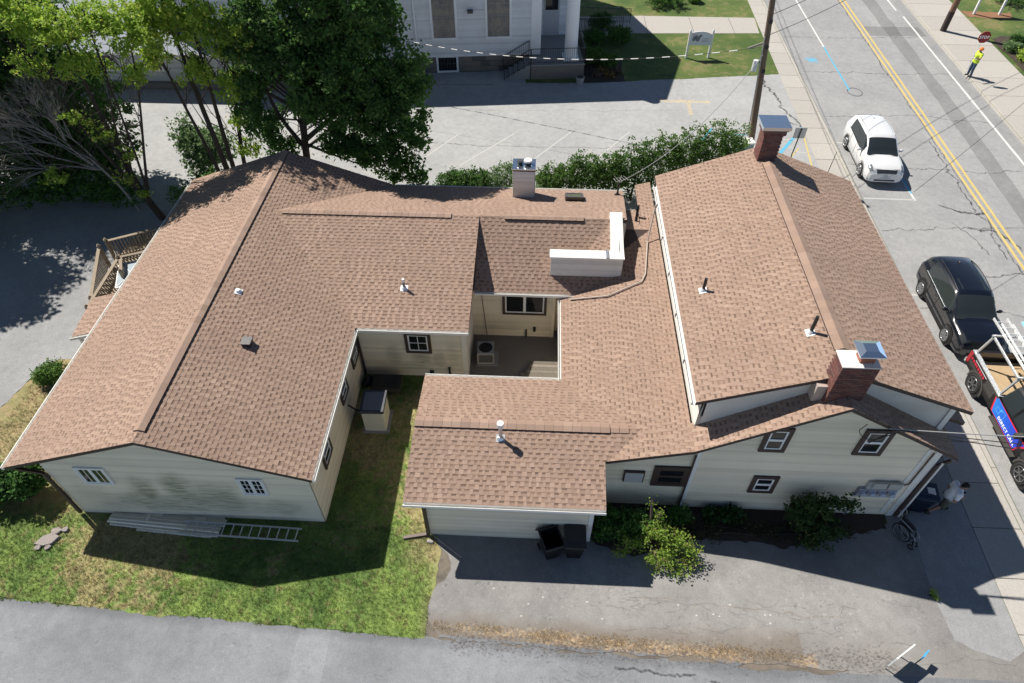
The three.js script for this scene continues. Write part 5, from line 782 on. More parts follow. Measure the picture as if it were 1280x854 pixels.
{ // leafless tree
  const t = local('dead_tree', 'leafless grey tree with fine bare twigs', 'tree', [-19.0, 0, -25.6], 0), r = rng(106), k = new B(), w = new B();
  k.limb([V(0, 0, 0), V(-0.4, 1.4, 0), V(-1.0, 2.8, 0.1)], [0.06, 0.055, 0.045], 8); k.build('trunk', M.deadBark, t);
  const grow = (p, d, L, rad, lv) => { const e = p.clone().addScaledVector(d, L), m = p.clone().lerp(e, 0.5).add(V((r() - 0.5) * 0.15 * L, 0.08 * L, (r() - 0.5) * 0.15 * L)); w.limb([p, m, e], [rad, rad * 0.7, rad * 0.45], lv > 2 ? 3 : 4); if (lv > 4 || rad < 0.004) return; const n = lv < 2 ? 4 : 3; for (let i = 0; i < n; i++) { const q = (i === 0 ? e : m.clone().lerp(e, r())), dd = d.clone().add(V((r() - 0.5) * 1.5, (r() - 0.45) * 0.9, (r() - 0.5) * 1.5)).normalize(); grow(q, dd, L * (0.55 + 0.25 * r()), rad * 0.55, lv + 1); } };
  for (const [d, L] of [[V(-0.85, 0.75, 0.1), 2.0], [V(-0.5, 0.9, 0.1), 1.9], [V(-0.95, 0.45, 0.2), 2.2], [V(-1, 0.25, 0.4), 1.8], [V(-0.2, 0.9, 0.3), 1.6], [V(-0.9, 0.6, -0.2), 2.0]]) grow(V(-0.8 - 0.3 * r(), 2.2 + 0.7 * r(), 0.05), d.normalize(), L, 0.055, 0);
  w.build('branch', M.deadBark, t);
}
function shrub(name, label, at, blobs, n, size, cols, seed, o = {}) {
  const t = local(name, label, o.cat || 'shrub', at, 0, o.group), r = rng(seed), k = new B();
  for (let i = 0; i < (o.stems ?? 6); i++) { const b = blobs[Math.floor(r() * blobs.length)], e = V(b[0] + (r() - 0.5) * b[3], b[1] + (r() - 0.3) * b[4], b[2] + (r() - 0.5) * b[5]); k.limb([V((r() - 0.5) * 0.3, 0, (r() - 0.5) * 0.3), V(e.x * 0.5, e.y * 0.55, e.z * 0.5), e], [0.03, 0.018, 0.006], 4); }
  k.build('stem', o.bark || M.bark, t); instances('foliage', leafGeo, o.leaf || mLeafThick, foliageItems(blobs, n, size, cols, r, { clumpR: o.clumpR ?? 0.2, perClump: o.per ?? 20, shell: o.shell ?? 0.5, rare: o.rare ?? 0.05 }), t); return t;
}
// hedge along the lot: shrubs of uneven height
const H = [[-4.0, 1.3, 1.0, dk], [-2.9, 1.35, 0.8, dk], [-1.6, 1.75, 0.9, pale], [0.7, 1.75, 0.9, mid3], [2.0, 2.45, 1.1, mid3], [3.3, 2.4, 0.9, mid3], [4.5, 3.15, 1.1, dk], [5.8, 3.35, 1.1, mid3], [7.0, 3.6, 1.1, mid3], [8.1, 3.85, 1.1, mid3], [9.1, 3.5, 0.9, mid3]];
const hl = ['low dark shrub at the end of the hedge nearest the maple', 'small dark conifer like shrub next to the pale leaved shrub', 'pale yellow green shrub left of the sided chimney', 'small bright shrub right of the sided chimney', 'rounded mid green shrub behind the skylight', 'mid green hedge shrub between rounded shrub and dark shrub', 'dark green tall shrub in the hedge behind the roof antenna', 'tall leafy hedge shrub next to the dark shrub', 'tall leafy hedge shrub standing above the others', 'tall bushy hedge shrub near the utility pole', 'hedge shrub at the end beside the utility cabinet'];
H.forEach(([x, h, w, c], i) => shrub('hedge_shrub', hl[i], [x, 0, -27.6 - (x > 4 ? 0.15 * (x - 4) : 0)], [[0, h * 0.45, 0, w, h * 0.48, 0.85], [0.2, h * 0.78, 0.05, w * 0.7, h * 0.26, 0.6], [-w * 0.5, h * 0.6, 0.1, w * 0.5, h * 0.3, 0.5], [0.3 * w, h * 0.93, 0, 0.25, h * 0.15, 0.25], [-0.3 * w, h * 0.92, 0, 0.22, h * 0.16, 0.22]], i === 2 ? 2600 : 5200, 0.1, c, 200 + i, { group: 'shrubs of the hedge along the parking lot', rare: 0.08, clumpR: 0.22, leaf: mLeaf }));
shrub('low_shrub', 'bright green shrub behind the back corner of the left wing', [-16.2, 0, -26.6], [[0, 0.6, 0, 1, 0.6, 0.8], [-0.8, 0.5, 0.3, 0.7, 0.5, 0.6], [0.9, 0.9, 0, 0.7, 0.9, 0.6]], 5000, 0.1, mid3, 230);
shrub('low_shrub', 'pale leaved sapling clump between the thin upright trunks and the lot', [-16.3, 0, -28.0], [[0, 1.6, 0, 1.1, 1.4, 0.9], [0.9, 2.2, 0, 0.9, 1.1, 0.8], [-0.5, 2.6, -0.3, 0.8, 0.9, 0.7]], 6500, 0.15, pale, 231, { leaf: mLeaf, clumpR: 0.3 });
shrub('low_shrub', 'dark undergrowth shrub at the edge of the drive', [-21.5, 0, -26.3], [[0, 0.8, 0, 1.6, 0.8, 0.8], [1.8, 0.6, 0.2, 1.2, 0.6, 0.7], [-1.6, 0.9, 0.2, 1.4, 0.9, 0.9]], 8000, 0.12, dk, 232);
shrub('low_shrub', 'thick dark undergrowth shrub under the dark tree', [-26.5, 0, -25.2], [[0, 0.9, 0, 2, 0.9, 1], [2, 1.2, -0.2, 1.6, 1.2, 0.9], [-2.4, 1.3, 0, 2, 1.3, 1]], 9000, 0.13, dk, 233);
shrub('low_shrub', 'leafy low branch clump in sun over the left drive', [-25.0, 0, -23.4], [[0, 2.0, 0, 0.8, 0.5, 0.7], [0.8, 2.4, 0.2, 0.7, 0.4, 0.6], [-0.8, 1.8, 0.1, 0.7, 0.5, 0.6]], 1800, 0.13, yg, 234, { leaf: mLeaf });
shrub('round_shrub', 'small bright round shrub where the side drive meets the left lawn', [-17.55, 0, -15.1], [[0, 0.42, 0, 0.55, 0.42, 0.5], [-0.3, 0.35, 0.15, 0.35, 0.33, 0.3]], 4200, 0.075, mid3, 235);
shrub('broadleaf_shrub', 'glossy dark shrub on the lawn beside the left front corner', [-15.9, 0, -10.5], [[0, 0.75, 0, 0.75, 0.65, 0.65], [-0.55, 0.75, 0.1, 0.6, 0.6, 0.5], [0.3, 0.95, -0.15, 0.45, 0.4, 0.4], [-0.9, 0.5, 0.4, 0.6, 0.45, 0.5]], 5200, 0.13, [[0.03, 0.085, 0.015], [0.06, 0.15, 0.028], [0.1, 0.2, 0.04]], 236, { clumpR: 0.22 });
// front beds
shrub('forsythia_shrub', 'bright sprawling shrub spilling over the driveway edge', [3.75, 0, -9.75], [[0, 0.75, 0.1, 0.6, 0.4, 0.45], [0.1, 1.2, -0.15, 0.14, 0.4, 0.14], [-0.15, 1.65, -0.3, 0.07, 0.35, 0.07], [0.55, 0.62, 0.3, 0.6, 0.35, 0.4], [-0.6, 0.5, 0.35, 0.4, 0.3, 0.3], [1.05, 0.42, 0.5, 0.4, 0.22, 0.35], [0.3, 0.42, 0.7, 0.75, 0.2, 0.35], [-1.05, 0.25, 0.55, 0.28, 0.12, 0.18], [1.15, 0.25, 0.9, 0.35, 0.12, 0.28], [0.4, 0.2, 1.05, 0.6, 0.12, 0.25]], 4400, 0.08, [[0.2, 0.33, 0.04], [0.36, 0.48, 0.08], [0.42, 0.3, 0.16]], 237, { leaf: mLeaf, stems: 90, rare: 0.06, shell: 0.85, bark: mat([0.22, 0.16, 0.12], { roughness: 0.95 }) });
shrub('bed_shrub', 'dark low shrub between garage corner and bright shrub', [2.7, 0, -9.95], [[0, 0.45, 0, 0.7, 0.45, 0.55], [0.6, 0.55, 0, 0.5, 0.5, 0.5], [-0.4, 0.35, 0.2, 0.4, 0.35, 0.35]], 3800, 0.085, dk, 238, { stems: 10 });
shrub('bed_shrub', 'dark shrub under the brown framed window', [4.7, 0, -10.4], [[0, 0.35, 0, 0.4, 0.35, 0.3]], 900, 0.08, dk, 239, { stems: 8 });
shrub('lily_clump', 'clump of strappy dark green leaves at the front wall', [6.3, 0, -10.55], [[0, 0.25, 0, 0.4, 0.22, 0.22], [-0.45, 0.2, 0, 0.35, 0.18, 0.2]], 1100, 0.13, [[0.02, 0.06, 0.012], [0.035, 0.09, 0.02], [0.05, 0.1, 0.02]], 240);
shrub('rhododendron_shrub', 'large dark leafy shrub against the wall below the upper windows', [8.45, 0, -10.35], [[0, 0.9, 0, 0.65, 0.75, 0.45], [0.35, 0.6, 0.3, 0.65, 0.5, 0.45], [-0.35, 1.2, 0, 0.45, 0.5, 0.4], [1.05, 1.25, -0.1, 0.3, 0.4, 0.25], [0.2, 0.3, 0.6, 0.6, 0.3, 0.4], [0.5, 1.4, -0.1, 0.3, 0.35, 0.25]], 5200, 0.1, [[0.028, 0.06, 0.014], [0.06, 0.11, 0.024], [0.14, 0.13, 0.035]], 241, { rare: 0.08 });
shrub('weed_patch', 'scrubby weeds and leaf litter under the front wall', [7.2, 0, -10.1], [[0, 0.1, 0, 1.3, 0.1, 0.35], [-2, 0.12, 0.1, 1, 0.12, 0.4], [2.3, 0.1, -0.1, 1, 0.1, 0.3]], 2200, 0.06, [[0.03, 0.045, 0.014], [0.07, 0.07, 0.03], [0.16, 0.12, 0.07]], 242, { stems: 14, rare: 0.12, cat: 'weeds' });
shrub('weed_tuft', 'tiny green weed at the apron joint', [11.75, 0, -8.35], [[0, 0.08, 0, 0.1, 0.06, 0.2]], 160, 0.05, yg, 243, { stems: 2, per: 8, clumpR: 0.06, cat: 'weed' });
shrub('arborvitae', 'dense dark upright conifer between main house and sidewalk', [13.0, 0, -13.7], [[0, 0.9, 0, 0.42, 0.9, 0.42], [0, 1.7, 0, 0.3, 0.6, 0.3], [0.0, 0.7, -0.6, 0.45, 0.7, 0.45]], 9000, 0.06, dk, 244, { clumpR: 0.12 });
shrub('street_shrub', 'low green shrubs showing past the street side eave', [13.6, 0, -19.2], [[0, 0.5, 0, 0.4, 0.5, 0.9], [0.1, 0.4, -1.4, 0.4, 0.4, 0.8]], 3600, 0.08, mid3, 245);
// church planting
const CB = [[8.9, -52.6, 1.7, 0.9, dk, 'big dark clipped bush on the lawn behind the church path'], [11.2, -53.2, 0.5, 0.5, mid3, 'small green bush by the white birdbath'], [4.0, -48.2, 1.0, 0.9, dk, 'dark bush beside the church ramp rail'], [5.0, -45.8, 1.05, 1.0, dk, 'rounded dark yew at the church railings'], [3.4, -45.6, 0.8, 0.9, dk, 'dark bush squeezed behind the yew'], [3.1, -42.6, 0.9, 0.9, mid3, 'leafy shrub in the church bed by the porch'], [4.2, -42.2, 0.7, 0.7, mid3, 'grey green shrub in the church bed beside the lawn']];
CB.forEach(([x, z, w, h, c, l], i) => shrub('church_bush', l, [x, 0, z], [[0, h * 0.5, 0, w, h * 0.5, w * 0.9], [0.3 * w, h * 0.7, 0, w * 0.6, h * 0.35, w * 0.6]], 4200, 0.11, c, 260 + i));
{ const r = rng(270); [[3.4, -40.7], [4.2, -40.6], [4.7, -41.2], [3.9, -41.4]].forEach(([x, z], i) => shrub('flower_clump', ['low clump of orange and yellow flowers at the bed front near the tub', 'low mixed flower clump along the bed front', 'low flower clump at the bed corner by the lawn', 'low flower clump in front of the leafy shrubs'][i], [x, 0, z], [[0, 0.14, 0, 0.4, 0.14, 0.35]], 420, 0.08, [[0.05, 0.07, 0.03], [0.1, 0.1, 0.04], r() < 0.5 ? [0.5, 0.28, 0.06] : [0.4, 0.2, 0.2]], 271 + i, { rare: 0.28, stems: 4, group: 'flowers in the church bed' })); }
[[31.3, -44.0, 0.9, 0.75, yg, 'golden yellow shrub in the dark street bed'], [30.9, -45.6, 0.55, 0.6, pale, 'silvery shrub at the far end of the street bed'], [31.6, -46.4, 0.6, 0.7, dk, 'dark shrub behind the silvery shrub'], [31.4, -42.3, 0.6, 0.5, mid3, 'green shrub at the near end of the street bed'], [34.5, -53.8, 1.4, 1.1, dk, 'dark hedge bush beyond the white sign posts']].forEach(([x, z, w, h, c, l], i) => shrub('bed_bush', l, [x, 0, z], [[0, h * 0.5, 0, w, h * 0.5, w]], 2600, 0.1, c, 290 + i));
// ---------- vehicles (own axes: +z forward, y up, origin on the road under the middle) ----------
// body skin lofted through stations [z, bottom, belt height, roof height, half width sill, belt, roof]; glass cells taken out of the same skin
function skin(st, glassOf) {
  const sub_ = 5, rows = [], cr = (a, b, c, d, t) => 0.5 * (2 * b + (c - a) * t + (2 * a - 5 * b + 4 * c - d) * t * t + (3 * b - a - 3 * c + d) * t * t * t);
  const S = []; for (let i = 0; i + 1 < st.length; i++) for (let k = 0; k < sub_; k++) { const t = k / sub_, A = st[Math.max(0, i - 1)], Bq = st[i], C = st[i + 1], D = st[Math.min(st.length - 1, i + 2)]; S.push(Bq.map((_, q) => { const m = q === 0 ? mix(Bq[0], C[0], t) : cr(A[q], Bq[q], C[q], D[q], t), lo = Math.min(Bq[q], C[q]), hi = Math.max(Bq[q], C[q]); return clamp(m, lo - 0.02, hi + 0.02); })); } S.push(st[st.length - 1]);
  for (const [z, yb, be, ro, ws, wb, wr] of S) {
    const g = ro - be, tall = clamp(g / 0.5), half = [[0, yb], [ws * 0.8, yb], [ws * 0.97, yb + 0.06], [ws, yb + 0.16], [ws * 1.005, mix(yb, be, 0.5)], [mix(ws, wb, 0.7) * 1.0, mix(yb, be, 0.8)], [wb, be - 0.03], [wb * 0.975, be], [mix(wb * 0.97, wr, 0.5), be + g * 0.5], [mix(wb, wr, 0.92), be + g * 0.86], [wr * mix(0.97, 0.93, tall), be + g * 0.96], [wr * 0.75, be + g + 0.012], [wr * 0.4, be + g + 0.03], [0, be + g + 0.035]];
    rows.push([...half.map(([x, y]) => V(x, y, z)), ...half.slice(1, -1).reverse().map(([x, y]) => V(-x, y, z))]);
  }
  const out = {}; const add = (k, a, b, c, d) => { (out[k] ||= new B()).quad(a, b, c, d); };
  const n = rows[0].length; for (let i = 0; i + 1 < rows.length; i++) for (let j = 0; j < n; j++) { const k = (j + 1) % n, jj = j < 13 ? j : n - 1 - j, z = (S[i][0] + S[i + 1][0]) / 2, side = j < 13 ? 1 : -1; add(glassOf(z, jj, side, S[i]) || 'body', rows[i][j], rows[i][k], rows[i + 1][k], rows[i + 1][j]); }
  const cap = (r, fl) => { const c = V(0, 0, 0); r.forEach((q) => c.add(q)); c.multiplyScalar(1 / r.length); for (let j = 0; j < r.length; j++) { const k = (j + 1) % r.length; fl ? out.body.tri(c, r[k], r[j]) : out.body.tri(c, r[j], r[k]); } }; cap(rows[0], false); cap(rows[rows.length - 1], true);
  return out;
}
function smoothBuild(b, name, m, parent, ang = 0.6, fix = true) { const g = new THREE.BufferGeometry(); g.setAttribute('position', new THREE.Float32BufferAttribute(b.p, 3)); let w = mergeVertices(g, 1e-4); w = toCreasedNormals(w, ang); const o = mesh(name, w, m, parent); return o; }
function wheel(parent, x, z, r, w, rimCol, spokes = 5) {
  const s = Math.sign(x), t = new B(); t.geo(new THREE.TorusGeometry(r * 0.8, r * 0.2, 10, 28), new THREE.Matrix4().makeRotationY(Math.PI / 2).premultiply(new THREE.Matrix4().makeScale(w / (r * 0.4), 1, 1)).setPosition(x - s * w / 2, r, z));
  const tyre = t.build('wheel', M.rubber, parent); const k = new B(), xo = x - s * 0.012; k.cyl(V(x - s * w, r, z), V(xo - s * 0.02, r, z), r * 0.66, r * 0.66, 24); const d = k.build('rim', mat([0.05, 0.05, 0.055], { roughness: 0.5, metalness: 0.6 }), tyre);
  const q = new B(); q.geo(new THREE.TorusGeometry(r * 0.63, 0.02, 6, 28), new THREE.Matrix4().makeRotationY(Math.PI / 2).setPosition(xo, r, z)); q.cyl(V(xo - s * 0.03, r, z), V(xo + s * 0.005, r, z), 0.055, 0.05, 12); for (let i = 0; i < spokes; i++) { const a = i / spokes * 6.283; q.bar(V(xo - s * 0.004, r, z), V(xo - s * 0.004, r + Math.cos(a) * r * 0.62, z + Math.sin(a) * r * 0.62), 0.035, 0.05, V(s, 0, 0)); } q.build('spokes', mat(rimCol, { roughness: 0.3, metalness: 0.7 }), tyre);
}
function arch(parent, x, z, r, m) { const s = Math.sign(x), k = new B(), n = 14; for (let i = 0; i < n; i++) { const a0 = i / n * Math.PI - 0.12, a1 = (i + 1) / n * Math.PI + 0.02, p = (a, q, o) => V(x + s * o, 0.34 + Math.sin(a) * q, z + Math.cos(a) * q); k.quad(p(a0, r, 0.012), p(a1, r, 0.012), p(a1, r + 0.07, 0.004), p(a0, r + 0.07, 0.004)).quad(p(a0, r, -0.2), p(a1, r, -0.2), p(a1, r, 0.012), p(a0, r, 0.012)); } k.build('wheel_arch', m, parent); const d = new B().cyl(V(x - s * 0.12, 0.34, z), V(x + s * 0.006, 0.34, z), r, r, 24); d.build('wheel_well', M.black, parent); }
function suv(name, label, at, turn, paint, o) {
  const c = local(name, label, 'car', at, turn), st = [[-2.32, 0.48, 0.88, 0.94, 0.76, 0.78, 0.7], [-2.26, 0.38, 1.04, 1.14, 0.86, 0.86, 0.73], [-2.14, 0.3, 1.1, 1.42, 0.9, 0.88, 0.71], [-1.95, 0.28, 1.11, 1.6, 0.91, 0.89, 0.7], [-1.5, 0.27, 1.09, 1.68, 0.915, 0.9, 0.71], [-0.7, 0.26, 1.05, 1.71, 0.92, 0.905, 0.72], [0.0, 0.26, 1.02, 1.7, 0.92, 0.905, 0.72], [0.3, 0.26, 1.01, 1.66, 0.92, 0.905, 0.71], [0.75, 0.26, 1.0, 1.36, 0.92, 0.905, 0.74], [1.12, 0.26, 0.99, 1.07, 0.92, 0.9, 0.8], [1.5, 0.25, 0.97, 1.03, 0.915, 0.885, 0.77], [1.95, 0.24, 0.91, 0.98, 0.9, 0.86, 0.72], [2.2, 0.24, 0.82, 0.88, 0.86, 0.82, 0.68], [2.31, 0.28, 0.66, 0.71, 0.76, 0.75, 0.62]];
  const gl = (z, j, s) => z > 1.86 && z < 2.22 && j >= 6 && j <= 9 ? 'headlight' : z > 2.19 && j >= 11 ? 'grille' : (z > 0.36 && z < 1.1 && j >= 10) || (z > -2.14 && z < -1.86 && j >= 10) ? (z > 0 ? 'windshield' : 'rear_window') : (j >= 7 && j <= 8 && ((z > -1.62 && z < -1.02) || (z > -0.95 && z < -0.18) || (z > -0.1 && z < 0.72))) ? (z < -1 ? 'quarter_window' : z < -0.15 ? 'rear_door_window' : 'front_door_window') : null;
  const parts = skin(st, gl); for (const k of Object.keys(parts)) smoothBuild(parts[k], k, k === 'body' ? paint : k === 'headlight' ? mat(o.lampCol || [0.22, 0.24, 0.26], { roughness: 0.08, metalness: 0.3 }) : k === 'grille' ? (o.grille || M.black) : o.glass, c, 0.75);
  for (const s of [-1, 1]) {
    for (const z of [-1.36, 1.34]) { arch(c, s * 0.915, z, 0.4, o.arch); wheel(c, s * 0.962, z, 0.35, 0.23, o.rim, o.spokes); }
    const m = new B(); m.geo(new THREE.SphereGeometry(1, 14, 10), new THREE.Matrix4().makeScale(0.11, 0.075, 0.065).setPosition(s * 1.03, 1.1, 0.66)).bar(V(s * 0.88, 1.05, 0.68), V(s * 0.98, 1.08, 0.67), 0.05, 0.03); m.build('mirror', o.mirror || paint, c);
    new B().limb([V(s * 0.9, 1.1, -1.62), V(s * 0.91, 1.075, -0.7), V(s * 0.912, 1.03, 0.1), V(s * 0.905, 1.015, 0.74)], [0.011, 0.011], 5).build('window_trim', o.trimMat || M.black, c); new B().box(s * 0.925 - 0.005, 0.3, -1.0, s * 0.925 + 0.012, 0.36, 0.98).build('sill_trim', o.arch, c); new B().limb([V(s * 0.6, 1.66, -1.7), V(s * 0.63, 1.735, -1.3), V(s * 0.64, 1.75, -0.4), V(s * 0.63, 1.69, 0.2)], [0.018, 0.018], 6).build('roof_rail', o.rail, c);
    for (const z of [-0.35, 0.45]) new B().box(s * 0.915 - 0.01, 0.86, z - 0.1, s * 0.915 + 0.035, 0.885, z + 0.08).build('door_handle', paint, c); new B().limb([V(s * 0.93, 0.42, -0.14), V(s * 0.925, 0.8, -0.14), V(s * 0.895, 1.0, -0.14)], [0.006, 0.006], 4).build('door_seam', M.black, c);
    new B().box(s * 0.62 - 0.14, 0.78, -2.27, s * 0.62 + 0.14, 0.98, -2.17).build('tail_light', mat([0.3, 0.015, 0.02], { roughness: 0.2 }), c);
  }
  new B().box(-0.5, 0.33, 2.25, 0.5, 0.42, 2.312).build('intake', M.black, c); for (const s of [-1, 1]) new B().box(s * 0.7 - 0.09, 0.4, 2.08, s * 0.7 + 0.09, 0.48, 2.24).build('fog_lamp', M.black, c); new B().box(-0.26, 0.42, 2.27, 0.26, 0.52, 2.33).build('number_plate', mat([0.55, 0.56, 0.58], { roughness: 0.5 }), c);
  if (o.badge) { const b = new B(); b.geo(new THREE.TorusGeometry(0.075, 0.014, 6, 20), new THREE.Matrix4().setPosition(0, 0.62, 2.325)); b.bar(V(-0.1, 0.62, 2.325), V(0.1, 0.62, 2.325), 0.03, 0.012).bar(V(-0.34, 0.68, 2.315), V(-0.1, 0.55, 2.325), 0.03, 0.02).bar(V(0.34, 0.68, 2.315), V(0.1, 0.55, 2.325), 0.03, 0.02); b.build('badge', M.galv, c); }
  new B().box(-0.04, 1.5, 0.47, 0.04, 1.56, 0.5).build('sensor_housing', mat([0.6, 0.6, 0.6], { roughness: 0.5 }), c);
  const an = new B(); an.geo(new THREE.SphereGeometry(1, 8, 6), new THREE.Matrix4().makeScale(0.035, 0.05, 0.09).setPosition(0, 1.74, -1.45)); an.build('roof_fin', o.rail, c);
  for (const s of [-1, 1]) { const w = new B(); w.bar(V(s * 0.1, 1.055, 1.11), V(s * 0.1 + 0.5, 1.15, 0.98), 0.02, 0.015); w.build('wiper', M.black, c); }
  for (const s of [-1, 1]) new B().limb([V(s * 0.78, 1.04, 1.16), V(s * 0.74, 1.02, 1.5), V(s * 0.69, 0.97, 1.95), V(s * 0.6, 0.9, 2.17)], [0.008, 0.008], 4).build('hood_seam', o.seam || M.black, c);
  new B().bar(V(-0.72, 1.07, 1.12), V(0.72, 1.07, 1.12), 0.09, 0.03).build('cowl', M.black, c); new B().bar(V(-0.6, 0.915, 2.175), V(0.6, 0.915, 2.175), 0.012, 0.012).build('hood_seam', o.seam || M.black, c);
  for (const s of [-1, 1]) { new B().limb([V(s * 0.905, 1.02, 0.76), V(s * 0.9, 0.8, 0.86), V(s * 0.93, 0.5, 0.9)], [0.006, 0.006], 4).build('door_seam', M.black, c); new B().limb([V(s * 0.915, 1.06, -1.0), V(s * 0.935, 0.8, -0.98), V(s * 0.93, 0.55, -0.92)], [0.006, 0.006], 4).build('door_seam', M.black, c); new B().box(s * 0.92 - 0.004, 0.26, -0.95, s * 0.92 + 0.01, 0.31, 0.93).build('lower_cladding', M.black, c); }
  if (o.sunroof) new B().poly([V(-0.46, 1.722, -0.45), V(-0.46, 1.706, 0.16), V(0.46, 1.706, 0.16), V(0.46, 1.722, -0.45)].map((q) => q.add(V(0, 0.012, 0)))).build('sunroof', o.glass, c);
  return c;
}
const carGlass = mat([0.026, 0.033, 0.037], { roughness: 0.05 });
suv('white_suv', 'white compact sport utility car parked facing the house along the road', [17.32, ROAD, -31.75], -0.04, mat([0.68, 0.69, 0.7], { phys: true, roughness: 0.35, clearcoat: 1, clearcoatRoughness: 0.05 }), { glass: carGlass, rim: [0.6, 0.62, 0.64], arch: mat([0.3, 0.31, 0.31], { roughness: 0.4 }), rail: mat([0.5, 0.5, 0.5], { roughness: 0.4, metalness: 0.5 }), badge: true, spokes: 5, seam: mat([0.08, 0.08, 0.08], { roughness: 0.8 }), grille: mat([0.05, 0.05, 0.055], { roughness: 0.4 }) });
suv('black_suv', 'glossy black sport utility car with a sunroof parked behind the pickup', [17.0, ROAD, -20.05], -0.03, mat([0.006, 0.008, 0.014], { phys: true, roughness: 0.25, clearcoat: 1, clearcoatRoughness: 0.03 }), { glass: carGlass, rim: [0.45, 0.46, 0.48], arch: M.black, rail: mat([0.02, 0.02, 0.025], { roughness: 0.3 }), sunroof: true, trimMat: M.galv, lampCol: [0.05, 0.055, 0.06], spokes: 10, mirror: mat([0.01, 0.012, 0.018], { roughness: 0.2 }) });
{ // pickup with ladder rack
  const t = local('pickup_truck', 'black pickup with blue wrapped door, plywood bed and ladder rack', 'truck', [17.0, ROAD, -14.35], -0.025), paint = mat([0.008, 0.008, 0.009], { phys: true, roughness: 0.3, clearcoat: 1, clearcoatRoughness: 0.05 }), plastic = mat([0.06, 0.055, 0.05], { roughness: 0.75 });
  const st = [[-0.62, 0.55, 1.16, 1.7, 0.94, 0.92, 0.66], [-0.55, 0.5, 1.17, 1.86, 0.97, 0.94, 0.7], [0.2, 0.5, 1.17, 1.92, 0.98, 0.95, 0.7], [0.75, 0.5, 1.16, 1.88, 0.98, 0.95, 0.69], [1.1, 0.5, 1.16, 1.6, 0.98, 0.95, 0.72], [1.5, 0.5, 1.16, 1.24, 0.98, 0.95, 0.78], [2.0, 0.5, 1.14, 1.2, 0.98, 0.93, 0.74], [2.6, 0.48, 1.06, 1.12, 0.97, 0.9, 0.68], [2.85, 0.5, 0.9, 0.98, 0.9, 0.85, 0.6], [2.95, 0.55, 0.7, 0.74, 0.8, 0.78, 0.55]];
  const parts = skin(st, (z, j, s) => (z > 0.82 && z < 1.46 && j >= 10) ? 'windshield' : (j >= 7 && j <= 8 && ((z > -0.48 && z < 0.22) || (z > 0.3 && z < 1.05))) ? (z > 0.26 ? 'front_door_window' : 'rear_door_window') : null);
  for (const k of Object.keys(parts)) smoothBuild(parts[k], k, k === 'body' ? paint : carGlass, t, 0.75);
  const bed = new B(); for (const s of [-1, 1]) { bed.box(Math.min(s * 0.98, s * 0.86), 0.5, -2.85, Math.max(s * 0.98, s * 0.86), 1.13, -0.63); } bed.box(-0.86, 0.5, -2.85, 0.86, 1.1, -2.78).box(-0.86, 0.5, -2.78, 0.86, 0.62, -0.63).box(-0.86, 0.62, -0.72, 0.86, 1.2, -0.63); bed.build('bed', paint, t);
  new B().box(-0.84, 0.63, -2.75, 0.84, 0.66, -0.75).build('bed_floor', mat([0.45, 0.33, 0.2], { roughness: 0.8, map: rep(tWood, 0.8) }), t);
  for (const s of [-1, 1]) { new B().box(Math.min(s * 0.985, s * 0.84), 1.13, -2.84, Math.max(s * 0.985, s * 0.84), 1.165, -0.66).build('bed_rail', M.alu, t); for (const z of [-1.85, 1.95]) { arch(t, s * 0.985, z, 0.47, plastic); wheel(t, s * 1.04, z, 0.4, 0.27, [0.25, 0.25, 0.26], 6); } new B().box(Math.min(s * 0.93, s * 0.99), 0.62, -2.87, Math.max(s * 0.93, s * 0.99), 1.1, -2.7).build('tail_light', mat([0.35, 0.01, 0.02], { roughness: 0.25 }), t); new B().box(Math.min(s * 0.9, s * 1.05), 0.36, -0.4, Math.max(s * 0.9, s * 1.05), 0.42, 1.3).build('running_board', plastic, t);
    new B().box(Math.min(s * 1.0, s * 1.24), 1.12, 0.98, Math.max(s * 1.0, s * 1.24), 1.32, 1.1).build('mirror', plastic, t); new B().limb([V(s * 0.82, 1.25, 1.42), V(s * 0.78, 1.6, 1.02), V(s * 0.72, 1.85, 0.6)], [0.02, 0.02], 5).build('pillar_trim', plastic, t); new B().box(Math.min(s * 0.6, s * 0.86), 0.78, 2.86, Math.max(s * 0.6, s * 0.86), 0.96, 2.93).build('headlight', mat([0.4, 0.42, 0.44], { roughness: 0.1 }), t); }
  new B().box(-0.9, 0.42, -3.02, 0.9, 0.6, -2.86).build('rear_bumper', M.alu, t); new B().box(-0.5, 0.55, 2.92, 0.5, 0.85, 2.98).build('grille', M.black, t);
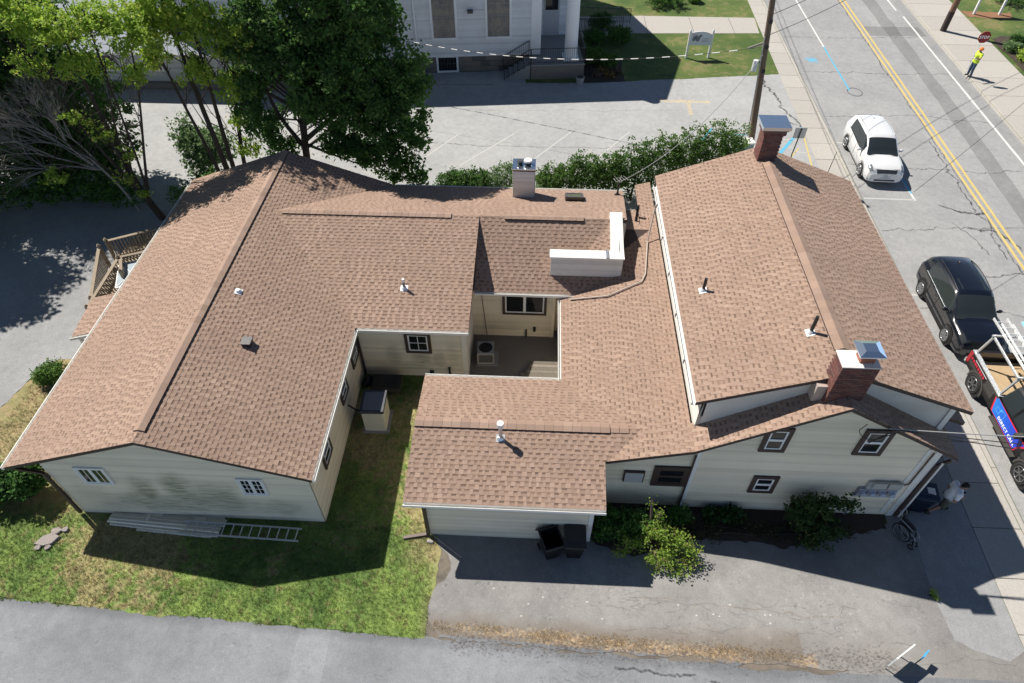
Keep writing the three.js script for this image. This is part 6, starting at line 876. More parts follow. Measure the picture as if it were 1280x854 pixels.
  // door wrap, seen on the kerb side (its right side, x = -0.98): blue field, red edges, white lettering
  const c = document.createElement('canvas'); c.width = 1024; c.height = 300; const g = c.getContext('2d'); const gd = g.createLinearGradient(0, 0, 1024, 0); gd.addColorStop(0, '#1f8de0'); gd.addColorStop(0.5, '#1557d6'); gd.addColorStop(1, '#2b35b8'); g.fillStyle = '#101012'; g.fillRect(0, 0, 1024, 300); g.fillStyle = '#d5213c'; g.beginPath(); g.moveTo(40, 0); g.lineTo(1024, 0); g.lineTo(1024, 40); g.lineTo(960, 130); g.lineTo(900, 300); g.lineTo(140, 300); g.closePath(); g.fill(); g.fillStyle = gd; g.beginPath(); g.moveTo(70, 0); g.lineTo(560, 26); g.lineTo(1000, 26); g.lineTo(930, 130); g.lineTo(875, 290); g.lineTo(175, 290); g.closePath(); g.fill(); g.strokeStyle = '#7fc4f4'; g.lineWidth = 8; g.globalAlpha = 0.8; g.strokeRect(210, 110, 90, 90); g.beginPath(); g.moveTo(330, 60); g.lineTo(420, 60); g.lineTo(420, 190); g.stroke(); g.fillStyle = '#57c8f0'; g.beginPath(); g.moveTo(290, 60); g.lineTo(350, 90); g.lineTo(300, 120); g.fill(); g.globalAlpha = 1; g.fillStyle = '#fff'; g.font = 'bold 88px sans-serif'; g.fillText('DIRECT CALL', 330, 258, 560);
  const tx = new THREE.CanvasTexture(c); tx.colorSpace = THREE.SRGBColorSpace; const w = new B(), X = -0.993; const q = [[-0.9, 0.56], [1.42, 0.56], [1.42, 1.12], [-0.9, 1.12]]; w.poly(q.map(([z, y]) => V(X - (y < 0.8 ? 0.004 : -0.016), y, z)), undefined, [[0, 0], [1, 0], [1, 1], [0, 1]]); w.build('door_wrap', mat([1, 1, 1], { map: tx, roughness: 0.3 }), t);
  const c2 = document.createElement('canvas'); c2.width = 512; c2.height = 100; const g2 = c2.getContext('2d'); g2.fillStyle = '#0a0a0b'; g2.fillRect(0, 0, 512, 100); g2.fillStyle = '#c01a3a'; g2.font = 'bold italic 58px sans-serif'; for (let i = 0; i < 8; i++) g2.fillRect(20 + i * 56, 38, 34 + (i % 3) * 5, 44); g2.fillStyle = '#e8e8ea'; g2.fillRect(120, 14, 380, 10); const tx2 = new THREE.CanvasTexture(c2); tx2.colorSpace = THREE.SRGBColorSpace; new B().poly([V(-0.984, 0.82, -2.72), V(-0.984, 0.82, -1.5), V(-0.984, 1.08, -1.5), V(-0.984, 1.08, -2.72)], undefined, [[0, 0], [1, 0], [1, 1], [0, 1]]).build('side_lettering', mat([1, 1, 1], { map: tx2, roughness: 0.4 }), t);
  // rack
  const rk = sub('ladder_rack', t), bar = (a, b, n = 'rack_bar') => new B().bar(V(...a), V(...b), 0.06, 0.06).build(n, M.alu, rk);
  for (const z of [-2.7, -0.75]) { for (const s of [-1, 1]) bar([s * 0.92, 1.16, z], [s * 0.72, 2.02, z], 'rack_post'); bar([-0.82, 2.05, z], [0.82, 2.05, z]); }
  for (const s of [-1, 1]) bar([s * 0.74, 2.0, -2.75], [s * 0.74, 2.0, -0.7]);
}
function ladder(name, label, a, dir, len, w, rungs, m, lift = 0.1, grp) {    // flat-lying extension ladder from a along dir
  const L = local(name, label, 'ladder', a, 0, grp), d = V(...dir).normalize(), s = V(0, 1, 0).cross(d).normalize(); for (const k of [-1, 1]) new B().bar(s.clone().multiplyScalar(k * w / 2), d.clone().multiplyScalar(len).addScaledVector(s, k * w / 2), 0.035, lift).build('stile', m, L);
  for (let i = 0; i < rungs; i++) { const p = d.clone().multiplyScalar((i + 0.6) * len / rungs); new B().cyl(p.clone().addScaledVector(s, -w / 2), p.clone().addScaledVector(s, w / 2), 0.019, 0.019, 8).build('rung', m, L); }
  return L;
}
const bright = mat([0.82, 0.84, 0.84], { roughness: 0.4, metalness: 0.35 });
ladder('rack_ladder', 'aluminium extension ladder lying on the kerb side of the truck rack', [16.72, 2.12, -17.75], [-0.02, 0, 1], 5.2, 0.46, 17, bright, 0.08); ladder('rack_ladder', 'second narrower section nested above the kerb side ladder', [16.76, 2.2, -17.4], [-0.02, 0, 1], 4.6, 0.38, 15, bright, 0.07); ladder('rack_ladder', 'bluish ladder on the street side of the truck rack', [17.62, 2.12, -17.6], [-0.02, 0, 1], 5.0, 0.42, 16, mat([0.35, 0.7, 0.78], { roughness: 0.45 }), 0.08);
// ---------- people: one continuous skin from smooth-joined tapered capsules (surface nets) ----------
function sdfMesh(caps, cell, k = 0.03, pad = 0.08) {
  let lo = V(9, 9, 9), hi = V(-9, -9, -9); for (const [a, b, ra, rb] of caps) for (const [q, r] of [[a, ra], [b, rb]]) { lo.min(V(q[0] - r, q[1] - r, q[2] - r)); hi.max(V(q[0] + r, q[1] + r, q[2] + r)); } lo.subScalar(pad); hi.addScalar(pad);
  const n = [0, 1, 2].map((i) => Math.ceil((hi.getComponent(i) - lo.getComponent(i)) / cell) + 1), F = new Float32Array(n[0] * n[1] * n[2]), id = (x, y, z) => x + n[0] * (y + n[1] * z);
  const C = caps.map(([a, b, ra, rb, sx]) => ({ a, d: [b[0] - a[0], b[1] - a[1], b[2] - a[2]], ra, rb, L: (b[0] - a[0]) ** 2 + (b[1] - a[1]) ** 2 + (b[2] - a[2]) ** 2 + 1e-9 }));
  for (let z = 0; z < n[2]; z++) for (let y = 0; y < n[1]; y++) for (let x = 0; x < n[0]; x++) {
    const p = [lo.x + x * cell, lo.y + y * cell, lo.z + z * cell]; let v = 9;
    for (const c of C) { const e = [p[0] - c.a[0], p[1] - c.a[1], p[2] - c.a[2]], t = clamp((e[0] * c.d[0] + e[1] * c.d[1] + e[2] * c.d[2]) / c.L), s = Math.hypot(e[0] - c.d[0] * t, e[1] - c.d[1] * t, e[2] - c.d[2] * t) - mix(c.ra, c.rb, t); const h = Math.max(k - Math.abs(v - s), 0) / k; v = Math.min(v, s) - h * h * k * 0.25; }
    F[id(x, y, z)] = v;
  }
  const pos = [], idx = [], vid = new Int32Array(F.length).fill(-1);
  for (let z = 0; z + 1 < n[2]; z++) for (let y = 0; y + 1 < n[1]; y++) for (let x = 0; x + 1 < n[0]; x++) {
    let m = 0, s = [0, 0, 0], cnt = 0; const f = []; for (let i = 0; i < 8; i++) { const v = F[id(x + (i & 1), y + ((i >> 1) & 1), z + (i >> 2))]; f.push(v); if (v < 0) m |= 1 << i; } if (m === 0 || m === 255) continue;
    for (let i = 0; i < 8; i++) for (const b of [1, 2, 4]) { if (i & b) continue; const j = i | b; if ((f[i] < 0) === (f[j] < 0)) continue; const t = f[i] / (f[i] - f[j]); s[0] += (i & 1) + (b === 1 ? t : 0); s[1] += ((i >> 1) & 1) + (b === 2 ? t : 0); s[2] += (i >> 2) + (b === 4 ? t : 0); cnt++; }
    vid[id(x, y, z)] = pos.length / 3; pos.push(lo.x + (x + s[0] / cnt) * cell, lo.y + (y + s[1] / cnt) * cell, lo.z + (z + s[2] / cnt) * cell);
  }
  for (let z = 1; z + 1 < n[2]; z++) for (let y = 1; y + 1 < n[1]; y++) for (let x = 1; x + 1 < n[0]; x++) { const a = F[id(x, y, z)] < 0; const q = (A, Bq, Cq, D, fl) => fl ? idx.push(A, Bq, Cq, A, Cq, D) : idx.push(A, Cq, Bq, A, D, Cq);
    if (a !== (F[id(x + 1, y, z)] < 0)) q(vid[id(x, y - 1, z - 1)], vid[id(x, y, z - 1)], vid[id(x, y, z)], vid[id(x, y - 1, z)], a); if (a !== (F[id(x, y + 1, z)] < 0)) q(vid[id(x - 1, y, z - 1)], vid[id(x - 1, y, z)], vid[id(x, y, z)], vid[id(x, y, z - 1)], a); if (a !== (F[id(x, y, z + 1)] < 0)) q(vid[id(x - 1, y - 1, z)], vid[id(x, y - 1, z)], vid[id(x, y, z)], vid[id(x - 1, y, z)], a); }
  const g = new THREE.BufferGeometry(); g.setAttribute('position', new THREE.Float32BufferAttribute(pos, 3)); g.setIndex(idx); g.computeVertexNormals(); g.setAttribute('uv', new THREE.Float32BufferAttribute(new Float32Array(pos.length / 3 * 2), 2)); return g;
}
// hand: palm, four fingers of unequal length and a thumb leaving the side, curled; p wrist, d towards fingers, s towards thumb
function handCaps(p, d, s, curl = 0.6) { const D = V(...d).normalize(), S = V(...s).normalize(), N = D.clone().cross(S), P = V(...p), A = (v) => [v.x, v.y, v.z], o = []; const at = (a, b, c) => P.clone().addScaledVector(D, a).addScaledVector(S, b).addScaledVector(N, c); o.push([A(at(0, 0, 0)), A(at(0.05, 0.012, 0)), 0.026, 0.03], [A(at(0.05, 0.012, 0)), A(at(0.085, 0.02, 0)), 0.028, 0.02], [A(at(0.05, -0.012, 0)), A(at(0.082, -0.024, 0)), 0.028, 0.018]); [[0.028, 0.07], [0.01, 0.08], [-0.009, 0.074], [-0.027, 0.058]].forEach(([b, l]) => { const k = at(0.085, b, 0), m = at(0.085 + l * 0.5 * (1 - curl * 0.3), b, -l * 0.4 * curl), e = at(0.085 + l * (0.75 - curl * 0.6), b, -l * curl); o.push([A(k), A(m), 0.0095, 0.009], [A(m), A(e), 0.009, 0.0075]); }); const t = at(0.06, 0.055, -0.02); o.push([A(at(0.02, 0.025, 0)), A(t), 0.014, 0.011], [A(t), A(at(0.09, 0.05, -0.045)), 0.011, 0.009]); return o; }
function person(label, at, turn, J, cloth, skinCol, hairCol, o = {}) {
  const p = local('person', label, 'person', at, turn), sk = mat(skinCol, { roughness: 0.6 }), h = J.head;
  const hd = (x, y, z) => { const v = V(x, y, z).applyEuler(new THREE.Euler(...(J.headRot || [0, 0, 0]))); return [h[0] + v.x, h[1] + v.y, h[2] + v.z]; };
  const headCaps = [[hd(0, 0.03, -0.01), hd(0, 0.045, -0.02), 0.09, 0.088], [hd(0, -0.03, 0.02), hd(0, -0.075, 0.045), 0.068, 0.04], [hd(0, 0.0, 0.085), hd(0, -0.022, 0.108), 0.01, 0.014], [hd(0.082, -0.01, 0), hd(0.088, 0.015, -0.01), 0.014, 0.016], [hd(-0.082, -0.01, 0), hd(-0.088, 0.015, -0.01), 0.014, 0.016], [hd(-0.025, -0.052, 0.088), hd(0.025, -0.052, 0.088), 0.008, 0.008]];
  const body = sdfMesh([...J.bones], 0.018, 0.05), parts = [body, sdfMesh(headCaps, 0.007, 0.02, 0.03)]; for (const q of J.hands) parts.push(sdfMesh(handCaps(...q), 0.005, 0.008, 0.02)); const g = mergeGeometries(parts.map((q) => q.toNonIndexed())); mesh('body', g, sk, p);
  for (const [nm, caps, m, k] of cloth) mesh(nm, sdfMesh(caps, 0.016, k || 0.05), m, p);
  for (const s of [-1, 1]) { const e = hd(s * 0.032, 0.012, 0.083); mesh('eye', new THREE.SphereGeometry(0.011, 8, 6).translate(...e), M.black, p); }
  mesh('hair', sdfMesh([[hd(0, 0.055, -0.03), hd(0, 0.06, -0.005), 0.088, 0.083], [hd(0, 0.0, -0.05), hd(0, -0.03, -0.055), 0.07, 0.055]], 0.009, 0.03, 0.03), mat(hairCol, { roughness: 0.9 }), p);
  return { p, hd };
}
{ // walking man, head bent over what he holds (local +x = the way he walks)
  const hipL = [-0.02, 0.88, -0.09], hipR = [-0.02, 0.88, 0.09], kL = [-0.1, 0.49, -0.12], kR = [0.16, 0.49, 0.1], aL = [-0.36, 0.14, -0.13], aR = [0.18, 0.09, 0.11], ch = [0.04, 1.24, 0], nk = [0.07, 1.39, 0], sL = [0.03, 1.32, -0.19], sR = [0.03, 1.32, 0.19], eL = [0.0, 1.04, -0.26], eR = [-0.01, 1.04, 0.26], wL = [0.25, 1.03, -0.1], wR = [0.25, 1.0, 0.12];
  const J = { head: [0.15, 1.5, 0], headRot: [0, Math.PI / 2, -0.0], bones: [[hipL, hipR, 0.12, 0.12], [[0.02, 0.95, 0], ch, 0.14, 0.15], [ch, nk, 0.12, 0.06], [nk, [0.12, 1.46, 0], 0.058, 0.056], [sL, sR, 0.085, 0.085], [sL, eL, 0.055, 0.045], [eL, wL, 0.043, 0.03], [sR, eR, 0.055, 0.045], [eR, wR, 0.043, 0.03], [hipL, kL, 0.088, 0.058], [kL, aL, 0.058, 0.04], [hipR, kR, 0.088, 0.058], [kR, aR, 0.058, 0.04]], hands: [[wL, [1, 0, 0.35], [0, 1, 0.2], 0.7], [wR, [1, 0, -0.35], [0, 1, -0.2], 0.7]] };
  J.headRot = [0.75, 0, 0]; const tw = new THREE.Matrix4();
  const shirt = mat([0.72, 0.73, 0.76], { roughness: 0.9 }), shorts = mat([0.085, 0.085, 0.06], { roughness: 0.95 });
  const fix = (q) => [q[2], q[1], q[0]];        // build facing +z
  const F = (caps) => caps.map(([a, b, r, s]) => [fix(a), fix(b), r, s]);
  J.head = fix(J.head); J.bones = F(J.bones); J.hands = J.hands.map(([a, d, s, c]) => [fix(a), fix(d), fix(s), c]);
  person('walking man in white t-shirt and dark shorts looking down', [12.88, 0.02, -11.1], Math.PI / 2 - 0.1, J, [
    ['t_shirt', F([[hipL, hipR, 0.135, 0.135], [[0.02, 0.95, 0], ch, 0.16, 0.172], [ch, [0.05, 1.35, 0], 0.15, 0.085], [sL, sR, 0.1, 0.1], [sL, [0.02, 1.16, -0.235], 0.075, 0.075], [sR, [0.02, 1.16, 0.235], 0.075, 0.075]]), shirt, 0.05],
    ['shorts', F([[hipL, hipR, 0.132, 0.132], [hipL, [-0.08, 0.53, -0.12], 0.115, 0.1], [hipR, [0.14, 0.53, 0.1], 0.115, 0.1]]), shorts, 0.04],
    ['shoe', F([[[-0.4, 0.07, -0.13], [-0.27, 0.03, -0.14], 0.052, 0.04], [[-0.36, 0.16, -0.13], [-0.38, 0.08, -0.13], 0.05, 0.05]]), M.black, 0.03], ['shoe', F([[[0.16, 0.05, 0.11], [0.34, 0.04, 0.12], 0.05, 0.042], [[0.18, 0.14, 0.11], [0.17, 0.06, 0.11], 0.05, 0.05]]), M.black, 0.03]], [0.3, 0.17, 0.12], [0.012, 0.01, 0.009]);
  const ph = local('phone', 'small pale phone in the walking man\'s hands', 'phone', [13.26, 1.06, -11.15], Math.PI / 2); new B().box(-0.035, -0.005, -0.075, 0.035, 0.004, 0.075).build('phone_body', mat([0.5, 0.55, 0.6], { roughness: 0.3 }), ph); new B().box(-0.031, 0.0045, -0.068, 0.031, 0.006, 0.068).build('phone_screen', M.glass, ph);
}
{ // flagger facing the road (-x), holding the sign pole
  const F2 = (caps) => caps, hipL = [-0.09, 0.92, 0], hipR = [0.09, 0.92, 0], ch = [0, 1.3, 0.02], nk = [0, 1.46, 0.01], sL = [-0.19, 1.4, 0], sR = [0.19, 1.4, 0], eR = [0.33, 1.2, 0.14], wR = [0.3, 1.28, 0.4], eL = [-0.26, 1.12, -0.02], wL = [-0.28, 0.88, 0.06];
  const J = { head: [0, 1.62, 0.03], bones: [[hipL, hipR, 0.12, 0.12], [[0, 0.98, 0], ch, 0.14, 0.155], [ch, nk, 0.12, 0.06], [nk, [0, 1.56, 0.02], 0.058, 0.056], [sL, sR, 0.085, 0.085], [sL, eL, 0.055, 0.045], [eL, wL, 0.043, 0.03], [sR, eR, 0.055, 0.045], [eR, wR, 0.043, 0.03], [hipL, [-0.11, 0.5, 0.02], 0.088, 0.06], [[-0.11, 0.5, 0.02], [-0.13, 0.09, -0.02], 0.058, 0.042], [hipR, [0.11, 0.5, 0.02], 0.088, 0.06], [[0.11, 0.5, 0.02], [0.13, 0.09, -0.02], 0.058, 0.042]], hands: [[wR, [0, 0.15, 1], [0, 1, 0], 0.9], [wL, [0, -1, 0.2], [0, 0, 1], 0.4]] };
  const hv = mat([0.62, 0.8, 0.06], { roughness: 0.8 }), jean = mat([0.05, 0.085, 0.14], { roughness: 0.95 });
  const { p, hd } = person('flagger in yellow vest, jeans and orange hard hat', [26.55, 0.02, -41.75], -Math.PI / 2 + 0.25, J, [
    ['safety_vest', F2([[hipL, hipR, 0.135, 0.135], [[0, 0.98, 0], ch, 0.158, 0.172], [ch, [0, 1.43, 0], 0.15, 0.09], [sL, sR, 0.1, 0.1], [sL, [-0.22, 1.25, -0.01], 0.072, 0.068], [sR, [0.27, 1.29, 0.07], 0.072, 0.068]]), hv, 0.05],
    ['jeans', F2([[hipL, hipR, 0.13, 0.13], [hipL, [-0.11, 0.5, 0.02], 0.105, 0.08], [[-0.11, 0.5, 0.02], [-0.13, 0.1, -0.02], 0.078, 0.066], [hipR, [0.11, 0.5, 0.02], 0.105, 0.08], [[0.11, 0.5, 0.02], [0.13, 0.1, -0.02], 0.078, 0.066]]), jean, 0.035],
    ['boot', F2([[[-0.13, 0.06, -0.04], [-0.14, 0.045, 0.13], 0.05, 0.045]]), M.black, 0.03], ['boot', F2([[[0.13, 0.06, -0.04], [0.14, 0.045, 0.13], 0.05, 0.045]]), M.black, 0.03]], [0.32, 0.19, 0.14], [0.03, 0.02, 0.015]);
  const hat = new B(); hat.geo(new THREE.SphereGeometry(0.125, 18, 9, 0, 6.2832, 0, 1.5), new THREE.Matrix4().makeScale(1, 0.95, 1.12).setPosition(0, 1.665, 0.02)); hat.cyl(V(0, 1.665, 0.03), V(0, 1.675, 0.03), 0.15, 0.14, 20); hat.build('hard_hat', mat([0.85, 0.2, 0.03], { roughness: 0.4 }), p);
  new B().box(-0.14, 1.1, 0.15, 0.14, 1.14, 0.185).build('vest_stripe', mat([0.75, 0.75, 0.72], { roughness: 0.4 }), p);
  // stop paddle, faces down the road towards the house
  const s = local('stop_paddle', 'red octagonal stop sign on a long pole held by the flagger', 'sign', [26.05, 0.02, -41.45], 0); new B().cyl(V(0, 0, 0), V(0.08, 2.35, 0), 0.018, 0.018, 8).build('pole', M.whiteTrim, s);
  const c = document.createElement('canvas'); c.width = c.height = 256; const g = c.getContext('2d'); g.fillStyle = '#f4f4f4'; g.fillRect(0, 0, 256, 256); const oct = (r) => { g.beginPath(); for (let i = 0; i < 8; i++) { const a = (i + 0.5) * Math.PI / 4; g.lineTo(128 + r * Math.cos(a), 128 + r * Math.sin(a)); } g.closePath(); }; g.fillStyle = '#8e1226'; oct(126); g.fill(); g.fillStyle = '#fff'; g.font = 'bold 84px sans-serif'; g.textAlign = 'center'; g.fillText('STOP', 128, 158, 200);
  const tx = new THREE.CanvasTexture(c); tx.colorSpace = THREE.SRGBColorSpace; const b = new B(), bk = new B(), R = 0.36, P = []; for (let i = 0; i < 8; i++) { const a = (i + 0.5) * Math.PI / 4; P.push([Math.cos(a), Math.sin(a)]); } const hub = V(0.09, 2.5, 0); b.poly(P.map(([x, y]) => hub.clone().add(V(x * R, y * R, 0.022))), undefined, P.map(([x, y]) => [0.5 + 0.492 * x, 0.5 + 0.492 * y])); b.build('sign_face', mat([1, 1, 1], { map: tx, roughness: 0.4 }), s); bk.poly(P.map(([x, y]) => hub.clone().add(V(x * R, y * R, 0.0))).reverse()); P.forEach(([x, y], i) => { const [q, w] = P[(i + 1) % 8]; bk.quad(hub.clone().add(V(x * R, y * R, 0)), hub.clone().add(V(q * R, w * R, 0)), hub.clone().add(V(q * R, w * R, 0.022)), hub.clone().add(V(x * R, y * R, 0.022))); }); bk.build('sign_back', mat([0.5, 0.2, 0.1], { roughness: 0.5 }), s);
}
// ---------- things around the house ----------
{ // deck with stair rails
  const d = thing('wooden_deck', 'weathered wooden deck with baluster railings beside the left wing', 'deck', [-16, 0, -20.5]), fl = 0.55, r = rng(61), woods = [0.85, 1, 1.15].map((k) => { const m = M.deckWood.clone(); m.color.multiplyScalar(k); return m; }), W = () => woods[Math.floor(r() * 3)];
  for (let i = 0; i < 27; i++) { const x = -17.9 + i * 0.146; new B().box(x, fl - 0.04, -23.2, x + 0.138, fl + 0.004 * r(), -19.2).build('board', W(), d); }
  new B().box(-17.9, fl - 0.24, -23.2, -17.86, fl - 0.05, -19.2).box(-17.9, fl - 0.24, -19.24, -14, fl - 0.05, -19.2).build('joist', M.deckWood, d);
  for (const [x, z] of [[-17.85, -23.1], [-17.85, -19.3], [-15, -19.3], [-15, -23.1]]) new B().box(x - 0.05, 0, z - 0.05, x + 0.05, fl - 0.05, z + 0.05).build('support', M.deckWood, d);
  const rail = (a, b, na, nb) => { const A = V(...a), Bq = V(...b), n = Math.round(A.distanceTo(Bq) / 0.13), H2 = 0.95; new B().bar(A.clone().add(V(0, H2, 0)), Bq.clone().add(V(0, H2, 0)), 0.13, 0.04).build('handrail', W(), d); new B().bar(A.clone().add(V(0, 0.12, 0)), Bq.clone().add(V(0, 0.12, 0)), 0.04, 0.07).build('lower_rail', W(), d); for (let i = 1; i < n; i++) { const q = A.clone().lerp(Bq, i / n); new B().box(q.x - 0.018, q.y + 0.12, q.z - 0.018, q.x + 0.018, q.y + H2 - 0.02, q.z + 0.018).build('baluster', W(), d); } for (const [q, k] of [[A, na], [Bq, nb]]) if (k) { new B().box(q.x - 0.055, q.y - 0.5, q.z - 0.055, q.x + 0.055, q.y + H2 + 0.08, q.z + 0.055).build('newel_post', W(), d); new B().cyl(V(q.x, q.y + H2 + 0.08, q.z), V(q.x, q.y + H2 + 0.16, q.z), 0.085, 0.03, 4).build('post_cap', W(), d); } };
  rail([-18.0, fl, -21.4], [-14.7, fl, -23.15], 1, 1); rail([-18.1, fl, -21.0], [-17.45, 0.05, -18.45], 1, 1); rail([-17.0, fl, -20.35], [-17.35, 0.05, -17.95], 1, 1); rail([-17.0, fl, -20.4], [-14.4, fl, -21.5], 0, 0); rail([-16.9, fl, -20.35], [-16.5, fl, -19.5], 0, 1);
  for (let i = 0; i < 3; i++) new B().box(-17.9 + i * 0.05, 0.02, -19.2 + i * 0.3, -17.0, fl - (i + 1) * 0.15, -18.9 + i * 0.3).build('stair_step', W(), d);
}
{ const t = local('glass_table', 'pale glass topped table standing on the deck', 'table', [-16.25, 0.55, -19.75], 0.35); new B().box(-0.55, 0.68, -0.75, 0.55, 0.7, 0.75).build('table_top', mat([0.4, 0.46, 0.5], { roughness: 0.08 }), t); const k = new B(); k.box(-0.58, 0.66, -0.78, 0.58, 0.71, -0.74).box(-0.58, 0.66, 0.74, 0.58, 0.71, 0.78).box(-0.58, 0.66, -0.74, -0.54, 0.71, 0.74).box(0.54, 0.66, -0.74, 0.58, 0.71, 0.74); k.build('table_rim', M.white, t); for (const [x, z] of [[-0.5, -0.7], [0.5, -0.7], [-0.5, 0.7], [0.5, 0.7]]) new B().box(x - 0.02, 0, z - 0.02, x + 0.02, 0.68, z + 0.02).build('leg', M.white, t); new B().bar(V(-0.5, 0.71, -0.7), V(0.5, 0.71, 0.7), 0.02, 0.01).bar(V(0.5, 0.71, -0.7), V(-0.5, 0.715, 0.7), 0.02, 0.01).build('brace', M.white, t); }
{ // side entry roof under the deck end
  const pr = roofPlane(house, [[V(-16.45, 1.75, -15.7), V(-13.9, 2.5, -15.7), V(-13.9, 2.5, -17.8), V(-16.75, 1.66, -17.8)]], 70); gutter(pr.roof, V(-16.5, 1.68, -15.66), V(-13.9, 2.42, -15.66)); new B().box(-16.3, 0, -15.85, -16.2, 1.7, -15.75).build('porch_post', M.whiteTrim, house); new B().box(-16.4, 0, -17.75, -16.3, 1.68, -17.65).build('porch_post', M.whiteTrim, house);
}
{ // tan air handler with dark top
  const a = local('air_handler', 'tall tan air handling cabinet with dark top in the side yard', 'air conditioner', [-5.32, 0, -13.75], 0.03), tan = mat([0.62, 0.58, 0.48], { roughness: 0.55 }), dark = mat([0.045, 0.05, 0.065], { roughness: 0.5 }); new B().box(-0.36, 0.06, -0.42, 0.36, 1.08, 0.42).build('cabinet', tan, a); new B().box(-0.46, 0, -0.5, 0.46, 0.06, 0.5).build('pad', M.concreteGrey, a);
  const t = new B(); t.geo(new THREE.BoxGeometry(0.8, 0.14, 0.92, 6, 1, 6), new THREE.Matrix4().setPosition(0, 1.13, 0)); t.build('top_cover', dark, a); const g = new B(); for (let i = 0; i < 9; i++) g.box(-0.3, 1.2, -0.36 + i * 0.085, 0.3, 1.212, -0.33 + i * 0.085); g.box(-0.31, 1.195, -0.37, 0.31, 1.204, 0.4); g.build('grille', mat([0.2, 0.21, 0.23], { roughness: 0.5 }), a); const s = new B(); for (let i = 0; i < 7; i++) s.box(-0.3, 0.2 + i * 0.11, 0.42, 0.3, 0.26 + i * 0.11, 0.426); s.build('louvre', mat([0.56, 0.53, 0.44], { roughness: 0.6 }), a); new B().limb([V(-0.36, 0.6, 0), V(-0.6, 0.6, -0.02), V(-0.9, 0.9, -0.02)], [0.03, 0.03], 6).build('line_set', M.black, a);
}
{ const a = local('condenser_unit', 'grey condenser unit on a slab in the courtyard', 'air conditioner', [-1.75, 0, -16.85], 0.05), gm = mat([0.32, 0.32, 0.31], { roughness: 0.55 }); new B().box(-0.42, 0, -0.42, 0.55, 0.06, 0.42).build('pad', M.concreteGrey, a); new B().box(-0.34, 0.06, -0.34, 0.34, 0.74, 0.34).build('cabinet', mat([0.1, 0.1, 0.1], { roughness: 0.6 }), a); const k = new B(); for (const y of [0.08, 0.68]) k.box(-0.36, y, -0.36, 0.36, y + 0.1, 0.36); for (const [x, z] of [[-1, -1], [1, -1], [-1, 1], [1, 1]]) k.box(x * 0.34 - 0.03, 0.08, z * 0.34 - 0.03, x * 0.34 + 0.03, 0.75, z * 0.34 + 0.03); k.build('frame', gm, a); a.scale.setScalar(0.85); const g = new B(); for (let i = 1; i < 8; i++) g.geo(new THREE.TorusGeometry(0.035 * i + 0.02, 0.006, 4, 24), new THREE.Matrix4().makeRotationX(Math.PI / 2).setPosition(0, 0.79, 0)); g.build('fan_guard', M.black, a); new B().cyl(V(0, 0.7, 0), V(0, 0.785, 0), 0.3, 0.3, 24).build('fan_shroud', M.black, a); }
{ const r = rng(71), mm = [0.7, 1, 1.3].map((k) => mat([0.055 * k, 0.052 * k, 0.05 * k], { roughness: 0.9, map: rep(tGrain, 0.6) })); for (let i = 0; i < 4; i++) { const o = local('roof_tile_bundle', ['lowest dark bundle of the pile below the grid window', 'second dark bundle of the pile below the grid window', 'third dark bundle of the pile below the grid window', 'topmost dark bundle of the pile below the grid window'][i], 'bundle', [-5.3 + 0.03 * i, i * 0.115, -15.35 + 0.04 * i], (r() - 0.5) * 0.1, 'pile of dark bundles by the wall'); const g = new THREE.BoxGeometry(1.05, 0.105, 0.62, 8, 1, 4), P = g.attributes.position; for (let k = 0; k < P.count; k++) P.setY(k, P.getY(k) + 0.012 * Math.sin(P.getX(k) * 9 + i)); g.computeVertexNormals(); new B().geo(g, new THREE.Matrix4().setPosition(0, 0.06, 0)).build('wrapper', mm[i % 3], o); new B().box(-0.3, 0.113, -0.315, -0.26, 0.118, 0.315).box(0.26, 0.113, -0.315, 0.3, 0.118, 0.315).build('strap', M.black, o); } 
  const b = local('storage_bag', 'black bag slumped in the inner corner by the downspout', 'bag', [-5.95, 0, -15.5], 0); mesh('bag_body', sdfMesh([[[0, 0.16, 0], [0, 0.3, 0.02], 0.2, 0.12], [[-0.1, 0.12, 0.1], [0.1, 0.12, -0.1], 0.15, 0.13]], 0.02, 0.08), M.black, b); new B().cyl(V(0, 0.38, 0.02), V(0.02, 0.48, 0.03), 0.03, 0.05, 7).build('bag_neck', M.black, b); }
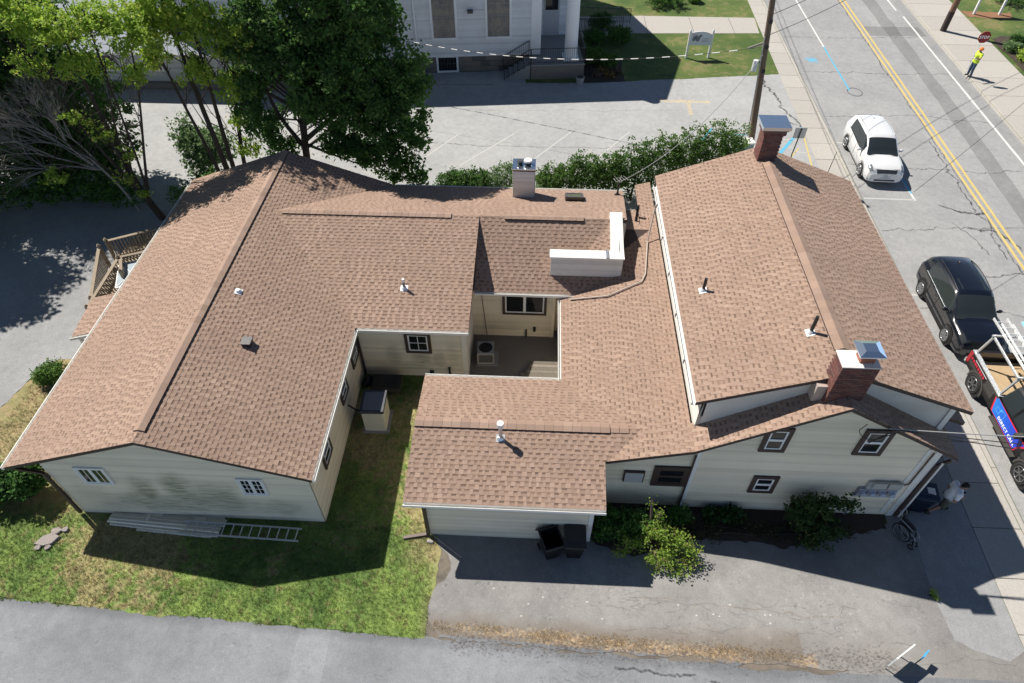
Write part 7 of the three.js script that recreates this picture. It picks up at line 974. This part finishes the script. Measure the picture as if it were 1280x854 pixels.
// wheelie bins at the garage
function bin(label, at, turn, open, col = [0.02, 0.022, 0.026], grp) {
  const b = local('wheelie_bin', label, 'bin', at, turn, grp), m = mat(col, { roughness: 0.55 }), k = new B(), lo = [[-0.2, -0.22], [0.2, -0.22], [0.2, 0.22], [-0.2, 0.22]], hi = [[-0.28, -0.32], [0.28, -0.32], [0.28, 0.32], [-0.28, 0.32]]; for (let i = 0; i < 4; i++) { const j = (i + 1) % 4, p = [V(lo[j][0], 0.08, lo[j][1]), V(lo[i][0], 0.08, lo[i][1]), V(hi[i][0], 0.95, hi[i][1]), V(hi[j][0], 0.95, hi[j][1])]; k.quad(...p).quad(p[3], p[2], p[1], p[0]); } k.poly(lo.map(([x, z]) => V(x, 0.1, z)).reverse()); for (const [a, c, e, f] of [[-0.31, -0.35, 0.31, -0.31], [-0.31, 0.31, 0.31, 0.35], [-0.31, -0.31, -0.27, 0.31], [0.27, -0.31, 0.31, 0.31]]) k.box(a, 0.91, c, e, 0.96, f); k.build('bin_body', m, b);
  for (const s of [-1, 1]) new B().cyl(V(s * 0.25, 0.1, -0.26), V(s * 0.31, 0.1, -0.26), 0.1, 0.1, 14).build('wheel', M.rubber, b); new B().cyl(V(-0.22, 0.93, -0.4), V(0.22, 0.93, -0.4), 0.016, 0.016, 6).build('handle', m, b);
  const l = new B(); if (open) l.bar(V(0, 0.95, -0.34), V(0, 0.42, -0.66), 0.6, 0.03); else { l.geo(new THREE.BoxGeometry(0.64, 0.05, 0.74, 4, 1, 4), new THREE.Matrix4().setPosition(0, 0.985, 0.0)); l.box(-0.18, 1.01, -0.25, 0.18, 1.03, 0.2); } l.build('lid', m, b); return b;
}
bin('black wheelie bin with closed lid at the garage corner', [1.42, 0.012, -9.2], 0, false); bin('black wheelie bin standing open beside the closed bin', [0.74, 0.012, -9.15], 0.35, true); { const b = bin('dark blue recycling bin with a white sticker by the street side wall', [12.15, 0.012, -11.2], 1.4, false, [0.018, 0.03, 0.06]); new B().box(-0.1, 1.011, 0.05, 0.12, 1.034, 0.27).build('sticker', M.white, b); }
bin('second dark bin half hidden beside the recycling bin', [11.75, 0.012, -11.95], 1.5, false, [0.015, 0.02, 0.035]);
{ const c = local('yellow_crate', 'yellow plastic caddy behind the dark bins', 'crate', [12.2, 0, -12.6], 0.2), ym = mat([0.6, 0.38, 0.03], { roughness: 0.5 }); const k = new B(); k.box(-0.25, 0.75, -0.2, 0.25, 0.79, 0.2).box(-0.25, 0.79, -0.2, 0.25, 1.05, -0.17).box(-0.25, 0.79, 0.17, 0.25, 1.05, 0.2).box(-0.25, 0.79, -0.17, -0.22, 1.05, 0.17).box(0.22, 0.79, -0.17, 0.25, 1.05, 0.17); k.build('tray', ym, c); for (const [x, z] of [[-0.2, -0.15], [0.2, -0.15], [-0.2, 0.15], [0.2, 0.15]]) new B().box(x - 0.02, 0, z - 0.02, x + 0.02, 0.75, z + 0.02).build('leg', M.black, c); }
{ // folded wheelchair leaning at the corner
  const w = local('wheelchair', 'folded grey wheelchair parked at the front house corner', 'wheelchair', [11.45, 0.012, -10.2], 0.5), fr = mat([0.3, 0.3, 0.31], { roughness: 0.35, metalness: 0.6 }); for (const x of [-0.12, 0.12]) { const t = new B(); t.geo(new THREE.TorusGeometry(0.29, 0.022, 8, 28), new THREE.Matrix4().makeRotationY(Math.PI / 2).setPosition(x, 0.31, 0)); const q = t.build('wheel', M.rubber, w); const h = new B(); h.geo(new THREE.TorusGeometry(0.25, 0.01, 6, 28), new THREE.Matrix4().makeRotationY(Math.PI / 2).setPosition(x * 1.3, 0.31, 0)); for (let i = 0; i < 10; i++) { const a = i / 10 * 6.283; h.cyl(V(x, 0.31, 0), V(x, 0.31 + 0.28 * Math.cos(a), 0.28 * Math.sin(a)), 0.004, 0.004, 4); } h.build('hand_rim', fr, q); const f = new B(); f.limb([V(x * 0.8, 0.35, -0.25), V(x * 0.8, 0.9, -0.3), V(x * 0.8, 0.95, -0.42)], [0.014, 0.014], 6).limb([V(x * 0.8, 0.5, -0.25), V(x * 0.8, 0.52, 0.35), V(x * 0.8, 0.12, 0.5)], [0.014, 0.014], 6).cyl(V(x * 0.8, 0.7, -0.25), V(x * 0.8, 0.7, 0.2), 0.02, 0.02, 6); f.build('frame', fr, w); const c = new B(); c.geo(new THREE.TorusGeometry(0.08, 0.02, 6, 16), new THREE.Matrix4().makeRotationY(Math.PI / 2).setPosition(x * 0.8, 0.1, 0.42)); c.build('caster', M.rubber, w); } const s = new B(); s.poly([V(-0.1, 0.55, -0.25), V(0, 0.75, -0.25), V(0, 0.75, 0.2), V(-0.1, 0.55, 0.2)]).poly([V(0, 0.75, -0.25), V(0.1, 0.55, -0.25), V(0.1, 0.55, 0.2), V(0, 0.75, 0.2)]).poly([V(-0.1, 0.55, -0.27), V(0.1, 0.55, -0.27), V(0.08, 0.9, -0.31), V(-0.08, 0.9, -0.31)]); s.build('seat', M.black, w);
}
// ladder and long siding pieces on the grass by the left wing
ladder('ground_ladder', 'aluminium ladder lying on the grass along the left wing wall', [-10.6, 0.16, -9.42], [1, -0.0, 0.03], 3.72, 0.4, 13, mat([0.55, 0.57, 0.58], { roughness: 0.45, metalness: 0.4 }), 0.06);
{ const r = rng(81), pm = [0.85, 1, 1.1].map((k) => mat([0.8 * k, 0.74 * k, 0.6 * k], { roughness: 0.6, map: rep(tGrain, 1.2) })); const labs = ['topmost cream vinyl siding strip of the heap on the grass', 'cream siding strip lying along the wall side of the heap', 'cream siding strip in the middle of the heap', 'cream siding strip on the lawn side of the heap', 'short cream siding strip sliding off the lawn side', 'cream siding strip at the bottom of the heap', 'long cream siding strip under the ladder']; const pos = [[-12.95, -9.72, 3.5, 0.05, 0.1], [-12.6, -9.78, 3.2, 0.0, 0.05], [-13.0, -9.64, 3.6, 0.06, 0.07], [-12.9, -9.56, 3.5, 0.075, 0.04], [-12.0, -9.42, 2.4, 0.06, 0.02], [-12.8, -9.66, 3.4, 0.055, 0.02], [-11.2, -9.72, 1.9, 0.05, 0.08]];
  pos.forEach(([x, z, L, a, y], i) => { const o = local('siding_strip', labs[i], 'siding strip', [x, y, z], -a, 'heap of siding strips beside the left wing'); const k = new B(), w = 0.13; for (const [z0, y0, z1, y1] of [[-w, 0.0, -0.01, 0.03], [-0.01, 0.03, 0.0, 0.012], [0.0, 0.012, w - 0.03, 0.036], [w - 0.03, 0.036, w, 0.0]]) { const q = [V(0, y0, z0), V(0, y1, z1), V(L, y1, z1), V(L, y0, z0)]; k.poly(q); k.poly(q.map((p) => p.clone().add(V(0, -0.006, 0))).reverse()); } k.build('panel', pm[i % 3], o); k.p = []; k.n = []; k.u = []; k.c = []; k.box(0.3 + r(), 0.036, -w * 0.9, 0.34 + r() * 0.01 + 0.9, 0.039, w * 0.6).build('nail_hem', pm[(i + 1) % 3], o); });
}
{ const rk = local('broken_stone', 'flat grey broken stone slab on the lawn', 'stone', [-14.55, 0, -8.85], 0.4), r = rng(82); for (const [x, z, s, t] of [[0, 0, 0.3, 0], [0.2, -0.22, 0.17, 1], [-0.28, 0.16, 0.11, 2], [0.45, -0.2, 0.13, 3], [0.02, 0.25, 0.1, 4]]) { const n = 6, k = new B(), top = [], bot = []; for (let i = 0; i < n; i++) { const a = i / n * 6.283, q = s * (0.5 + 0.8 * r()); top.push(V(x + q * Math.cos(a), 0.07 + 0.03 * r(), z - q * Math.sin(a) * 0.8)); bot.push(V(x + q * 1.08 * Math.cos(a), 0.0, z - q * 0.86 * Math.sin(a))); } k.poly(top); for (let i = 0; i < n; i++) { const j = (i + 1) % n; k.quad(bot[i], bot[j], top[j], top[i]); } k.build('stone_piece', mat([0.33 + 0.04 * r(), 0.31, 0.29], { roughness: 0.95, map: rep(tGrain, 0.5), bump: rep(tBump, 0.3), bumpScale: 0.01 }), rk); } }
{ const s = local('splash_board', 'brown downspout extension lying at the garage corner', 'downspout', [-3.75, 0.01, -9.42], 0.2); new B().bar(V(0, 0.04, 0), V(0.72, 0.06, 0), 0.09, 0.06).build('trough', mat([0.12, 0.085, 0.075], { roughness: 0.5 }), s); new B().bar(V(0.72, 0.06, 0), V(0.78, 0.16, 0), 0.09, 0.06).build('elbow', M.brownTrim, s); }
{ const s = local('corner_stone', 'pale stone at the foot of the garage downspout', 'stone', [-2.95, 0, -9.35], 0); mesh('stone_body', sdfMesh([[[0, 0.03, 0], [0.1, 0.04, 0.03], 0.07, 0.05]], 0.02, 0.04), M.concrete, s); }
{ // realtor-like post sign seen edge-on from above, and a small blue flag sign
  const s = local('yard_sign', 'thin white yard sign board on wire stakes at the lane corner', 'sign', [9.95, 0, -6.45], 0.57); for (const x of [-0.3, 0.3]) new B().box(x - 0.012, 0, -0.012, x + 0.012, 0.5, 0.012).build('stake', M.wireGrey, s); new B().box(-0.36, 0.32, -0.016, 0.36, 0.86, 0.016).build('board', mat([0.75, 0.79, 0.77], { roughness: 0.5 }), s);
  const f = local('flag_sign', 'small bright blue sign on a dark stake by the lane', 'sign', [10.55, 0, -6.45], 0.75); new B().cyl(V(0, 0, 0), V(0, 0.55, 0), 0.015, 0.015, 6).build('stake', M.black, f); new B().box(-0.02, 0.36, -0.01, 0.26, 0.56, 0.012).build('panel', mat([0.05, 0.4, 0.75], { roughness: 0.4 }), f);
}
{ const h = local('lantern_post', 'short dark lantern post on the sidewalk beside the street side eave', 'post', [14.55, 0, -24.2], 0), mk = mat([0.05, 0.06, 0.08], { roughness: 0.5 }); new B().cyl(V(0, 0, 0), V(0, 0.9, 0), 0.05, 0.04, 8).build('post', mk, h); new B().cyl(V(0, 0.9, 0), V(0, 1.25, 0), 0.09, 0.15, 6).build('lantern', mk, h); new B().cyl(V(0, 1.25, 0), V(0, 1.4, 0), 0.18, 0.02, 6).build('cap', mk, h); }
// poles and wires
const wireM = M.wire;
function pole(label, x0, z0, x1, z1, h, r0, o = {}) { const p = local('utility_pole', label, 'pole', [x0, 0, z0], 0); new B().cyl(V(0, 0, 0), V(x1 - x0, h, z1 - z0), r0, r0 * 0.75, 14).build('pole', o.m || M.poleWood, p); return p; }
const p1 = pole('weathered wooden utility pole rising behind the main roof', 11.1, -31.9, 10.06, -31.9, 8.6, 0.165), px = (y) => -1.45 * y / 12;
new B().cyl(V(px(4.9) - 0.38, 4.6, 0.1), V(px(4.9) - 0.38, 5.1, 0.1), 0.13, 0.13, 14).build('transformer', mat([0.6, 0.62, 0.62], { roughness: 0.4 }), p1); new B().bar(V(px(5.0), 5.0, 0.05), V(px(5.0) - 0.45, 5.0, 0.1), 0.05, 0.05).build('bracket', M.black, p1); new B().bar(V(px(6) - 0.75, 5.6, 0.0), V(px(6), 5.9, 0), 0.05, 0.08).build('crossarm', M.deadBark, p1); new B().cyl(V(px(2.2) - 0.15, 1.2, 0.16), V(px(6) - 0.16, 6.2, 0.14), 0.03, 0.03, 6).build('riser', M.wireGrey, p1); for (const y of [5.75, 6.9, 4.6]) new B().box(px(y) - 0.05, y - 0.08, 0.1, px(y) + 0.1, y + 0.06, 0.22).build('insulator', M.black, p1);
const p2 = pole('reddish wooden utility pole on the far sidewalk', 27.7, -48.7, 27.95, -48.7, 11, 0.2, { m: mat([0.2, 0.11, 0.07], { roughness: 0.9, map: rep(tWood, 0.6) }) }); new B().cyl(V(0, 0, 0), V(0.03, 1.3, 0), 0.205, 0.205, 14).build('dark_band', mat([0.05, 0.035, 0.03], { roughness: 0.9 }), p2);
function wire(label, a, b, sag, r = 0.014, m = wireM) { const A = V(...a), Bq = V(...b), pts = []; for (let i = 0; i <= 14; i++) { const t = i / 14; pts.push(A.clone().lerp(Bq, t).add(V(0, -4 * sag * t * (1 - t), 0))); } const g = new THREE.TubeGeometry(new THREE.CatmullRomCurve3(pts), 40, r, 5); return tag(mesh('overhead_wire', g, m), label, 'wire', 'overhead wires'); }
const tp = (y, dz = 0) => [11.1 + px(y), y, -31.9 + dz];
{ const w = wire('pale service cable from the pole to the church wall with spiral guards', tp(5.7), [-9.5, 3.2, -38.6], 1.0, 0.011, M.wire); const A = V(...tp(5.7)), Bq = V(-9.5, 3.2, -38.6); for (let i = 1; i < 26; i++) { const t0 = 0.02 + i * 0.037, t1 = t0 + 0.018; if (t1 > 1) break; const f = (t) => A.clone().lerp(Bq, t).add(V(0, -4 * t * (1 - t), 0)); new B().cyl(f(t0), f(t1), 0.026, 0.026, 6).build('guard_sleeve', M.white, w); } }
wire('cable from the pole down to the hedge side of the house', tp(5.4), [3.4, 3.4, -23.9], 0.9, 0.016, M.wireGrey); wire('dark cable from the pole across the road to the reddish pole', tp(6.2), [27.8, 8.2, -48.7], 0.8); wire('upper dark cable from the pole across the road', tp(7.1), [27.85, 9.4, -48.7], 0.7); wire('dark cable running along the street from the pole', tp(7.7), [14, 9.5, -90], 0.8); wire('second street cable above the pole bracket', tp(8.4), [13.5, 10.5, -90], 0.8);
const fA = [9.35, 4.75, -10.7]; wire('upper service cable from the front gable to the street', fA, [23.5, 5.6, -10.3], 0.3, 0.016, M.wireGrey); wire('middle service cable from the front gable to the street', fA, [23.5, 5.2, -9.7], 0.35, 0.013); wire('lower service cable from the front gable to the street', fA, [23.5, 4.9, -9.3], 0.4, 0.013);
wire('cable crossing the road near the white car', [14.5, 4.2, -22.5], [30, 8.3, -36], 0.5, 0.009); 
scene.traverse((o) => { if (o.isGroup && o.userData.base) delete o.userData.base; });
renderer.render(scene, camera);
